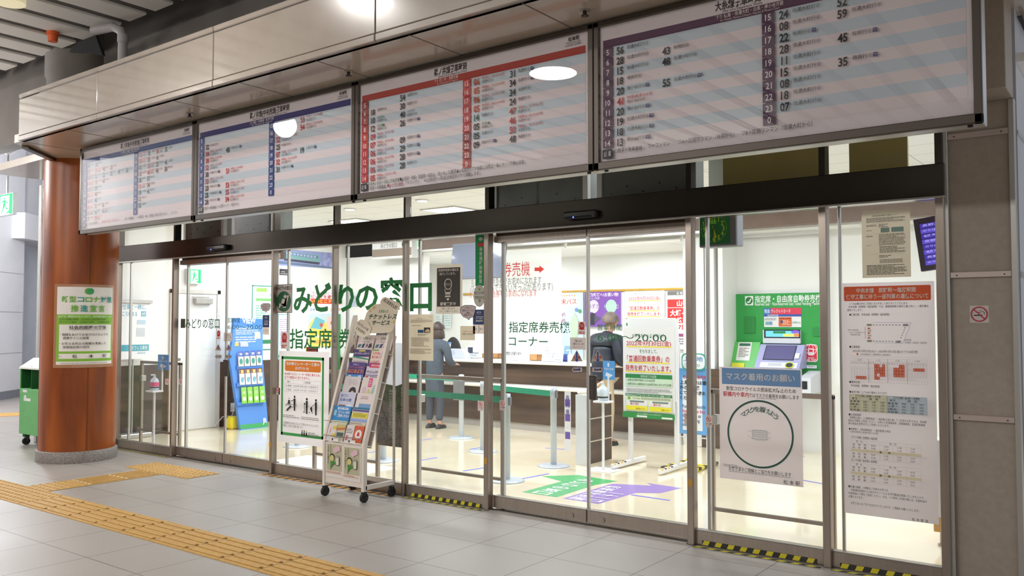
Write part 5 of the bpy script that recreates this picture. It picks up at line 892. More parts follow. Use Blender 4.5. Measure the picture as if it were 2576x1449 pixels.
bro('pastel illustrated pink tabbed brochure in the fourth row, right side', ra, rb, .43, .60, (226, 214, 208), lambda R, T, P, G: (R(.4, .5, .62, .96, (216, 70, 130)), P(((.1, .1), (.3, .1), (.34, .5), (.14, .5)), (216, 190, 212)), P(((.6, .05), (.95, .05), (.95, .7), (.75, .6)), (160, 196, 190)), P(((.3, .1), (.58, .1), (.5, .44)), (224, 206, 130)), G(.44, .55, .6, .9, 4, (240, 210, 226))), .036)
bro('pale blue winter travel brochure in the fifth row, left side', la, lb, .30, .455, (204, 206, 226), lambda R, T, P, G: (T('春よ来い!', .1, .7, .55, .88, (66, 90, 160)), T('日本の旅', .1, .46, .8, .64, (66, 90, 160)), R(.1, .1, .5, .26, (150, 110, 100)), P(((.55, .05), (.95, .05), (.9, .3), (.65, .3)), (236, 238, 246))), .042)
bro('white brochure with a blue sky picture in the fifth row, right side', ra, rb, .30, .455, (230, 218, 216), lambda R, T, P, G: (T('TOHOKU', .24, .76, .66, .84, (150, 130, 130), 0), T('EMOTION', .24, .66, .66, .74, (150, 130, 130), 0), R(.22, .08, .98, .40, (120, 160, 206)), R(.22, .08, .98, .16, (80, 90, 96))), .042)
bro('bright blue train app brochure in the sixth row, left side', la - .01, lb, .15, .325, (50, 140, 206), lambda R, T, P, G: (R(.22, .82, .84, .93, (226, 236, 244)), T('旅に便利な', .3, .84, .78, .92, (50, 110, 180)), T('「どこトレ」をぜひ', .3, .62, .96, .76, (240, 246, 250), .03), T('ご利用ください!', .28, .44, .98, .58, (240, 246, 250), .03), P(((.06, .5), (.22, .5), (.22, .78), (.06, .78)), (150, 200, 226)), R(.02, .02, .98, .26, (216, 222, 190))), .048)
bro('yellow and purple brochure with teal top in the sixth row, right side', ra, rb, .15, .325, (196, 196, 214), lambda R, T, P, G: (R(0, .9, 1, 1, (40, 120, 150)), R(.02, .8, .98, .88, (90, 60, 130)), R(.04, .48, .96, .74, (232, 216, 60)), G(.1, .52, .9, .72, 4, (120, 110, 60)), R(.04, .3, .96, .42, (150, 170, 220)), R(.04, .04, .96, .26, (216, 206, 180))), .048)
sm = ((.02, .125, (228, 220, 218), 'narrow white floral leaflet in the bottom row, first from the left', lambda R, T, P, G: (P(((.2, .3), (.4, .5), (.3, .8)), (206, 140, 150)), R(.55, .2, .98, .4, (226, 206, 60)), R(.55, .65, .98, .85, (226, 206, 60)))),
      (.13, .235, (206, 196, 180), 'narrow landscape leaflet in the bottom row, second from the left', lambda R, T, P, G: (R(0, .6, 1, .95, (206, 190, 110)), R(.1, .2, .9, .5, (70, 92, 90)), P(((.0, .6), (1, .7), (1, .8), (0, .75)), (210, 120, 90)))),
      (.25, .345, (230, 222, 222), 'narrow white leaflet in the bottom row, third from the left', lambda R, T, P, G: (G(.1, .5, .9, .8, 3, (120, 110, 120)), R(.1, .1, .4, .4, (206, 120, 130)))),
      (.352, .462, (222, 96, 60), 'narrow orange leaflet with a white circle in the bottom row, rightmost', lambda R, T, P, G: (P([(.5 + .36 * math.cos(i * .3142), .5 + .28 * math.sin(i * .3142)) for i in range(20)], (240, 230, 226)), P(((.35, .4), (.65, .4), (.6, .62), (.4, .62)), (190, 50, 50)))))
for u0, u1, col, lbl, dr in sm: bro(lbl, u0, u1, .02, .165, col, dr, .053)
# two taped notices on the rack front
for i, (u, lbl) in enumerate(((.035, 'olive green notice taped on the rack front, left one'), (.255, 'olive green notice taped on the rack front, right one'))):
    m = MB(); x0 = RX0 + u; z0, w, h = .205 - .012 * i, .195, .255; m.box(x0 - .012, x0 + w + .012, -.4385, -.4365, z0 - .03, z0 + h + .008, ink((232, 224, 218))); c = Canvas(m, (x0, -.4385, z0), (1, 0, 0), (0, 0, 1), (0, -1, 0)); g = lambda a, b: (a * w, b * h)
    c.rect(*g(0, .1), *g(1, 1), (190, 186, 156)); c.vtext('えきねっとあるよ!', *(q * w for q in (.06, .16)), .95 * h, .28 * h, (30, 50, 36), .02); c.rect(*g(.27, .1), *g(.285, .98), (40, 46, 40)); c.disc(*g(.75, .86), .03, (226, 190, 200), .025); c.disc(*g(.6, .8), .028, (226, 190, 200), .024)
    c.disc(*g(.38, .56), .030, (40, 38, 34)); c.disc(*g(.38, .53), .026, (214, 206, 130)); c.poly([g(*p) for p in ((.28, .16), (.42, .3), (.62, .36), (.62, .42), (.44, .42), (.28, .42))], (70, 140, 60)); c.rrect(*g(.62, .3), *g(.86, .62), .012, (60, 60, 56)); c.rrect(*g(.64, .315), *g(.84, .605), .010, (222, 218, 200)); c.rect(*g(.69, .56), *g(.79, .58), (50, 50, 50)); c.greek(*g(.02, .02), *g(.98, .09), 2, (190, 120, 80)); tag(m.build('notice_sheet'), lbl, 'notice', 'taped notices on the rack front')
# railway photo poster behind the rack
s = Sheet('Y', .045, 950, 862, 1018, 1127, (206, 210, 218)); s.R(0, .0, 1, .56, (86, 104, 60)); s.c.poly([s.n(*p) for p in ((0, 0), (1, 0), (1, .24), (.5, .40), (0, .46))], mat('gravel_print', (140, 134, 130), .7, noise=((86, 82, 80), 60, 2))); s.c.poly([s.n(*p) for p in ((0, .56), (.3, .6), (.7, .585), (1, .62), (1, .3), (.4, .42), (0, .48))], mat('bush_print', (84, 106, 56), .7, noise=((54, 74, 36), 24)))
for q in (((.1, .42), (.72, .0)), ((.0, .25), (.1, .2))): s.c.line(*s.n(*q[0]), *s.n(*q[1]), .012, (70, 62, 56))
for i in range(7): s.c.line(*s.n(.0 + i * .08, .36 - i * .05), *s.n(.16 + i * .08, .385 - i * .05), .010, (96, 88, 82), step=False)
s.c.k += 1; s.c.vtext('信州ワンデーパス', *[s.n(u, 0)[0] for u in (.85, .97)], s.n(0, .58)[1], s.n(0, .28)[1], WHTINK, .02)
for i in range(5): s.c.vtext('松本から日帰りのたびに出かけよう', *[s.n(u, 0)[0] for u in (.46 + i * .075, .505 + i * .075)], s.n(0, .55)[1], s.n(0, .08 + .03 * (i % 2))[1], WHTINK)
s.done('travel_poster', 'tall railway track photo poster on the glass just right of the brochure rack', 'poster')
# automatic door touch switches
for (x0, y0, x1, y1, lb) in ((1483, 944, 1500, 1006, 'dark upright touch switch on the right leaf of the middle door'), (563, 905, 573, 947, 'dark upright touch switch on the far left door')):
    a, b = PY(x0, y0, .03), PY(x1, y1, .03); m = MB(); m.box(a.x, b.x, .02, .045, b.z, a.z, mat('brown_black_plastic', (62, 54, 50), .4), .004); c = Canvas(m, (a.x, .02, b.z), (1, 0, 0), (0, 0, 1), (0, -1, 0)); c.vtext('押してください', (b.x - a.x) * .3, (b.x - a.x) * .62, (a.z - b.z) * .92, (a.z - b.z) * .1, (120, 110, 104)); tag(m.build('touch_switch'), lb, 'switch', 'door touch switches')
# ================================================================== INSIDE THE SHOP
# counter
WT = mat('white_counter_top', (246, 245, 240), .25, coat=.3, noise=((242, 241, 236), 6))
t = thing('ticket_counter', 'long ticket counter with dark wood front and white top', 'counter', (-4.2, 4.3, 0))
m = MB(); m.box(-7.38, -1.22, 4.30, 4.355, .10, .93, OAKDARK); m.build('front', t)
m = MB(); m.box(-7.38, -1.22, 4.32, 4.355, 0, .10, mat('grey_kick_plate', (176, 172, 168), .4, .3)); m.build('kick_plate', t)
m = MB(); m.box(-5.60, -1.24, 4.22, 4.95, .93, .975, WT, .012); m.box(-7.38, -5.60, 4.22, 4.355, .93, .975, WT, .012); m.build('counter_top', t)
m = MB(); m.box(-6.9, -1.5, 4.10, 4.30, .595, .645, WT, .016); m.build('bag_ledge', t)
m = MB(); m.box(-.70, -.45, 4.28, 4.75, 0, .92, OAKDARK); m.box(-.94, -.7, 4.28, 4.35, 0, .95, OAKDARK); m.box(-1.0, .3, 4.28, 4.30, 0, .001, OAKDARK); tag(m.build('low_wall'), 'dark wood low wall end beside the ticket machine', 'low wall')
# blind with printed directions
t = thing('roller_blind', 'white roller blind with red arrow and ticket directions above the counter', 'blind', (-3.8, 4.39, 2.58))
m = MB(); m.cyl((-4.62, 4.40, 2.57), (-3.0, 4.40, 2.57), .03, WT); m.build('roller', t)
s = Sheet('Y', 4.395, 1190, 602, 1413, 893, (246, 248, 246), .003, True); c = s.c; RD = (226, 60, 64)
c.tp('指定席券売機', 1200, 664, 1333, 694, RD, 0); c.pp([(1345, 673), (1357, 673), (1357, 668), (1369, 677), (1357, 687), (1357, 682), (1345, 682)], (232, 70, 64))
c.tp('指定席券・特急券がお求めになれます', 1186, 701, 1362, 714, (120, 120, 118)); c.tp('(お取り扱いできないきっぷがあります)', 1184, 716, 1391, 731, (120, 120, 118)); c.tp('えきねっと特急券もお求めになれます', 1180, 732, 1351, 746, (222, 110, 110)); s.build('screen', t)
t = thing('roller_blind', 'rolled up white blind above the open counter window with purple poster', 'blind', (-2.1, 4.39, 2.56)); m = MB(); m.cyl((-2.95, 4.40, 2.57), (-1.25, 4.40, 2.57), .035, WT); m.build('roller', t); m = MB(); m.box(-2.95, -1.25, 4.38, 4.42, 2.595, 2.62, PLASTIC); m.build('bracket', t)
# office posters below the gold rail
def wallposter(label, x0, y0, x1, y1, col, y=6.46, name='wall_poster', group=None): s = Sheet('Y', y, x0, y0, x1, y1, col); return s, (lambda: s.done(name, label, 'poster', group))
s, fin = wallposter('pale blue weekend pass poster on the office wall left of the purple poster', 1395, 737, 1467, 905, (206, 228, 242)); s.c.rrect(*s.n(.05, .8), *s.n(.8, .95), .02, (238, 240, 226)); s.T('週末パス', .05, .82, .78, .91, (196, 60, 60), .01)
for i in range(8): s.D(.08 + i * .09, .955, .011, (236, 160, 70))
s.T('8,880円', .05, .64, .38, .7, (196, 60, 100)); s.T('2,600円', .05, .55, .38, .61, (196, 60, 100)); s.c.poly([s.n(*p) for p in ((.6, .3), (.8, .34), (.86, .56), (.72, .7), (.55, .55))], (196, 220, 190)); s.R(.05, .06, .6, .2, (150, 196, 226)); s.D(.78, .74, .03, (120, 150, 210)); s.D(.9, .72, .03, (90, 160, 110)); fin()
s, fin = wallposter('purple limited express poster on the office wall', 1471, 735, 1562, 822, (132, 86, 176)); s.T('早割!新宿へ!お買い物!', .04, .86, .94, .97, (236, 226, 244), .02); s.T('ゆったり!快適!', .1, .78, .42, .85, (236, 226, 244)); s.D(.25, .58, .18, (222, 206, 236), .19); s.D(.74, .58, .18, (176, 222, 196), .19); s.T('あずさ', .1, .52, .4, .66, (100, 76, 126)); s.T('チケットレスサービス', .55, .5, .94, .64, (222, 244, 226)); s.c.poly([s.n(*p) for p in ((.16, .05), (.28, .05), (.3, .36), (.2, .42), (.14, .3))], (60, 56, 70)); s.c.poly([s.n(*p) for p in ((.28, .1), (.46, .24), (.28, .34))], (90, 86, 110)); s.R(.55, .2, .74, .34, (240, 240, 246)); s.T('新宿', .58, .22, .7, .32, (100, 90, 120)); fin()
s, fin = wallposter('white coupon ticket ending notice on the office wall', 1572, 733, 1672, 800, (246, 246, 244)); s.T('JR東日本からのお知らせ', .2, .86, .8, .95, (80, 120, 90)); s.T('2022年9月30日(金)', .1, .66, .9, .8, (200, 50, 56), .01); s.R(.1, .62, .9, .655, (250, 226, 90)); s.T('をもちまして、', .32, .5, .66, .6, (90, 130, 100)); s.T('「普通回数乗車券」の', .1, .29, .88, .44, (200, 50, 56), .01); s.R(.1, .25, .88, .285, (250, 226, 90)); s.T('発売を終了いたします。', .06, .08, .92, .22, (200, 50, 56), .01); s.R(.06, .04, .9, .07, (250, 226, 90)); fin()
s, fin = wallposter('red line suspension poster on the office wall by the white pillar', 1679, 733, 1760, 880, (240, 238, 236)); s.R(0, .93, 1, 1, (110, 106, 104)); s.T('お 知 ら せ', .3, .94, .7, .99, WHTINK); s.R(0, .45, 1, .86, (222, 46, 46)); s.T('山手線', .3, .74, .85, .84, WHTINK, .03); s.R(0, .71, 1, .72, WHTINK); s.T('大崎→池袋', .08, .57, .98, .68, WHTINK, .03); s.T('終日運休', .3, .46, .98, .55, WHTINK, .03); s.T('1月7日(土)', .1, .34, .9, .43, (196, 40, 46), .02); s.R(.2, .22, .9, .27, (150, 80, 120)); s.G(.15, .08, .9, .2, 3, (140, 130, 140)); fin()
s, fin = wallposter('small white ic card notice below the white coupon notice on the office wall', 1573, 803, 1682, 822, (240, 244, 242)); s.R(.02, .1, .6, .5, (40, 120, 70)); s.T('発売を終了する区間', .1, .15, .5, .45, (226, 240, 226)); s.T('Suica', .68, .3, .92, .8, (70, 170, 120), .02); fin()
for (x0, y0, x1, y1, lb, col) in ((1095, 790, 1113, 822, 'small white memo on the office wall right of the beige letter', (236, 242, 240)), (1116, 782, 1134, 826, 'taller white memo on the office wall behind the black chair', (232, 238, 236))):
    s, fin = wallposter(lb, x0, y0, x1, y1, col, 6.46, 'wall_memo', 'memos on the office wall'); s.G(.1, .1, .9, .9, 6, (150, 190, 190), .3); fin()
# things on the counter
CT = .977
def at(px, py, y): return PY(px, py, y)
a, b = PY(1174, 870, 4.55), PY(1207, 894, 4.55)
t = thing('small_monitor', 'small white monitor with dark screen on the counter top', 'monitor', ((a.x + b.x) / 2, 4.55, CT)); m = MB(); m.box(a.x, b.x, 4.55, 4.59, b.z, a.z, PLASTIC, .008); m.build('casing', t); m = MB(); m.box(a.x + .025, b.x - .025, 4.547, 4.552, b.z + .03, a.z - .02, mat('dark_screen', (58, 64, 76), .15)); m.build('screen', t); m = MB(); x = (a.x + b.x) / 2; m.box(x - .03, x + .03, 4.56, 4.6, CT + .02, b.z + .02, PLASTIC); m.box(x - .09, x + .09, 4.5, 4.66, CT, CT + .02, PLASTIC, .008); m.build('stand', t)
a, b = PY(1124, 880, 4.4), PY(1176, 903, 4.4); m = MB(); BT = mat('pale_blue_acrylic', (206, 212, 240), .2); m.extr([(0, 0), (b.x - a.x, 0), (b.x - a.x - .02, .06), (b.x - a.x - .10, .14), (.06, .14), (.01, .06)], (a.x, 4.36, CT), (1, 0, 0), (0, 0, 1), (0, .12, 0), BT); c = Canvas(m, (a.x, 4.36, CT), (1, 0, 0), (0, 0, 1), (0, -1, 0)); c.greek(.05, .05, .2, .12, 3, (150, 160, 200)); tag(m.build('acrylic_stand'), 'pale blue acrylic tray on the counter in front of the black chair', 'tray')
def standcard(name, label, x0, y0, x1, y1, y, col, draw, lean=.04):
    a, b = PY(x0, y0, y), PY(x1, y1, y); m = MB(); w, h = b.x - a.x, a.z - CT; V = Vector((.0, lean, h)).normalized(); N_ = Vector((1, 0, 0)).cross(V); m.extr([(0, 0), (w, 0), (w, h), (0, h)], (a.x, y, CT), (1, 0, 0), V, -N_ * .006, ink(col)); m.extr([(0, 0), (w, 0), (w, .005), (0, .005)], (a.x, y, CT), (1, 0, 0), V, -N_ * .05, ink(col)); c = Canvas(m, (a.x, y, CT), (1, 0, 0), V, N_); draw(c, w, h); tag(m.build(name), label, 'card')
standcard('tent_card', 'white closed window tent card with brush lettering on the counter', 1262, 881, 1312, 905, 4.3, (246, 247, 248), lambda c, w, h: (c.text('整理中', .15 * w, .5 * h, .92 * w, .9 * h, (70, 70, 74), .01), c.greek(.1 * w, .2 * h, .8 * w, .35 * h, 1, (170, 176, 180))))
standcard('notice_card', 'white card thanking customers, standing tallest on the counter', 1362, 868, 1415, 910, 4.28, (244, 244, 250), lambda c, w, h: (c.text('ご利用ありがとうございます', .08 * w, .78 * h, .94 * w, .9 * h, (110, 120, 170)), c.text('お客様証・クレジットカード', .05 * w, .6 * h, .95 * w, .72 * h, (190, 110, 150)), c.text('ご利用のお客さまは、', .15 * w, .42 * h, .85 * w, .54 * h, (110, 120, 150)), c.text('あらかじめご提示ください', .05 * w, .24 * h, .9 * w, .36 * h, (110, 120, 150)), c.text('松本駅長', .6 * w, .08 * h, .9 * w, .17 * h, (110, 120, 150))))
standcard('notice_card', 'blue topped white card on the counter left of the black chair', 1112, 860, 1130, 901, 4.6, (226, 232, 246), lambda c, w, h: (c.rect(0, .86 * h, w, h, (90, 140, 206)), c.greek(.15 * w, .3 * h, .85 * w, .6 * h, 2, (150, 150, 170))))
for (x0, y0, x1, y1, y, lb) in ((1333, 891, 1352, 908, 4.4, 'open cardboard box on the counter beside the tent card'), (1213, 889, 1254, 906, 4.7, 'tan wooden box on the counter behind the middle door post')):
    a, b = PY(x0, y0, y), PY(x1, y1, y); CB = mat('cardboard', (206, 156, 102), .7, noise=((196, 146, 94), 12)); m = MB(); h = a.z - CT
    m.box(a.x, b.x, y, y + .16, CT, CT + .004, CB); m.box(a.x, b.x, y, y + .004, CT, CT + h, CB); m.box(a.x, b.x, y + .156, y + .16, CT, CT + h, CB); m.box(a.x, a.x + .004, y, y + .16, CT, CT + h, CB); m.box(b.x - .004, b.x, y, y + .16, CT, CT + h, CB); m.extr([(0, 0), (.16, 0), (.16, .05), (0, .05)], (b.x, y, CT + h), (0, 1, 0), Vector((.7, 0, .2)).normalized(), (0, 0, .004), CB); tag(m.build('counter_box'), lb, 'box')
a = PY(1434, 908, 4.38); m = MB(); m.lathe([(.035, 0), (.035, .09), (.012, .11), (.012, .13)], (a.x, 4.38, CT), PLASTIC); m.tube([(a.x, 4.38, CT + .12), (a.x, 4.38, CT + .16), (a.x - .05, 4.36, CT + .155)], .008, PLASTIC); tag(m.build('pump_bottle'), 'white pump bottle at the right end of the counter', 'bottle')
a = PY(1421, 908, 4.42); m = MB(); m.box(a.x - .07, a.x + .05, 4.42, 4.5, CT, CT + .10, mat('blue_cloth', (76, 96, 170), .7), .02); tag(m.build('blue_pouch'), 'blue pouch on the counter behind the pump bottle', 'pouch')
# black office chair behind the counter
a = PY(1143, 880, 5.15); t = thing('office_chair', 'black rounded office chair behind the counter', 'chair', (a.x, 5.1, 0)); m = MB(); m.ball((a.x, 5.12, 1.03), .17, .05, .25, BLACK); m.build('backrest', t); m = MB(); m.ball((a.x, 5.3, .52), .24, .24, .06, BLACK); m.build('seat', t); m = MB(); m.cyl((a.x, 5.3, .1), (a.x, 5.3, .5), .03, BLACK); m.tube([(a.x, 5.2, .5), (a.x, 5.1, .6), (a.x, 5.12, .9)], .02, BLACK); m.build('stem', t); m = MB()
for i in range(5): q = 2 * math.pi * i / 5; m.tube([(a.x, 5.3, .12), (a.x + .28 * math.cos(q), 5.3 + .28 * math.sin(q), .07)], .02, BLACK); m.ball((a.x + .28 * math.cos(q), 5.3 + .28 * math.sin(q), .03), .03, .03, .03, BLACK, 10, 8)
m.build('star_base', t)
# hanging monitor, sign box, clock
a, b = PY(1134, 614, 3.6), PY(1267, 699, 3.6); t = thing('hanging_monitor', 'large dark monitor hanging from the ceiling, half behind the post left of the middle door', 'monitor', ((a.x + b.x) / 2, 3.62, b.z)); R = Matrix.Rotation(math.radians(-8), 3, 'X'); m = MB(); m.box(a.x, b.x, 3.6, 3.66, b.z, a.z, mat('grey_blue_monitor', (104, 110, 122), .3), .01, R); m.build('casing', t); m = MB(); m.box(a.x + .02, b.x - .02, 3.596, 3.60, b.z + .02, a.z - .02, mat('switched_off_screen', (96, 102, 118), .12, coat=.4), 0, R, ((a.x + b.x) / 2, 3.63, (a.z + b.z) / 2)); m.build('screen', t); m = MB(); m.cyl(((a.x + b.x) / 2, 3.68, a.z - .2), ((a.x + b.x) / 2, 3.68, 3.0), .025, ALU); m.box((a.x + b.x) / 2 - .12, (a.x + b.x) / 2 + .12, 3.66, 3.70, a.z - .3, a.z - .1, ALU); m.build('bracket', t)
a, b = PY(936, 607, 4.05), PY(1036, 646, 4.05); t = thing('hanging_sign', 'grey and white lit sign box hanging over the counter by the corner', 'sign', ((a.x + b.x) / 2, 4.1, b.z)); m = MB(); m.box(a.x, b.x, 4.05, 4.2, b.z, a.z + .1, PLASTIC, .004); m.build('casing', t); m = MB(); m.box(a.x + .01, b.x - .01, 4.046, 4.05, b.z + .03, b.z + .15, mat('taupe_sign_face', (146, 130, 118), .5)); c = Canvas(m, (a.x, 4.046, b.z), (1, 0, 0), (0, 0, 1), (0, -1, 0)); c.text('みどりの窓口', .2, .16, .55, .24, (120, 120, 116)); c.disc(.72, .2, .06, (70, 100, 76)); m.build('face', t)
a, b = PY(1763, 542, .55), PY(1829, 609, .55); t = thing('wall_clock', 'square green faced clock hanging behind the glass at the top of the mask notice pane', 'clock', ((a.x + b.x) / 2, .6, b.z)); m = MB(); m.box(a.x - .02, b.x + .075, .555, .68, b.z - .03, a.z + .02, mat('grey_clock_case', (128, 130, 136), .4), .008); m.build('casing', t); m = MB(); s_ = (b.x - a.x); cx, cz = (a.x + b.x) / 2, (a.z + b.z) / 2; m.box(a.x - .01, b.x + .02, .55, .556, b.z - .01, a.z + .01, ink((26, 116, 60))); c = Canvas(m, (cx, .55, cz), (1, 0, 0), (0, 0, 1), (0, -1, 0)); YG = (190, 236, 60); r = s_ * .48
for i in range(60): q = math.radians(6 * i); c.disc(r * math.sin(q), r * math.cos(q), .0025 if i % 5 else .004, YG, n=8); c.k -= 1
c.k += 1
for i in range(1, 13): q = math.radians(30 * i); u, v = .78 * r * math.sin(q), .78 * r * math.cos(q); w = .012 * len(str(i)); c.text(str(i), u - w, v - .017, u + w, v + .017, YG, .03); c.k -= 1
c.k += 1; c.rect(-.028, .035, .022, .062, (120, 206, 70)); m.build('dial', t)
for nm, L_, w, ang in (('hour_hand', .075, .009, 165), ('minute_hand', .105, .006, 174)): m = MB(); c = Canvas(m, (cx, .548, cz), (1, 0, 0), (0, 0, 1), (0, -1, 0)); q = math.radians(ang); c.line(-.025 * math.sin(q), -.025 * math.cos(q), L_ * math.sin(q), L_ * math.cos(q), w, (236, 226, 40)); m.build(nm, t)
m = MB(); m.box(cx - .06, cx + .06, .6, .64, a.z, 3.0, ALU); m.build('hanger', t)
# ticket machine in its green surround
TY = 4.70; t = thing('ticket_machine', 'reserved seat ticket vending machine set in a bright green wall panel', 'ticket machine', (-.15, TY, 0))
s = Sheet('Y', TY, 1850, 740, 2067, 1142, (244, 245, 244), .02); c = s.c; GM = (52, 160, 76); c.rp(1850, 740, 2067, 982, GM)
c.rp(1874, 745, 1895, 768, (240, 246, 242)); c.dp(1884.5, 756.5, .045, (44, 130, 66)); q = c.q(1884.5, 756.5); c.poly([(q[0] + x, q[1] + y) for x, y in ((-.03, -.02), (-.01, -.03), (.012, -.02), (.03, .02), (.02, .03), (0, -.005), (-.02, -.01))], (240, 246, 242))
c.tp('指定席・自由席自動券売機', 1899, 744, 2066, 759, (244, 250, 246), .015); c.tp('Reserved Seat・Non-Reserved Seat Ticket Vending Machine', 1899, 759, 2066, 768, (240, 248, 242), .01)
c.rp(1922, 775, 2016, 823, (238, 238, 240)); c.rp(1922, 775, 2016, 791, (222, 66, 92)); c.rp(1922, 775, 1939, 791, (60, 120, 196)); c.tp('現金', 1923, 778, 1937, 788, (226, 236, 246), .01); c.tp('クレジットカード', 1940, 778, 1989, 787, (246, 226, 230), .015); c.rp(1922, 791, 2016, 796, (60, 90, 170)); c.tp('指定席券売機', 1931, 791, 1958, 796, WHTINK); c.rp(1959, 798, 1992, 821, (222, 106, 56)); c.gp(1961, 799, 1990, 803, 1, (120, 50, 40)); c.gp(1968, 805, 1990, 818, 4, (246, 216, 196)); c.rp(1964, 806, 1970, 813, (70, 70, 120)); c.rp(1926, 809, 1934, 817, (120, 180, 190)); c.rp(1935, 809, 1943, 817, (120, 160, 200)); c.tp('えきねっと', 1994, 808, 2014, 814, (80, 170, 120), .02); c.gp(1924, 799, 1955, 806, 2, (170, 170, 180))
c.rp(1873, 797, 1900, 838, (44, 140, 66)); c.rp(2045, 825, 2066, 846, (46, 144, 70))
a, b = c.q(2024, 866), c.q(2058, 911); c.rrect(a[0], b[1], b[0], a[1], .03, (244, 238, 240)); c.rrect(a[0] + .008, b[1] + .008, b[0] - .008, a[1] - .008, .025, (224, 44, 70)); q = c.q(2041, 879); c.ring(*q, .065, .007, (244, 230, 232)); c.ring(*q, .03, .005, (244, 230, 232), .062); c.line(q[0] - .06, q[1], q[0] + .06, q[1], .006, (244, 230, 232)); c.rrect(q[0] - .035, q[1] - .07, q[0] + .035, q[1] + .012, .012, (244, 230, 232)); c.rect(q[0] - .022, q[1] - .03, q[0] + .022, q[1] - .002, (224, 44, 70)); c.tp('JR-EAST', 2033, 898, 2050, 902, (246, 234, 236), .02); c.tp('RAIL PASS', 2028, 902, 2055, 909, (246, 234, 236), .03); c.rp(2027, 918, 2056, 927, (232, 236, 240)); c.tp('Passport', 2035, 919, 2050, 923, (90, 90, 100))
s.build('surround', t)
def tb(x0, y0, x1, y1, d0, d1, mt, name, b=.006): a, b_ = PY(x0, y0, TY), PY(x1, y1, TY); m = MB(); m.box(a.x, b_.x, TY - d1, TY - d0, b_.z, a.z, mt, b); return m.build(name, t)
LIL = mat('lilac_machine_body', (176, 178, 220), .35); LG = mat('light_grey_machine', (216, 220, 228), .35)
tb(1922, 830, 2017, 865, .005, .05, LG, 'header_box')
m = MB(); a, b = PY(1925, 832, TY - .052), PY(2012, 851, TY - .052); c = Canvas(m, (0, TY - .052, 0), (1, 0, 0), (0, 0, 1), (0, -1, 0)); c.rp(1922, 829, 2013, 851, (30, 34, 50)); c.rp(1926, 832, 2010, 848, (110, 196, 214), .5); c.rp(1945, 833, 1976, 839, (30, 120, 70), .5); c.rp(1970, 840, 1996, 847, (214, 236, 100), .5); c.dp(2001, 835, .05, (120, 90, 200), .02, .5); c.dp(2004, 843, .03, (236, 130, 70), .025, .5); m.build('header_screen', t)
a, b = PY(1912, 866, TY - .1), PY(2024, 927, TY - .1); w, h = b.x - a.x, a.z - b.z
m = MB(); V = Vector((0, .22, h)).normalized(); m.extr([(TY - .3, b.z), (TY - .08, a.z), (TY - .02, a.z), (TY - .02, b.z)], (a.x, 0, 0), (0, 1, 0), (0, 0, 1), (w, 0, 0), LIL); m.build('console', t)
m = MB(); c = Canvas(m, (a.x, TY - .3, b.z), (1, 0, 0), Vector((0, .22, h)).normalized(), Vector((1, 0, 0)).cross(Vector((0, .22, h)).normalized()) , e=.002); hh = Vector((0, .22, h)).length; c.rect(.14 * w, .34 * hh, .84 * w, .96 * hh, (44, 46, 60)); c.rect(.16 * w, .37 * hh, .82 * w, .94 * hh, (96, 92, 140)); c.rect(.12 * w, .02 * hh, .95 * w, .24 * hh, (226, 230, 236)); c.rect(.3 * w, .1 * hh, .6 * w, .2 * hh, (196, 200, 210)); c.disc(.78 * w, .13 * hh, .10 * w, (50, 56, 60), .045); c.ring(.78 * w, .13 * hh, .10 * w, .012, (214, 220, 70), .045); c.rect(.85 * w, .4 * hh, .95 * w, .62 * hh, (230, 234, 236)); m.build('touch_panel', t)
a, b = PY(1852, 860, TY - .06), PY(1913, 930, TY - .06); m = MB(); m.extr([(TY - .2, b.z), (TY - .05, a.z), (TY, a.z), (TY, b.z)], (a.x - .12, 0, 0), (0, 1, 0), (0, 0, 1), (b.x - a.x + .12, 0, 0), mat('green_machine_wing', (96, 190, 96), .4)); c = Canvas(m, (a.x, TY - .2, b.z), (1, 0, 0), Vector((0, .15, a.z - b.z)).normalized(), Vector((1, 0, 0)).cross(Vector((0, .15, a.z - b.z)).normalized()), e=.002); c.rect(.03, .12, .2, .36, (238, 240, 238)); c.rect(.045, .31, .185, .345, (60, 110, 90)); c.greek(.05, .16, .18, .29, 6, (170, 150, 150)); c.rect(-.01, .03, .15, .085, (232, 226, 60)); m.build('side_wing', t)
m = MB(); a, b = PY(2020, 935, TY - .3), PY(2062, 990, TY - .3); m.extr([(TY - .42, b.z), (TY - .42, b.z + .18), (TY - .1, a.z), (TY, a.z), (TY, b.z)], (a.x, 0, 0), (0, 1, 0), (0, 0, 1), (b.x - a.x - .06, 0, 0), LG); m.box(a.x + .02, b.x - .1, TY - .425, TY - .42, b.z + .05, b.z + .14, BLACK); m.build('coin_tray', t)
tb(1853, 935, 2020, 1140, .0, .28, mat('white_machine_base', (242, 243, 242), .4), 'base'); tb(2068, 556, 2077, 1141, -.02, .06, PLASTIC, 'edge_frame', .003); tb(1850, 575, 2077, 586, -.02, .06, PLASTIC, 'top_frame', .003)
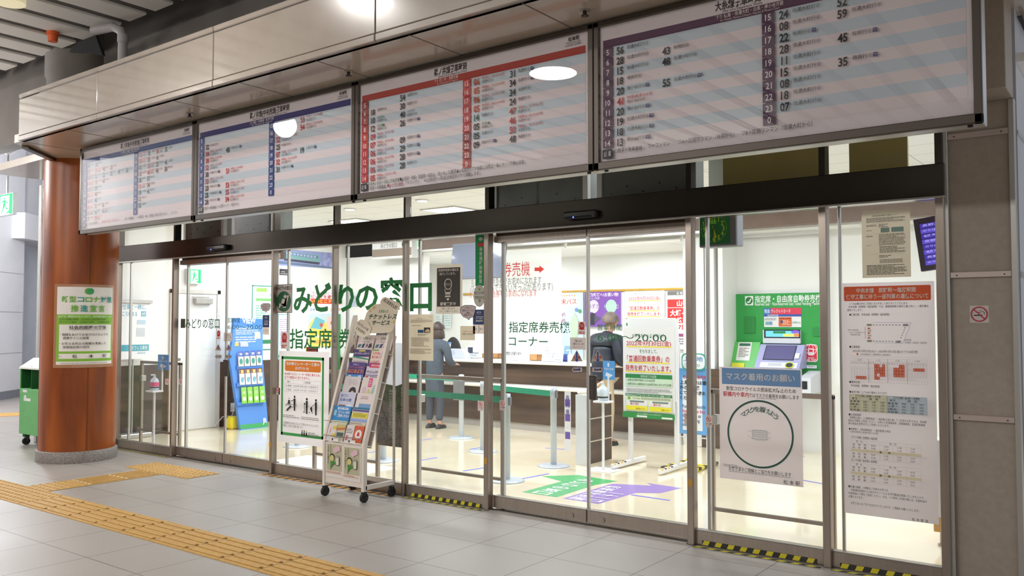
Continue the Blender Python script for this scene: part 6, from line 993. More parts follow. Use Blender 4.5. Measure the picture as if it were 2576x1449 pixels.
# two customers' and old man: see people
# queue posts and belts
BELT = mat('green_queue_belt', (40, 158, 124), .7, noise=((34, 148, 114), 20)); POSTG = mat('light_grey_post', (186, 194, 204), .4, .2)
def qpost(label, x, y, h=.83):
    t = thing('queue_post', label, 'queue post', (x, y, 0), 'belt posts in the shop'); m = MB(); m.lathe([(.0, .0), (.17, .0), (.17, .008), (.15, .016), (.04, .022), (.0, .022)], (x, y, 0), POSTG, 36); m.build('base', t)
    m = MB(); m.lathe([(.033, .02), (.033, h - .13), (.035, h - .13), (.035, h), (.0, h + .004)], (x, y, 0), POSTG, 24); m.build('pole', t); m = MB(); m.box(x + .03, x + .045, y - .02, y + .02, h - .11, h - .03, GREY, .003); m.build('belt_slot', t); return (x, y)
A_ = qpost('grey belt post with a grey plate, deepest in the shop, seen through the third pane', -3.81, 3.15); B_ = qpost('grey belt post seen behind the third pane by the no touching sticker', -2.84, 2.4); D_ = qpost('grey belt post nearest the glass, left leaf of the middle door', -1.48, 1.08); C_ = qpost('grey belt post standing beside the brown low cabinet', -1.60, 2.05); E_ = qpost('grey belt post seen right of the brochure rack', -3.28, 1.21, .9)
G_2 = qpost('grey belt post behind the elevator works notice', -4.9, 1.35)
def belt(label, p, q, z): m = MB(); d = Vector((q[0] - p[0], q[1] - p[1], 0)).normalized(); n = Vector((-d.y, d.x, 0)) * .001; a, b = Vector((*p, z)) + d * .048, Vector((*q, z)) - d * .048; m.extr([(0, -.03), ((b - a).length, -.03), ((b - a).length, .03), (0, .03)], a - n, d, (0, 0, 1), 2 * n, BELT); tag(m.build('queue_belt'), label, 'belt', 'green queue belts')
belt('green belt nearest the glass, running to the post nearest the middle door', E_, D_, .77); belt('green belt running left from the post beside the brown low cabinet', B_, C_, .76); belt('green belt running to the deepest post with the grey plate', (-6.0, 3.3), A_, .77); belt('green belt between the rack side post and the elevator notice post', G_2, E_, .77)
qpost('grey belt post far left by the dark coated customer', -6.0, 3.3)
a, b = PY(1141, 957, 3.1), PY(1168, 1008, 3.1); m = MB(); m.box(a.x, b.x, 3.09, 3.105, b.z, a.z, GREY, .003); tag(m.build('post_plate'), 'grey blank plate clipped on the deepest belt post', 'plate')
# low guard rails behind the panes
def guard(label, x0, x1, y=.37):
    t = thing('guard_rail', label, 'guard rail', ((x0 + x1) / 2, y, 0), 'low guard rails behind the glass')
    for x in (x0, x1): m = MB(); m.box(x - .018, x + .018, y - .018, y + .018, 0, 1.03, STEEL, .004); m.build('post', t)
    m = MB(); m.box(x0 - .018, x1 + .018, y - .018, y + .018, 1.0, 1.035, STEEL, .004); m.build('top_rail', t); m = MB(); m.box(x0, x1, y - .012, y + .012, .16, .185, STEEL); m.build('lower_rail', t)
    m = MB(); m.box(x0 + .02, x1 - .02, y - .003, y + .003, .185, 1.0, GLASS); m.build('infill', t); m = MB(); m.box(x0 + .01, x0 + .05, y - .03, y + .03, .78, .85, ALU, .004); m.build('latch', t)
guard('steel and glass guard rail behind the third pane', -1.96, -.98); guard('steel and glass guard rail behind the mask notice', .93, 1.78); guard('steel and glass guard rail behind the elevator works notice', -3.42, -2.5); guard('steel and glass guard rail left of the far left door', fx(356, 1000, .37), fx(453, 1000, .37) )
# brown low cabinet
t = thing('low_cabinet', 'low cabinet with three dark wood side panels and pale edging', 'cabinet', (-1.37, 2.5, 0)); m = MB(); m.box(-1.46, -1.305, 2.27, 2.76, 0, .745, mat('pale_cabinet_edge', (226, 216, 196), .5), .003); m.build('body', t)
for i in range(3): m = MB(); z = .02 + i * .24; m.box(-1.306, -1.298, 2.29, 2.74, z, z + .225, OAKDARK, .002); m.build('side_panel', t)
m = MB(); m.box(-1.462, -1.31, 2.264, 2.272, .0, .745, mat('pale_grey_end', (226, 230, 234), .5)); m.build('end_panel', t)
m = MB(); m.tube([(-1.45, 2.3, .78), (-1.2 - .12, 2.5, .775)], .03, ink((240, 240, 240))); tag(m.build('paper_roll'), 'white paper roll lying on the low cabinet', 'paper roll')
s = Sheet('Y', 2.05, 1420, 985, 1436, 1135, (238, 236, 244)); 
for v in (.2, .5, .75): s.R(.1, v, .9, v + .12, (112, 84, 176))
s.c.vtext('券売機', *[s.n(u, 0)[0] for u in (.2, .8)], s.n(0, .95)[1], s.n(0, .6)[1], (90, 70, 150)); s.done('strip_sign', 'narrow white and purple strip sign beside the belt post at the low cabinet', 'sign')
# hand sanitiser stands
def sanitiser(label, px, y, lab, sign, bott, group='hand sanitiser stands'):
    x = PY(px, 1000, y).x; a, b = PY(sign[0], sign[1], y), PY(sign[2], sign[3], y); zb = PY(px, bott, y).z
    t = thing('sanitiser_stand', label, 'sanitiser stand', (x, y, 0), group); m = MB(); m.box(x - .16, x + .16, y - .13, y + .13, 0, .006, PLASTIC, .002); m.build('base', t); m = MB(); m.cyl((x, y, 0), (x, y, zb), .014, PLASTIC); m.build('pole', t); m = MB(); m.box(x - .08, x + .085, y - .07, y + .07, zb - .02, zb, PLASTIC, .004); m.build('tray', t)
    BO = mat('milky_bottle', (214, 228, 238), .3); m = MB(); m.lathe([(.0, .0), (.052, .0), (.052, .10), (.04, .135), (.015, .155), (.013, .18)], (x, y, zb), BO); m.lathe([(.0525, .03), (.0525, .045)], (x, y, zb), BLACK); m.lathe([(.0528, .05), (.0528, .10)], (x, y, zb), ink((226, 90, 140))) if lab else None; m.box(x - .008, x + .008, y - .05, y + .01, zb + .18, zb + .195, PLASTIC, .003); m.build('bottle', t)
    m = MB(); m.box(a.x, b.x, y - .005 + .08, y + .08, b.z, a.z, ink((92, 160, 226))); c = Canvas(m, (a.x, y + .075, b.z), (1, 0, 0), (0, 0, 1), (0, -1, 0)); w, h = b.x - a.x, a.z - b.z; c.text('手指の消毒', .1 * w, .52 * h, .9 * w, .62 * h, WHTINK); c.rrect(.4 * w, .68 * h, .55 * w, .9 * h, .008, (214, 234, 250)); c.poly([(.2 * w, .2 * h), (.6 * w, .12 * h), (.85 * w, .25 * h), (.6 * w, .32 * h), (.3 * w, .4 * h)], (220, 236, 250)); m.box((a.x + b.x) / 2 - .006, (a.x + b.x) / 2 + .006, y + .06, y + .075, zb - .01, b.z + .05, PLASTIC); m.build('sign_plate', t)
sanitiser('hand sanitiser stand with pink labelled bottle behind the glass left of the far left door', 388, .22, 1, (383, 892, 409, 932), 982); sanitiser('hand sanitiser stand with blue sign in front of the low cabinet', 1517, 2.16, 0, (1507, 908, 1537, 957), 1008)
# easel with notice board
E_Y = 2.58; t = thing('notice_easel', 'white wheeled notice easel with striped feet carrying a large coupon ticket notice', 'easel', (-.75, E_Y, 0)); xa, xb = PZ(1579, 1172).x, PZ(1700, 1184).x
for x, k in ((xa, 0), (xb, 1)):
    m = MB(); m.box(x - .022, x + .022, E_Y + .01, E_Y + .05, .05, 1.55, PLASTIC, .004); m.build('upright', t); m = MB(); m.box(x - .02, x + .02, E_Y - .36, E_Y + .34, .015, .06, PLASTIC, .004)
    for i in range(4): m.box(x - .021, x + .021, E_Y - .35 + i * .07, E_Y - .315 + i * .07, .05, .062, ink((232, 176, 60) if i % 2 == 0 else (60, 56, 52)))
    m.build('foot', t)
m = MB(); m.box(xa, xb, E_Y + .015, E_Y + .045, .62, .70, PLASTIC, .004); m.box(xa, xb, E_Y + .015, E_Y + .045, 1.5, 1.55, PLASTIC); m.build('cross_bar', t); m = MB(); m.box(xa - .01, xb + .01, E_Y + .0, E_Y + .012, .70, 1.56, mat('whiteboard_face', (240, 242, 244), .25), .002); m.build('board', t)
s = Sheet('Y', E_Y - .006, 1567, 822, 1699, 1058, (240, 240, 240)); RT = (200, 44, 56); c = s.c
s.T('JR東日本からのお知らせ', .18, .885, .8, .925, (60, 104, 80)); s.T('2022年9月30日(金)', .07, .79, .93, .85, RT, .008); s.R(.07, .775, .93, .788, (252, 228, 70)); s.T('をもちまして、', .33, .71, .67, .755, (60, 104, 80)); s.T('「普通回数乗車券」の', .08, .615, .9, .685, RT, .008); s.R(.08, .6, .9, .613, (252, 228, 70)); s.T('発売を終了いたします。', .05, .515, .93, .58, RT, .008); s.R(.05, .5, .93, .513, (252, 228, 70))
s.R(.05, .345, .95, .48, (210, 234, 206)); s.R(.05, .435, .95, .48, (46, 136, 72)); s.T('発売を終了する区間', .35, .443, .65, .472, WHTINK); s.T('・JR東日本管内完結となる全区間', .07, .4, .62, .428, (60, 80, 66)); s.T('・JR東日本とJR東海またはJR西日本にまたがる区間', .07, .357, .93, .385, (60, 80, 66)); s.G(.07, .275, .95, .325, 3, (170, 176, 172))
s.R(.05, .07, .95, .265, (226, 238, 206)); s.R(.05, .235, .95, .265, (36, 126, 66)); s.T('JR東日本のSuicaエリアでは「リピートポイントサービス」を実施しています。', .06, .238, .93, .26, WHTINK, .01); s.R(.1, .20, .15, .228, (120, 180, 60)); s.T('モバイルSuica', .2, .205, .34, .226, (70, 80, 70), .01); s.G(.36, .203, .92, .228, 2, (150, 150, 130)); s.R(.07, .09, .48, .195, (240, 240, 240)); s.R(.52, .09, .93, .195, (240, 240, 240))
s.R(.14, .17, .42, .188, (120, 136, 130)); s.R(.58, .17, .88, .188, (120, 136, 130)); s.T('最大1回分', .15, .142, .32, .166, RT, .01); s.T('最大10%', .6, .142, .74, .166, RT, .01); s.R(.07, .085, .48, .132, (244, 232, 50)); s.R(.52, .085, .93, .132, (244, 232, 50)); s.T('330ポイント', .26, .09, .44, .115, (150, 90, 40), .01); s.T('33ポイント', .75, .09, .9, .115, (150, 90, 40), .01)
s.R(0, 0, 1, .062, (40, 146, 70)); s.T('詳しくは、JR東日本ホームページをご覧ください。', .3, .038, .75, .055, WHTINK); s.R(.28, .012, .48, .03, WHTINK); s.R(.76, .008, .96, .026, WHTINK); s.done('notice_poster', 'white coupon ticket ending notice with yellow underlines hanging on the easel', 'poster')
# second sign stand
t = thing('sign_stand', 'blue bordered ticket guidance stand on striped feet behind the right door post', 'sign stand', (-.05, 2.9, 0)); S_Y = 2.9
s = Sheet('Y', S_Y, 1707, 926, 1779, 1096, (106, 168, 226), .012); s.R(.14, .06, .84, .86, (240, 242, 244)); s.R(0, .0, 0, 0, BLKINK); s.T('松本電鉄上高地線', .16, .84, .98, .90, (200, 60, 70), .01); s.T('上高地線は番', .05, .755, 1.0, .82, (40, 50, 60), .02); s.T('外の券売機', .05, .675, .75, .74, (40, 50, 60), .02); s.T('にてお買い求め', .05, .60, .95, .66, (40, 50, 60), .02); s.T('ください', .05, .52, .6, .58, (40, 50, 60), .02); s.T('For Kamikochi', .13, .40, .95, .45, (50, 80, 130), .01); s.T('line, please buy', .13, .33, .95, .38, (200, 60, 90), .01); s.T('the ticket at', .13, .26, .8, .31, (50, 80, 130), .01); s.T('our vending', .13, .19, .75, .24, (50, 80, 130), .01); s.T('machine!', .13, .12, .55, .17, (50, 80, 130), .01); s.build('panel', t)
m = MB(); a, b = PY(1709, 1096, S_Y + .01), PY(1779, 1096, S_Y + .01)
for x in (a.x, b.x): m.tube([(x, S_Y + .02, 0.05), (x, S_Y + .02, 1.28)], .014, PLASTIC)
m.build('tube_frame', t); m = MB(); m.box(a.x, b.x, S_Y + .005, S_Y + .015, .3, a.z, PLASTIC); m.build('lower_panel', t)
for x in (a.x, b.x):
    m = MB()
    for i in range(9): m.box(x - .02, x + .02, S_Y - .38 + i * .07, S_Y - .31 + i * .07, .01, .04, ink((228, 210, 70) if i % 2 else (70, 66, 60)), .003)
    m.build('striped_foot', t)
m = MB(); m.box(a.x, b.x, S_Y - .03, S_Y, .012, .038, ink((228, 210, 70)), .003); m.build('cross_foot', t)
m = MB(); c = Canvas(m, (0, S_Y - .02, 0), (1, 0, 0), (0, 0, 1), (0, -1, 0)); a, b = c.q(1714, 888), c.q(1776, 932)
for k, col in ((0, (60, 160, 140)), (.012, (236, 242, 244))): c.rrect(a[0] + k, b[1] + k, b[0] - k, a[1] - k, .05, col)
c.tp('上高地', 1719, 896, 1768, 910, (70, 130, 200), .01); c.tp('ご利用の', 1719, 914, 1760, 924, (70, 130, 150), .0); tag(m.build('bubble_card'), 'teal outlined bubble card clipped on top of the blue bordered stand', 'card')
# floor decals
def decal(name, label, pts, col, extra=None, group=None):
    m = MB(); P = [PZ(*p) for p in pts]; m.extr([(p.x, p.y) for p in P], (0, 0, 0), (1, 0, 0), (0, 1, 0), (0, 0, .0012), ink(col, .3)); c = Canvas(m, (0, 0, .0012), (1, 0, 0), (0, 1, 0), (0, 0, 1))
    if extra: extra(c)
    return tag(m.build(name), label, 'floor sticker', group)
def gtx(c):
    a, b, d = c.q(1340, 1240), c.q(1410, 1244), c.q(1530, 1208); 
    c.text('みどりの窓口', .72 - 1.0, 1.0, .72, 1.0, WHTINK) if 0 else None
    for i, ch in enumerate('口窓のりどみ'):
        q = (-.88 + .0 * i, .82 + i * .145); c.text(ch, q[0] - .085, q[1] - .06, q[0] + .085, q[1] + .06, (236, 246, 238), .02, rot=math.pi / 2 * 0)
decal('floor_arrow', 'green floor arrow with white lettering pointing to the ticket office', [(1313, 1238), (1400, 1251), (1497, 1220), (1553, 1211), (1455, 1195), (1363, 1198), (1413, 1211)], (70, 172, 104), gtx, 'floor arrows')
def ptx(c):
    for j, st in enumerate(('指定席券売機', 'コーナー')):
        for i, ch in enumerate(st): q = (-.50 + j * .17, .80 + i * .12); c.text(ch, q[0] - .075, q[1] - .05, q[0] + .075, q[1] + .05, (236, 232, 246), .02)
decal('floor_arrow', 'purple floor arrow with white lettering pointing to the ticket machines', [(1417, 1254), (1505, 1268), (1600, 1240), (1660, 1241), (1715, 1228), (1627, 1215), (1640, 1222), (1540, 1217)], (152, 126, 196), ptx, 'floor arrows')
def tape(label, p, q, w=.03): a, b = PZ(*p), PZ(*q); d = (b - a).normalized() * w / 2; n = Vector((-d.y, d.x, 0)); m = MB(); pts = [a + n, a - n, b - n, b + n]; m.extr([(v.x, v.y) for v in pts], (0, 0, 0), (1, 0, 0), (0, 1, 0), (0, 0, .001), ink((84, 92, 206))); tag(m.build('floor_tape'), label, 'tape', 'blue tape lines on the shop floor')
for p, q, lb in (((1305, 1206), (1380, 1192), 'blue tape line left of the green floor arrow'), ((1588, 1245), (1685, 1259), 'blue tape line below the purple floor arrow'), ((1372, 1127), (1425, 1131), 'short blue tape line by the foot of the strip sign'), ((1165, 1185), (1230, 1175), 'blue tape line behind the lower third pane'), ((925, 1139), (958, 1135), 'blue tape line seen just right of the rack'), ((1050, 1160), (1100, 1151), 'blue tape line at the left of the third pane'), ((1183, 1130), (1222, 1124), 'blue tape line by the second belt post'), ((2018, 1208), (2075, 1218), 'blue tape line right of the mask notice'), ((1050, 1109), (1085, 1104), 'faint blue tape line deep behind the third pane')): tape(lb, p, q)
# card stand with brochures, yellow container, banner, socket
VO = Vector((-6.83, 0, 0)); VV = Vector((-.10, 0, 1)).normalized(); VN = Vector((1, 0, .10)).normalized()
t = thing('leaflet_stand', 'tall blue card leaflet stand leaning by the left wall of the shop', 'stand', (-6.83, 2.12, 0)); m = MB(); c = Canvas(m, VO, (0, 1, 0), VV, VN); vq = lambda *p: c.q(*p)
pts = [vq(*p) for p in ((606, 1083), (675, 1074), (661, 905), (661, 802), (589, 800), (584, 862), (577, 900), (584, 940))]; BL = (84, 144, 226)
m.extr(pts, VO, (0, 1, 0), VV, VN * -.05, ink(BL)); c.pp([(605, 1080), (675, 1073), (674, 1062), (604, 1069)], (60, 170, 100)); c.pp([(589, 801), (661, 803), (661, 820), (588, 819)], (60, 126, 214)); c.tp('VIEW', 609, 800, 644, 812, (240, 246, 250), .03); c.tp('CARD', 618, 812, 635, 815, (240, 246, 250)); c.gp(592, 824, 652, 842, 4, (206, 222, 246)); c.gp(592, 846, 645, 862, 3, (210, 224, 246)); c.rp(640, 836, 655, 852, (226, 206, 190)); c.rp(590, 862, 600, 871, (226, 190, 90)); c.rp(604, 861, 624, 872, (190, 196, 220)); c.tp('JR', 660, 1052, 671, 1063, (240, 246, 250), .03); m.build('board', t)
m = MB()
for y in (925, 970, 1018): a, b = vq(593, y), vq(660, y - 2); m.extr([(a[0], a[1] - .02), (b[0], a[1] - .02), (b[0], a[1] + .03), (a[0], a[1] + .03)], VO + VN * .002, (0, 1, 0), VV, VN * .03, ink((70, 130, 214)))
m.build('pockets', t)
for r, (y0, y1, x0, x1, lb) in enumerate(((885, 922, 594, 655, 'cream green-blob leaflet, %s in the top row of the blue stand'), (930, 968, 597, 657, 'cream blue-bird leaflet, %s in the middle row of the blue stand'), (975, 1015, 602, 663, 'green leaflet, %s in the bottom row of the blue stand'))):
    for k in range(4):
        a, b = vq(x0 + (x1 - x0) * k / 4, y0 - k), vq(x0 + (x1 - x0) * (k + 1) / 4 - .6, y1 - k); m = MB(); m.extr([(a[0], b[1]), (b[0], b[1]), (b[0], a[1]), (a[0], a[1])], VO + VN * (.034), (0, 1, 0), VV, VN * .012, ink(((236, 230, 210), (236, 232, 224), (140, 206, 84))[r])); cc = Canvas(m, VO + VN * .046, (0, 1, 0), VV, VN); w, h = b[0] - a[0], a[1] - b[1]
        if r == 0: cc.rect(a[0], b[1] + .66 * h, b[0], a[1], (66, 100, 190)); cc.text('VIEW', a[0] + .2 * w, b[1] + .74 * h, a[0] + .8 * w, b[1] + .9 * h, WHTINK, .02); cc.disc(a[0] + .5 * w, b[1] + .33 * h, .32 * w, (60, 150, 140), .2 * h)
        elif r == 1: cc.rect(a[0], b[1] + .72 * h, b[0], a[1], (140, 90, 70)); cc.rect(a[0] + .3 * w, b[1] + .74 * h, a[0] + .8 * w, b[1] + .95 * h, (236, 200, 120)); cc.disc(a[0] + .5 * w, b[1] + .32 * h, .3 * w, (110, 180, 206), .18 * h); cc.poly([(a[0] + .7 * w, b[1] + .4 * h), (a[0] + .95 * w, b[1] + .5 * h), (a[0] + .8 * w, b[1] + .3 * h)], (226, 70, 100))
        else: cc.disc(a[0] + .5 * w, b[1] + .66 * h, .34 * w, (176, 206, 150), .1 * h); cc.disc(a[0] + .5 * w, b[1] + .28 * h, .34 * w, (236, 240, 236), .13 * h)
        tag(m.build('leaflet'), lb % ('first from the left', 'second from the left', 'third from the left', 'fourth from the left')[k], 'leaflet', 'leaflets on the blue stand')
m = MB(); a = PZ(588, 1079); m.box(a.x - .07, a.x + .07, a.y - .09, a.y + .07, 0, .18, mat('yellow_plastic', (242, 222, 30), .4, noise=((236, 214, 26), 8)), .03); tag(m.build('yellow_container'), 'small bright yellow container on the floor beside the blue leaflet stand', 'container')
a, b = PX(580, 1014, -7.38), PX(590, 1035, -7.38); m = MB(); m.box(-7.386, -7.376, a.y, b.y, b.z, a.z, PLASTIC, .003); m.box(-7.376, -7.35, (a.y + b.y) / 2 - .015, (a.y + b.y) / 2 + .015, b.z + .03, b.z + .06, PLASTIC); m.tube([(-7.35, (a.y + b.y) / 2, b.z + .045), (-7.3, a.y - .03, b.z - .05), (-7.34, a.y - .16, .15), (-7.34, a.y - .3, .012)], .006, PLASTIC); tag(m.build('wall_socket'), 'white wall socket with a cable hanging from it on the dark wood wall', 'socket')
BXp = -7.28; t = thing('banner_stand', 'white roll-up banner with teal lettering left of the white door', 'banner', (BXp, .7, 0)); s = Sheet('X', BXp, 300, 758, 376, 902, (244, 246, 248)); c = s.c; TL_ = (70, 160, 190); c.tp('お仕事と一緒に、', 300, 765, 368, 779, TL_, .01); c.tp('こころ休まる', 300, 783, 345, 796, TL_, .01); c.rp(355, 783, 367, 796, (90, 176, 206)); c.tp('8月', 357, 785, 365, 794, WHTINK, .02); c.rp(345, 805, 366, 816, (190, 216, 230)); c.rp(344, 825, 364, 846, (206, 214, 220)); c.rp(302, 868, 374, 882, (70, 170, 190)); c.tp('オフィス専用', 330, 870, 370, 880, WHTINK, .01); c.tp('STATION WORK', 345, 886, 366, 890, TL_); s.build('sheet', t); m = MB(); m.box(BXp - .02, BXp + .03, s.u0, s.u1 + .02, s.v1 - .02, s.v1 + .02, ALU, .006); m.build('top_bar', t); m = MB(); m.tube([(BXp - .03, (s.u0 + s.u1) / 2, .05), (BXp - .03, (s.u0 + s.u1) / 2, s.v1)], .012, ALU); m.box(BXp - .1, BXp + .1, s.u0, s.u1, 0, .06, ALU, .01); m.build('base', t)
# left wall posters and screens
def lw(name, label, x0, y0, x1, y1, col, cat='poster', x=-7.395): s = Sheet('X', x, x0, y0, x1, y1, col); return s, (lambda g=None: s.done(name, label, cat, g))
s, f_ = lw('framed_guide', 'green edged seat guide board on the left wall above the blue leaflet stand', 634, 717, 692, 880, (240, 246, 246)); s.c.frame(*s.n(0, 0), *s.n(1, 1), .018, (70, 150, 130)); s.R(.18, .90, .62, .96, (150, 206, 90)); s.T('シート', .66, .9, .95, .96, (90, 130, 120)); s.T('えきねっと限定', .16, .83, .95, .88, (90, 150, 140)); s.R(.16, .76, .95, .80, (120, 190, 110)); s.G(.16, .45, .9, .7, 7, (130, 190, 170)); s.R(.02, .1, .98, .16, (40, 140, 90)); f_()
s, f_ = lw('train_display', 'large bright picture of a green train high on the left wall', 700, 625, 836, 676, (150, 160, 214), 'picture'); s.c.poly([s.n(*p) for p in ((.1, .42), (.7, .34), (.78, .42), (.74, .78), (.1, .88))], (122, 170, 176)); s.c.poly([s.n(*p) for p in ((.12, .68), (.72, .58), (.72, .72), (.12, .82))], (92, 122, 160)); s.c.poly([s.n(*p) for p in ((.1, .3), (.74, .2), (.76, .34), (.1, .44))], (60, 62, 84)); s.c.poly([s.n(*p) for p in ((.0, .1), (1, -.0), (1, .12), (0, .26))], (100, 120, 150)); s.c.poly([s.n(*p) for p in ((.76, .15), (1, .1), (1, 1), (.84, 1), (.8, .6))], mat('frosty_tree_print', (176, 182, 226), .6, noise=((130, 136, 196), 14)))
for i in range(9): s.c.poly([s.n(.14 + i * .062, .70 - i * .011), s.n(.185 + i * .062, .69 - i * .011), s.n(.185 + i * .062, .80 - i * .011), s.n(.14 + i * .062, .81 - i * .011)], (176, 190, 226), step=False)
f_()
s, f_ = lw('memo_board', 'small black and white notice on the left wall under the train picture', 703, 676, 729, 700, (236, 238, 240)); s.R(0, .3, 1, 1, (60, 58, 66)); s.T('ご案内', .12, .62, .5, .74, WHTINK); s.G(.1, .4, .95, .52, 1, (226, 226, 230)); f_()
s, f_ = lw('travel_poster', 'colourful travel poster with red slogan behind the large green lettering', 772, 727, 860, 905, (240, 242, 246)); s.T('冬の旅行はピーク', .14, .93, .8, .97, (210, 90, 110)); s.R(.1, .80, .85, .87, (226, 66, 40)); s.T('ピークを避けて', .12, .875, .9, .925, (214, 56, 60), .02); s.T('いいとこドリ!', .12, .81, .84, .865, (250, 226, 70), .02); s.D(.92, .84, .05, (240, 170, 110)); s.T('24 25', .08, .7, .4, .74, (110, 140, 200)); s.T('26 27 28 29', .3, .7, .95, .74, (236, 150, 70)); s.R(.05, .42, .95, .66, (206, 226, 232)); s.c.poly([s.n(*p) for p in ((.05, .42), (.95, .42), (.95, .5), (.5, .54), (.2, .6), (.05, .5))], (236, 220, 120)); s.c.poly([s.n(*p) for p in ((.1, .46), (.4, .44), (.5, .56), (.25, .62))], (110, 190, 206)); s.R(.58, .44, .9, .62, (246, 206, 196)); s.D(.7, .53, .03, (190, 110, 90)); s.D(.4, .5, .03, (206, 100, 90)); s.R(.05, .36, .95, .42, (244, 222, 70)); s.R(.05, .2, .95, .33, (244, 226, 110)); s.T('きっぷの変更はお早めに', .1, .24, .9, .3, (214, 60, 60), .01); f_()
s, f_ = lw('wall_poster', 'white and teal leaflet poster on the left wall behind the green sticker', 700, 790, 728, 905, (226, 240, 244)); s.c.frame(*s.n(0, 0), *s.n(1, 1), .01, (90, 170, 180)); s.G(.12, .3, .9, .9, 14, (190, 150, 190), .3); s.R(.05, .05, .95, .12, (40, 140, 90)); f_()
s, f_ = lw('yellow_notice', 'small yellow notice with red words below the travel poster', 769, 873, 800, 886, (246, 238, 80)); s.T('えきねっと予約は', .08, .55, .9, .9, (206, 60, 40), .01); s.T('こちらで受け取り', .08, .1, .9, .45, (206, 60, 40), .01); f_()
a = PX(851, 790, -7.38); m = MB(); m.box(-7.395, -7.33, a.y, 4.2, .3, a.z, mat('green_machine_side', (60, 160, 90), .4, noise=((54, 150, 84), 6)), .004); tag(m.build('green_panel'), 'green upright machine side panel in the far left corner of the shop', 'panel')
s = Sheet('Y', 4.355, 868, 735, 900, 772, (226, 234, 240)); s.c.poly([s.n(*p) for p in ((.0, .2), (.3, .6), (.5, .4), (.8, .8), (1, .5), (1, 0), (0, 0))], mat('map_print', (160, 180, 206), .6, noise=((206, 216, 226), 20))); s.done('map_poster', 'bluish mountain map on the back wall behind the green lettering', 'poster')
s = Sheet('Y', 4.355, 868, 786, 906, 822, (242, 244, 246))
for i in range(6):
    for j in range(5): s.D(.1 + i * .16, .12 + j * .19, .014, (206, 170, 176)); s.c.k -= 1
s.done('wall_calendar', 'white calendar with small dots on the back wall above the brochure rack', 'calendar')
# pale table at the right edge
t = thing('side_table', 'tan cabinet on short metal feet at the right edge behind the closure notice', 'cabinet', (2.38, 1.15, 0)); a = PZ(2366, 1372, 0)
x0 = a.x - .03; m = MB(); TANW = mat('tan_beech_laminate', (222, 176, 110), .45, noise=((212, 166, 100), 4), stretch=(6, 6, .6)); m.box(x0, 2.52, a.y - .06, a.y + .5, .10, .20, TANW, .004); m.build('plinth', t); m = MB(); m.box(x0, 2.52, a.y - .06, a.y + .5, .20, .72, PLASTIC, .004); m.build('body', t); m = MB(); m.cyl((a.x + .01, a.y, .012), (a.x + .01, a.y, .10), .012, STEEL); m.cyl((a.x + .01, a.y, 0), (a.x + .01, a.y, .014), .025, STEEL); m.build('foot', t)
# departure display inside the shop behind the rightmost pane
DY = .8; q = [PY(*p, DY) for p in ((2297, 553), (2317, 683))]; uz = (q[0] - q[1]); hh = uz.length; uz.normalize(); ux = Vector((uz.z, 0, -uz.x)); ww = .42
t = thing('departure_display', 'purple departure display tilted behind the top right of the rightmost pane', 'display', (q[1].x + .2, DY, q[1].z)); m = MB(); m.extr([(0, 0), (ww, 0), (ww, hh), (0, hh)], q[1], ux, uz, (0, .06, 0), mat('black_display_case', (64, 52, 66), .4)); m.build('casing', t)
m = MB(); c = Canvas(m, q[1], ux, uz, (0, -1, 0), e=.001); n = 8; bx0, bz0, bw, bh = .035, .035, ww - .07, hh - .07
for i in range(n): c.rect(bx0, bz0 + bh * i / n, bx0 + bw, bz0 + bh * (i + 1) / n - .004, ((96, 78, 206), (70, 54, 176))[i % 2], .55, step=False)
c.k += 1; c.text('2', bx0 + .13, bz0 + .5 * bh, bx0 + .24, bz0 + .72 * bh, (150, 136, 226), .02, emit=.5)
for i in range(n): c.text(('のりば 案内', '長野方面', '塩尻 甲府 新宿')[i % 3], bx0 + .015, bz0 + bh * (i + .3) / n, bx0 + .16, bz0 + bh * (i + .75) / n, (206, 200, 250), emit=.6); c.k -= 1
m.build('screen', t); m = MB(); p = q[0] + ux * .2 + Vector((0, .08, -.1)); m.cyl(p, (p.x, p.y, 3.0), .02, ALU); m.box(p.x - .06, p.x + .06, DY + .06, DY + .09, p.z - .05, p.z + .05, ALU); m.build('hanger', t)
# ================================================================== PEOPLE
def skin(name, nodes, edges, m, parent, sub=2, label=None):
    ks = list(nodes); me = bpy.data.meshes.new(name); base = WORLDLOC[parent.name]
    me.from_pydata([Vector(nodes[k][:3]) for k in ks], [(ks.index(a), ks.index(b)) for a, b in edges], []); me.materials.append(m)
    o = bpy.data.objects.new(name, me); COL.objects.link(o); o.parent = parent
    sk = o.modifiers.new('skin', 'SKIN'); sk.use_smooth_shade = True; sv = me.skin_vertices[0].data
    for i, k in enumerate(ks):
        r = nodes[k][3]; sv[i].radius = (r, r) if not isinstance(r, tuple) else r; sv[i].use_root = (i == 0)
    sb = o.modifiers.new('subsurf', 'SUBSURF'); sb.levels = sub; sb.render_levels = sub
    WORLDLOC[o.name] = base
    if label: o['label'] = label
    return o
def chain(*ks): return list(zip(ks[:-1], ks[1:]))
SKIN = mat('skin_tone', (206, 160, 136), .55, noise=((198, 150, 126), 30))
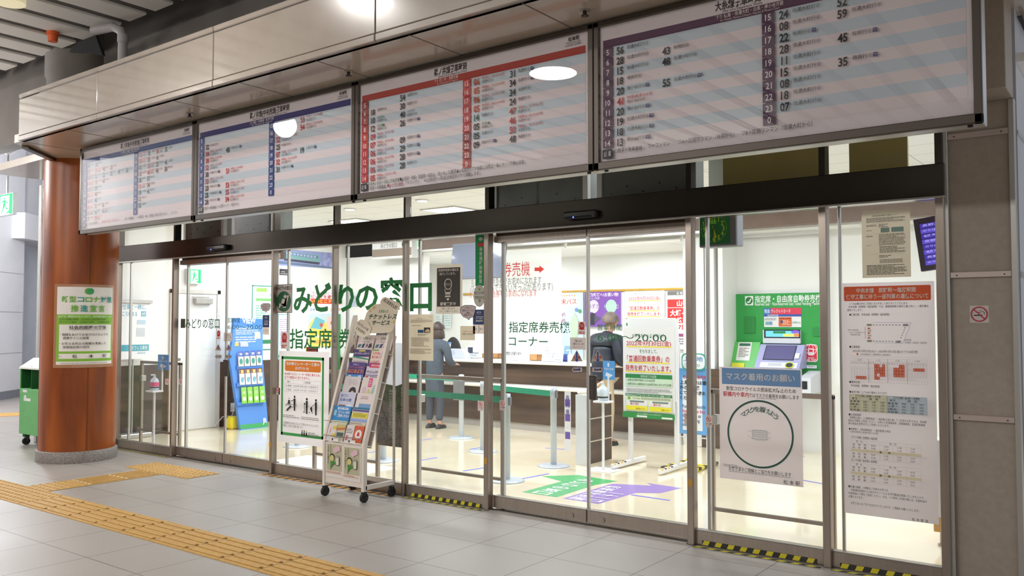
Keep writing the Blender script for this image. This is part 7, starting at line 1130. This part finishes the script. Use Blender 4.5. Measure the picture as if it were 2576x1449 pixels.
def person(label, loc, rot, hgt, hair, hairlong, jacket, jname, legs, lname, shoes, puffy=False, lean=.1, skirt=False, armfwd=.3):
    t = thing('person', label, 'person', loc); t.rotation_euler = (0, 0, rot); s = hgt / 1.7; L = lambda y, z: lean * max(0, (z - .9) / .8) ** 1.0 * 1.0 + y
    N = {'pel': (0, L(0, .92), .92, .10), 'wst': (0, L(0, 1.08), 1.08, .095), 'chs': (0, L(0, 1.28), 1.28, .10), 'nk0': (0, L(.01, 1.42), 1.42, .055), 'nk1': (0, L(.02, 1.48), 1.48, .05), 'hd0': (0, L(.04, 1.54), 1.54, .075), 'hd1': (0, L(.05, 1.62), 1.62, .085), 'hd2': (0, L(.05, 1.67), 1.67, .06)}
    E = chain('pel', 'wst', 'chs', 'nk0', 'nk1', 'hd0', 'hd1', 'hd2'); J = {}; T_ = {}; JE = []; TE = []
    for sd, sg in (('l', -1), ('r', 1)):
        N.update({sd + 'sh': (sg * .18, L(0, 1.37), 1.37, .05), sd + 'el': (sg * .25, L(.03, 1.1), 1.10, .038), sd + 'wr': (sg * .17, L(armfwd, 1.02), 1.03, .026), sd + 'pm': (sg * .155, L(armfwd + .07, 1.02), 1.025, .03),
                  sd + 'hp': (sg * .09, L(0, .86), .86, .08), sd + 'kn': (sg * .10, .03, .48, .052), sd + 'an': (sg * .10, 0, .08, .036), sd + 'to': (sg * .11, .13, .035, .03)})
        E += chain('chs', sd + 'sh', sd + 'el', sd + 'wr', sd + 'pm') + chain('pel', sd + 'hp', sd + 'kn', sd + 'an', sd + 'to')
        for i, (dx, ln) in enumerate(((-.028, .055), (-.01, .065), (.010, .06), (.028, .048))):
            a = N[sd + 'pm']; N[sd + 'f%d' % i] = (a[0] + dx, a[1] + .03, a[2], .010); N[sd + 'g%d' % i] = (a[0] + dx * 1.15, a[1] + .03 + ln * .7, a[2] - .02, .008); E += chain(sd + 'pm', sd + 'f%d' % i, sd + 'g%d' % i)
        a = N[sd + 'pm']; N[sd + 'th'] = (a[0] - sg * .045, a[1] + .01, a[2], .010); E.append((sd + 'pm', sd + 'th'))
    sc = lambda D: {k: (v[0] * s, v[1] * s, v[2] * s, v[3] * s if not isinstance(v[3], tuple) else tuple(q * s for q in v[3])) for k, v in D.items()}
    skin('body', sc(N), E, SKIN, t, 2)
    p = .022 if puffy else .0
    J = {'pel': (0, L(-.005, .88), .80 if not skirt else .50, (.165 + p, .145 + p)), 'w1': (0, L(-.005, .98), .95, (.155 + p * .4, .135 + p * .4)), 'w2': (0, L(-.005, 1.05), 1.07, (.165 + p, .14 + p)), 'w3': (0, L(-.005, 1.15), 1.17, (.158 + p * .4, .135 + p * .4)), 'w4': (0, L(-.005, 1.22), 1.26, (.165 + p, .14 + p)), 'w5': (0, L(0, 1.32), 1.35, (.14, .11)), 'col': (0, L(.01, 1.43), 1.44, (.085, .08)), 'cl2': (0, L(.015, 1.46), 1.475, (.075, .07))}
    JE = chain(*J.keys())
    for sd, sg in (('l', -1), ('r', 1)):
        J.update({sd + 'sh': (sg * .19, L(-.005, 1.36), 1.355, .085 + p * .6), sd + 'm': (sg * .235, L(.0, 1.24), 1.23, .07 + p * .6), sd + 'el': (sg * .26, L(.02, 1.1), 1.10, .068 + p * .5), sd + 'm2': (sg * .22, L(armfwd * .5, 1.06), 1.06, .056 + p * .4), sd + 'wr': (sg * .175, L(armfwd - .01, 1.03), 1.03, .045)}); JE += chain('w5', sd + 'sh', sd + 'm', sd + 'el', sd + 'm2', sd + 'wr')
    skin(jname, sc(J), JE, jacket, t, 2)
    T_ = {'pel': (0, L(0, .9), .90, (.14, .12))}
    for sd, sg in (('l', -1), ('r', 1)): T_.update({sd + 'hp': (sg * .085, L(0, .82), .80, .09), sd + 'kn': (sg * .10, .025, .48, .072), sd + 'an': (sg * .10, 0, .11, .062)}); TE += chain('pel', sd + 'hp', sd + 'kn', sd + 'an')
    skin(lname, sc(T_), TE, legs, t, 2)
    for sg in (-1, 1):
        m = MB(); m.ball((sg * .10 * s, .045 * s, .0), .052 * s, .135 * s, .085 * s, shoes, z0=0, z1=1); o = m.build('shoe'); o.parent = t; o.location = (sg * .10 * s, .045 * s, 0)
    hc = Vector((0, L(.045, 1.62), 1.615)) * s
    m = MB(); m.ball((0, 0, 0), .104 * s, .118 * s, .118 * s, hair, 24, 14, -.25 if not hairlong else -.1, 1)
    if hairlong:
        m.lathe([(.104 * s, -.02), (.118 * s, -.10 * s), (.116 * s, -.16 * s), (.06 * s, -.18 * s)], (0, -.012, 0), hair, 24)
    o = m.build('hair'); bpy.data.objects.remove(o) if False else None; o.parent = t; lo = min(v.co.z for v in o.data.vertices); o.location = hc + Vector((0, -.022 * s, (-.25 if not hairlong else -.18) * .118 * s if not hairlong else -.18 * s))
    m = MB(); EY = mat('eye_dark', (40, 30, 28), .3)
    for sg in (-1, 1): m.ball((sg * .03 * s, .078 * s, .0), .010 * s, .006 * s, .006 * s, EY, 10, 8)
    m.ball((0, .095 * s, -.025 * s), .012 * s, .016 * s, .02 * s, SKIN, 12, 8); m.ball((0, .08 * s, -.06 * s), .022 * s, .008 * s, .006 * s, mat('lip_tone', (176, 104, 98), .5), 12, 8)
    for sg in (-1, 1): m.ball((sg * .09 * s, .0, -.01 * s), .012 * s, .022 * s, .032 * s, SKIN, 12, 8)
    o = m.build('face'); o.parent = t; mid = (.078 + .111 - .022) * .5; o.location = hc + Vector((0, .04 * s, -.066 * s)); return t
NAVY = mat('dark_navy_quilted_nylon', (40, 46, 58), .45, noise=((34, 39, 50), 14)); COATG = mat('grey_wool_coat', (76, 86, 98), .85, noise=((66, 76, 88), 30)); DKCOAT = mat('dark_blue_coat', (44, 46, 66), .8, noise=((38, 40, 58), 20))
person('person with thin grey hair in a dark quilted jacket, seen from behind at the counter', (-2.0, 3.72, 0), -.25, 1.62, mat('thin_grey_hair', (92, 88, 86), .8, noise=((140, 124, 112), 12)), False, NAVY, 'jacket', mat('beige_trousers', (206, 188, 160), .7, noise=((198, 180, 152), 20)), 'trousers', mat('black_shoe', (40, 40, 42), .5), True, .14, False, .34)
person('person with brown bobbed hair in a long grey coat at the counter', (-4.80, 3.72, 0), .1, 1.50, mat('brown_hair', (70, 52, 46), .45, noise=((54, 40, 36), 40)), True, COATG, 'coat', mat('dark_grey_skirt', (62, 68, 82), .8), 'trousers', mat('black_shoe', (40, 40, 42), .5), False, .08, True, .3)
person('person in a dark blue coat and white shoes half hidden behind the rack', (-5.92, 3.72, 0), .15, 1.48, mat('black_hair', (38, 34, 36), .5, noise=((30, 28, 30), 40)), True, DKCOAT, 'coat', mat('dark_trousers', (46, 48, 58), .8), 'trousers', mat('white_shoe', (226, 226, 226), .5), False, .08, True, .3)
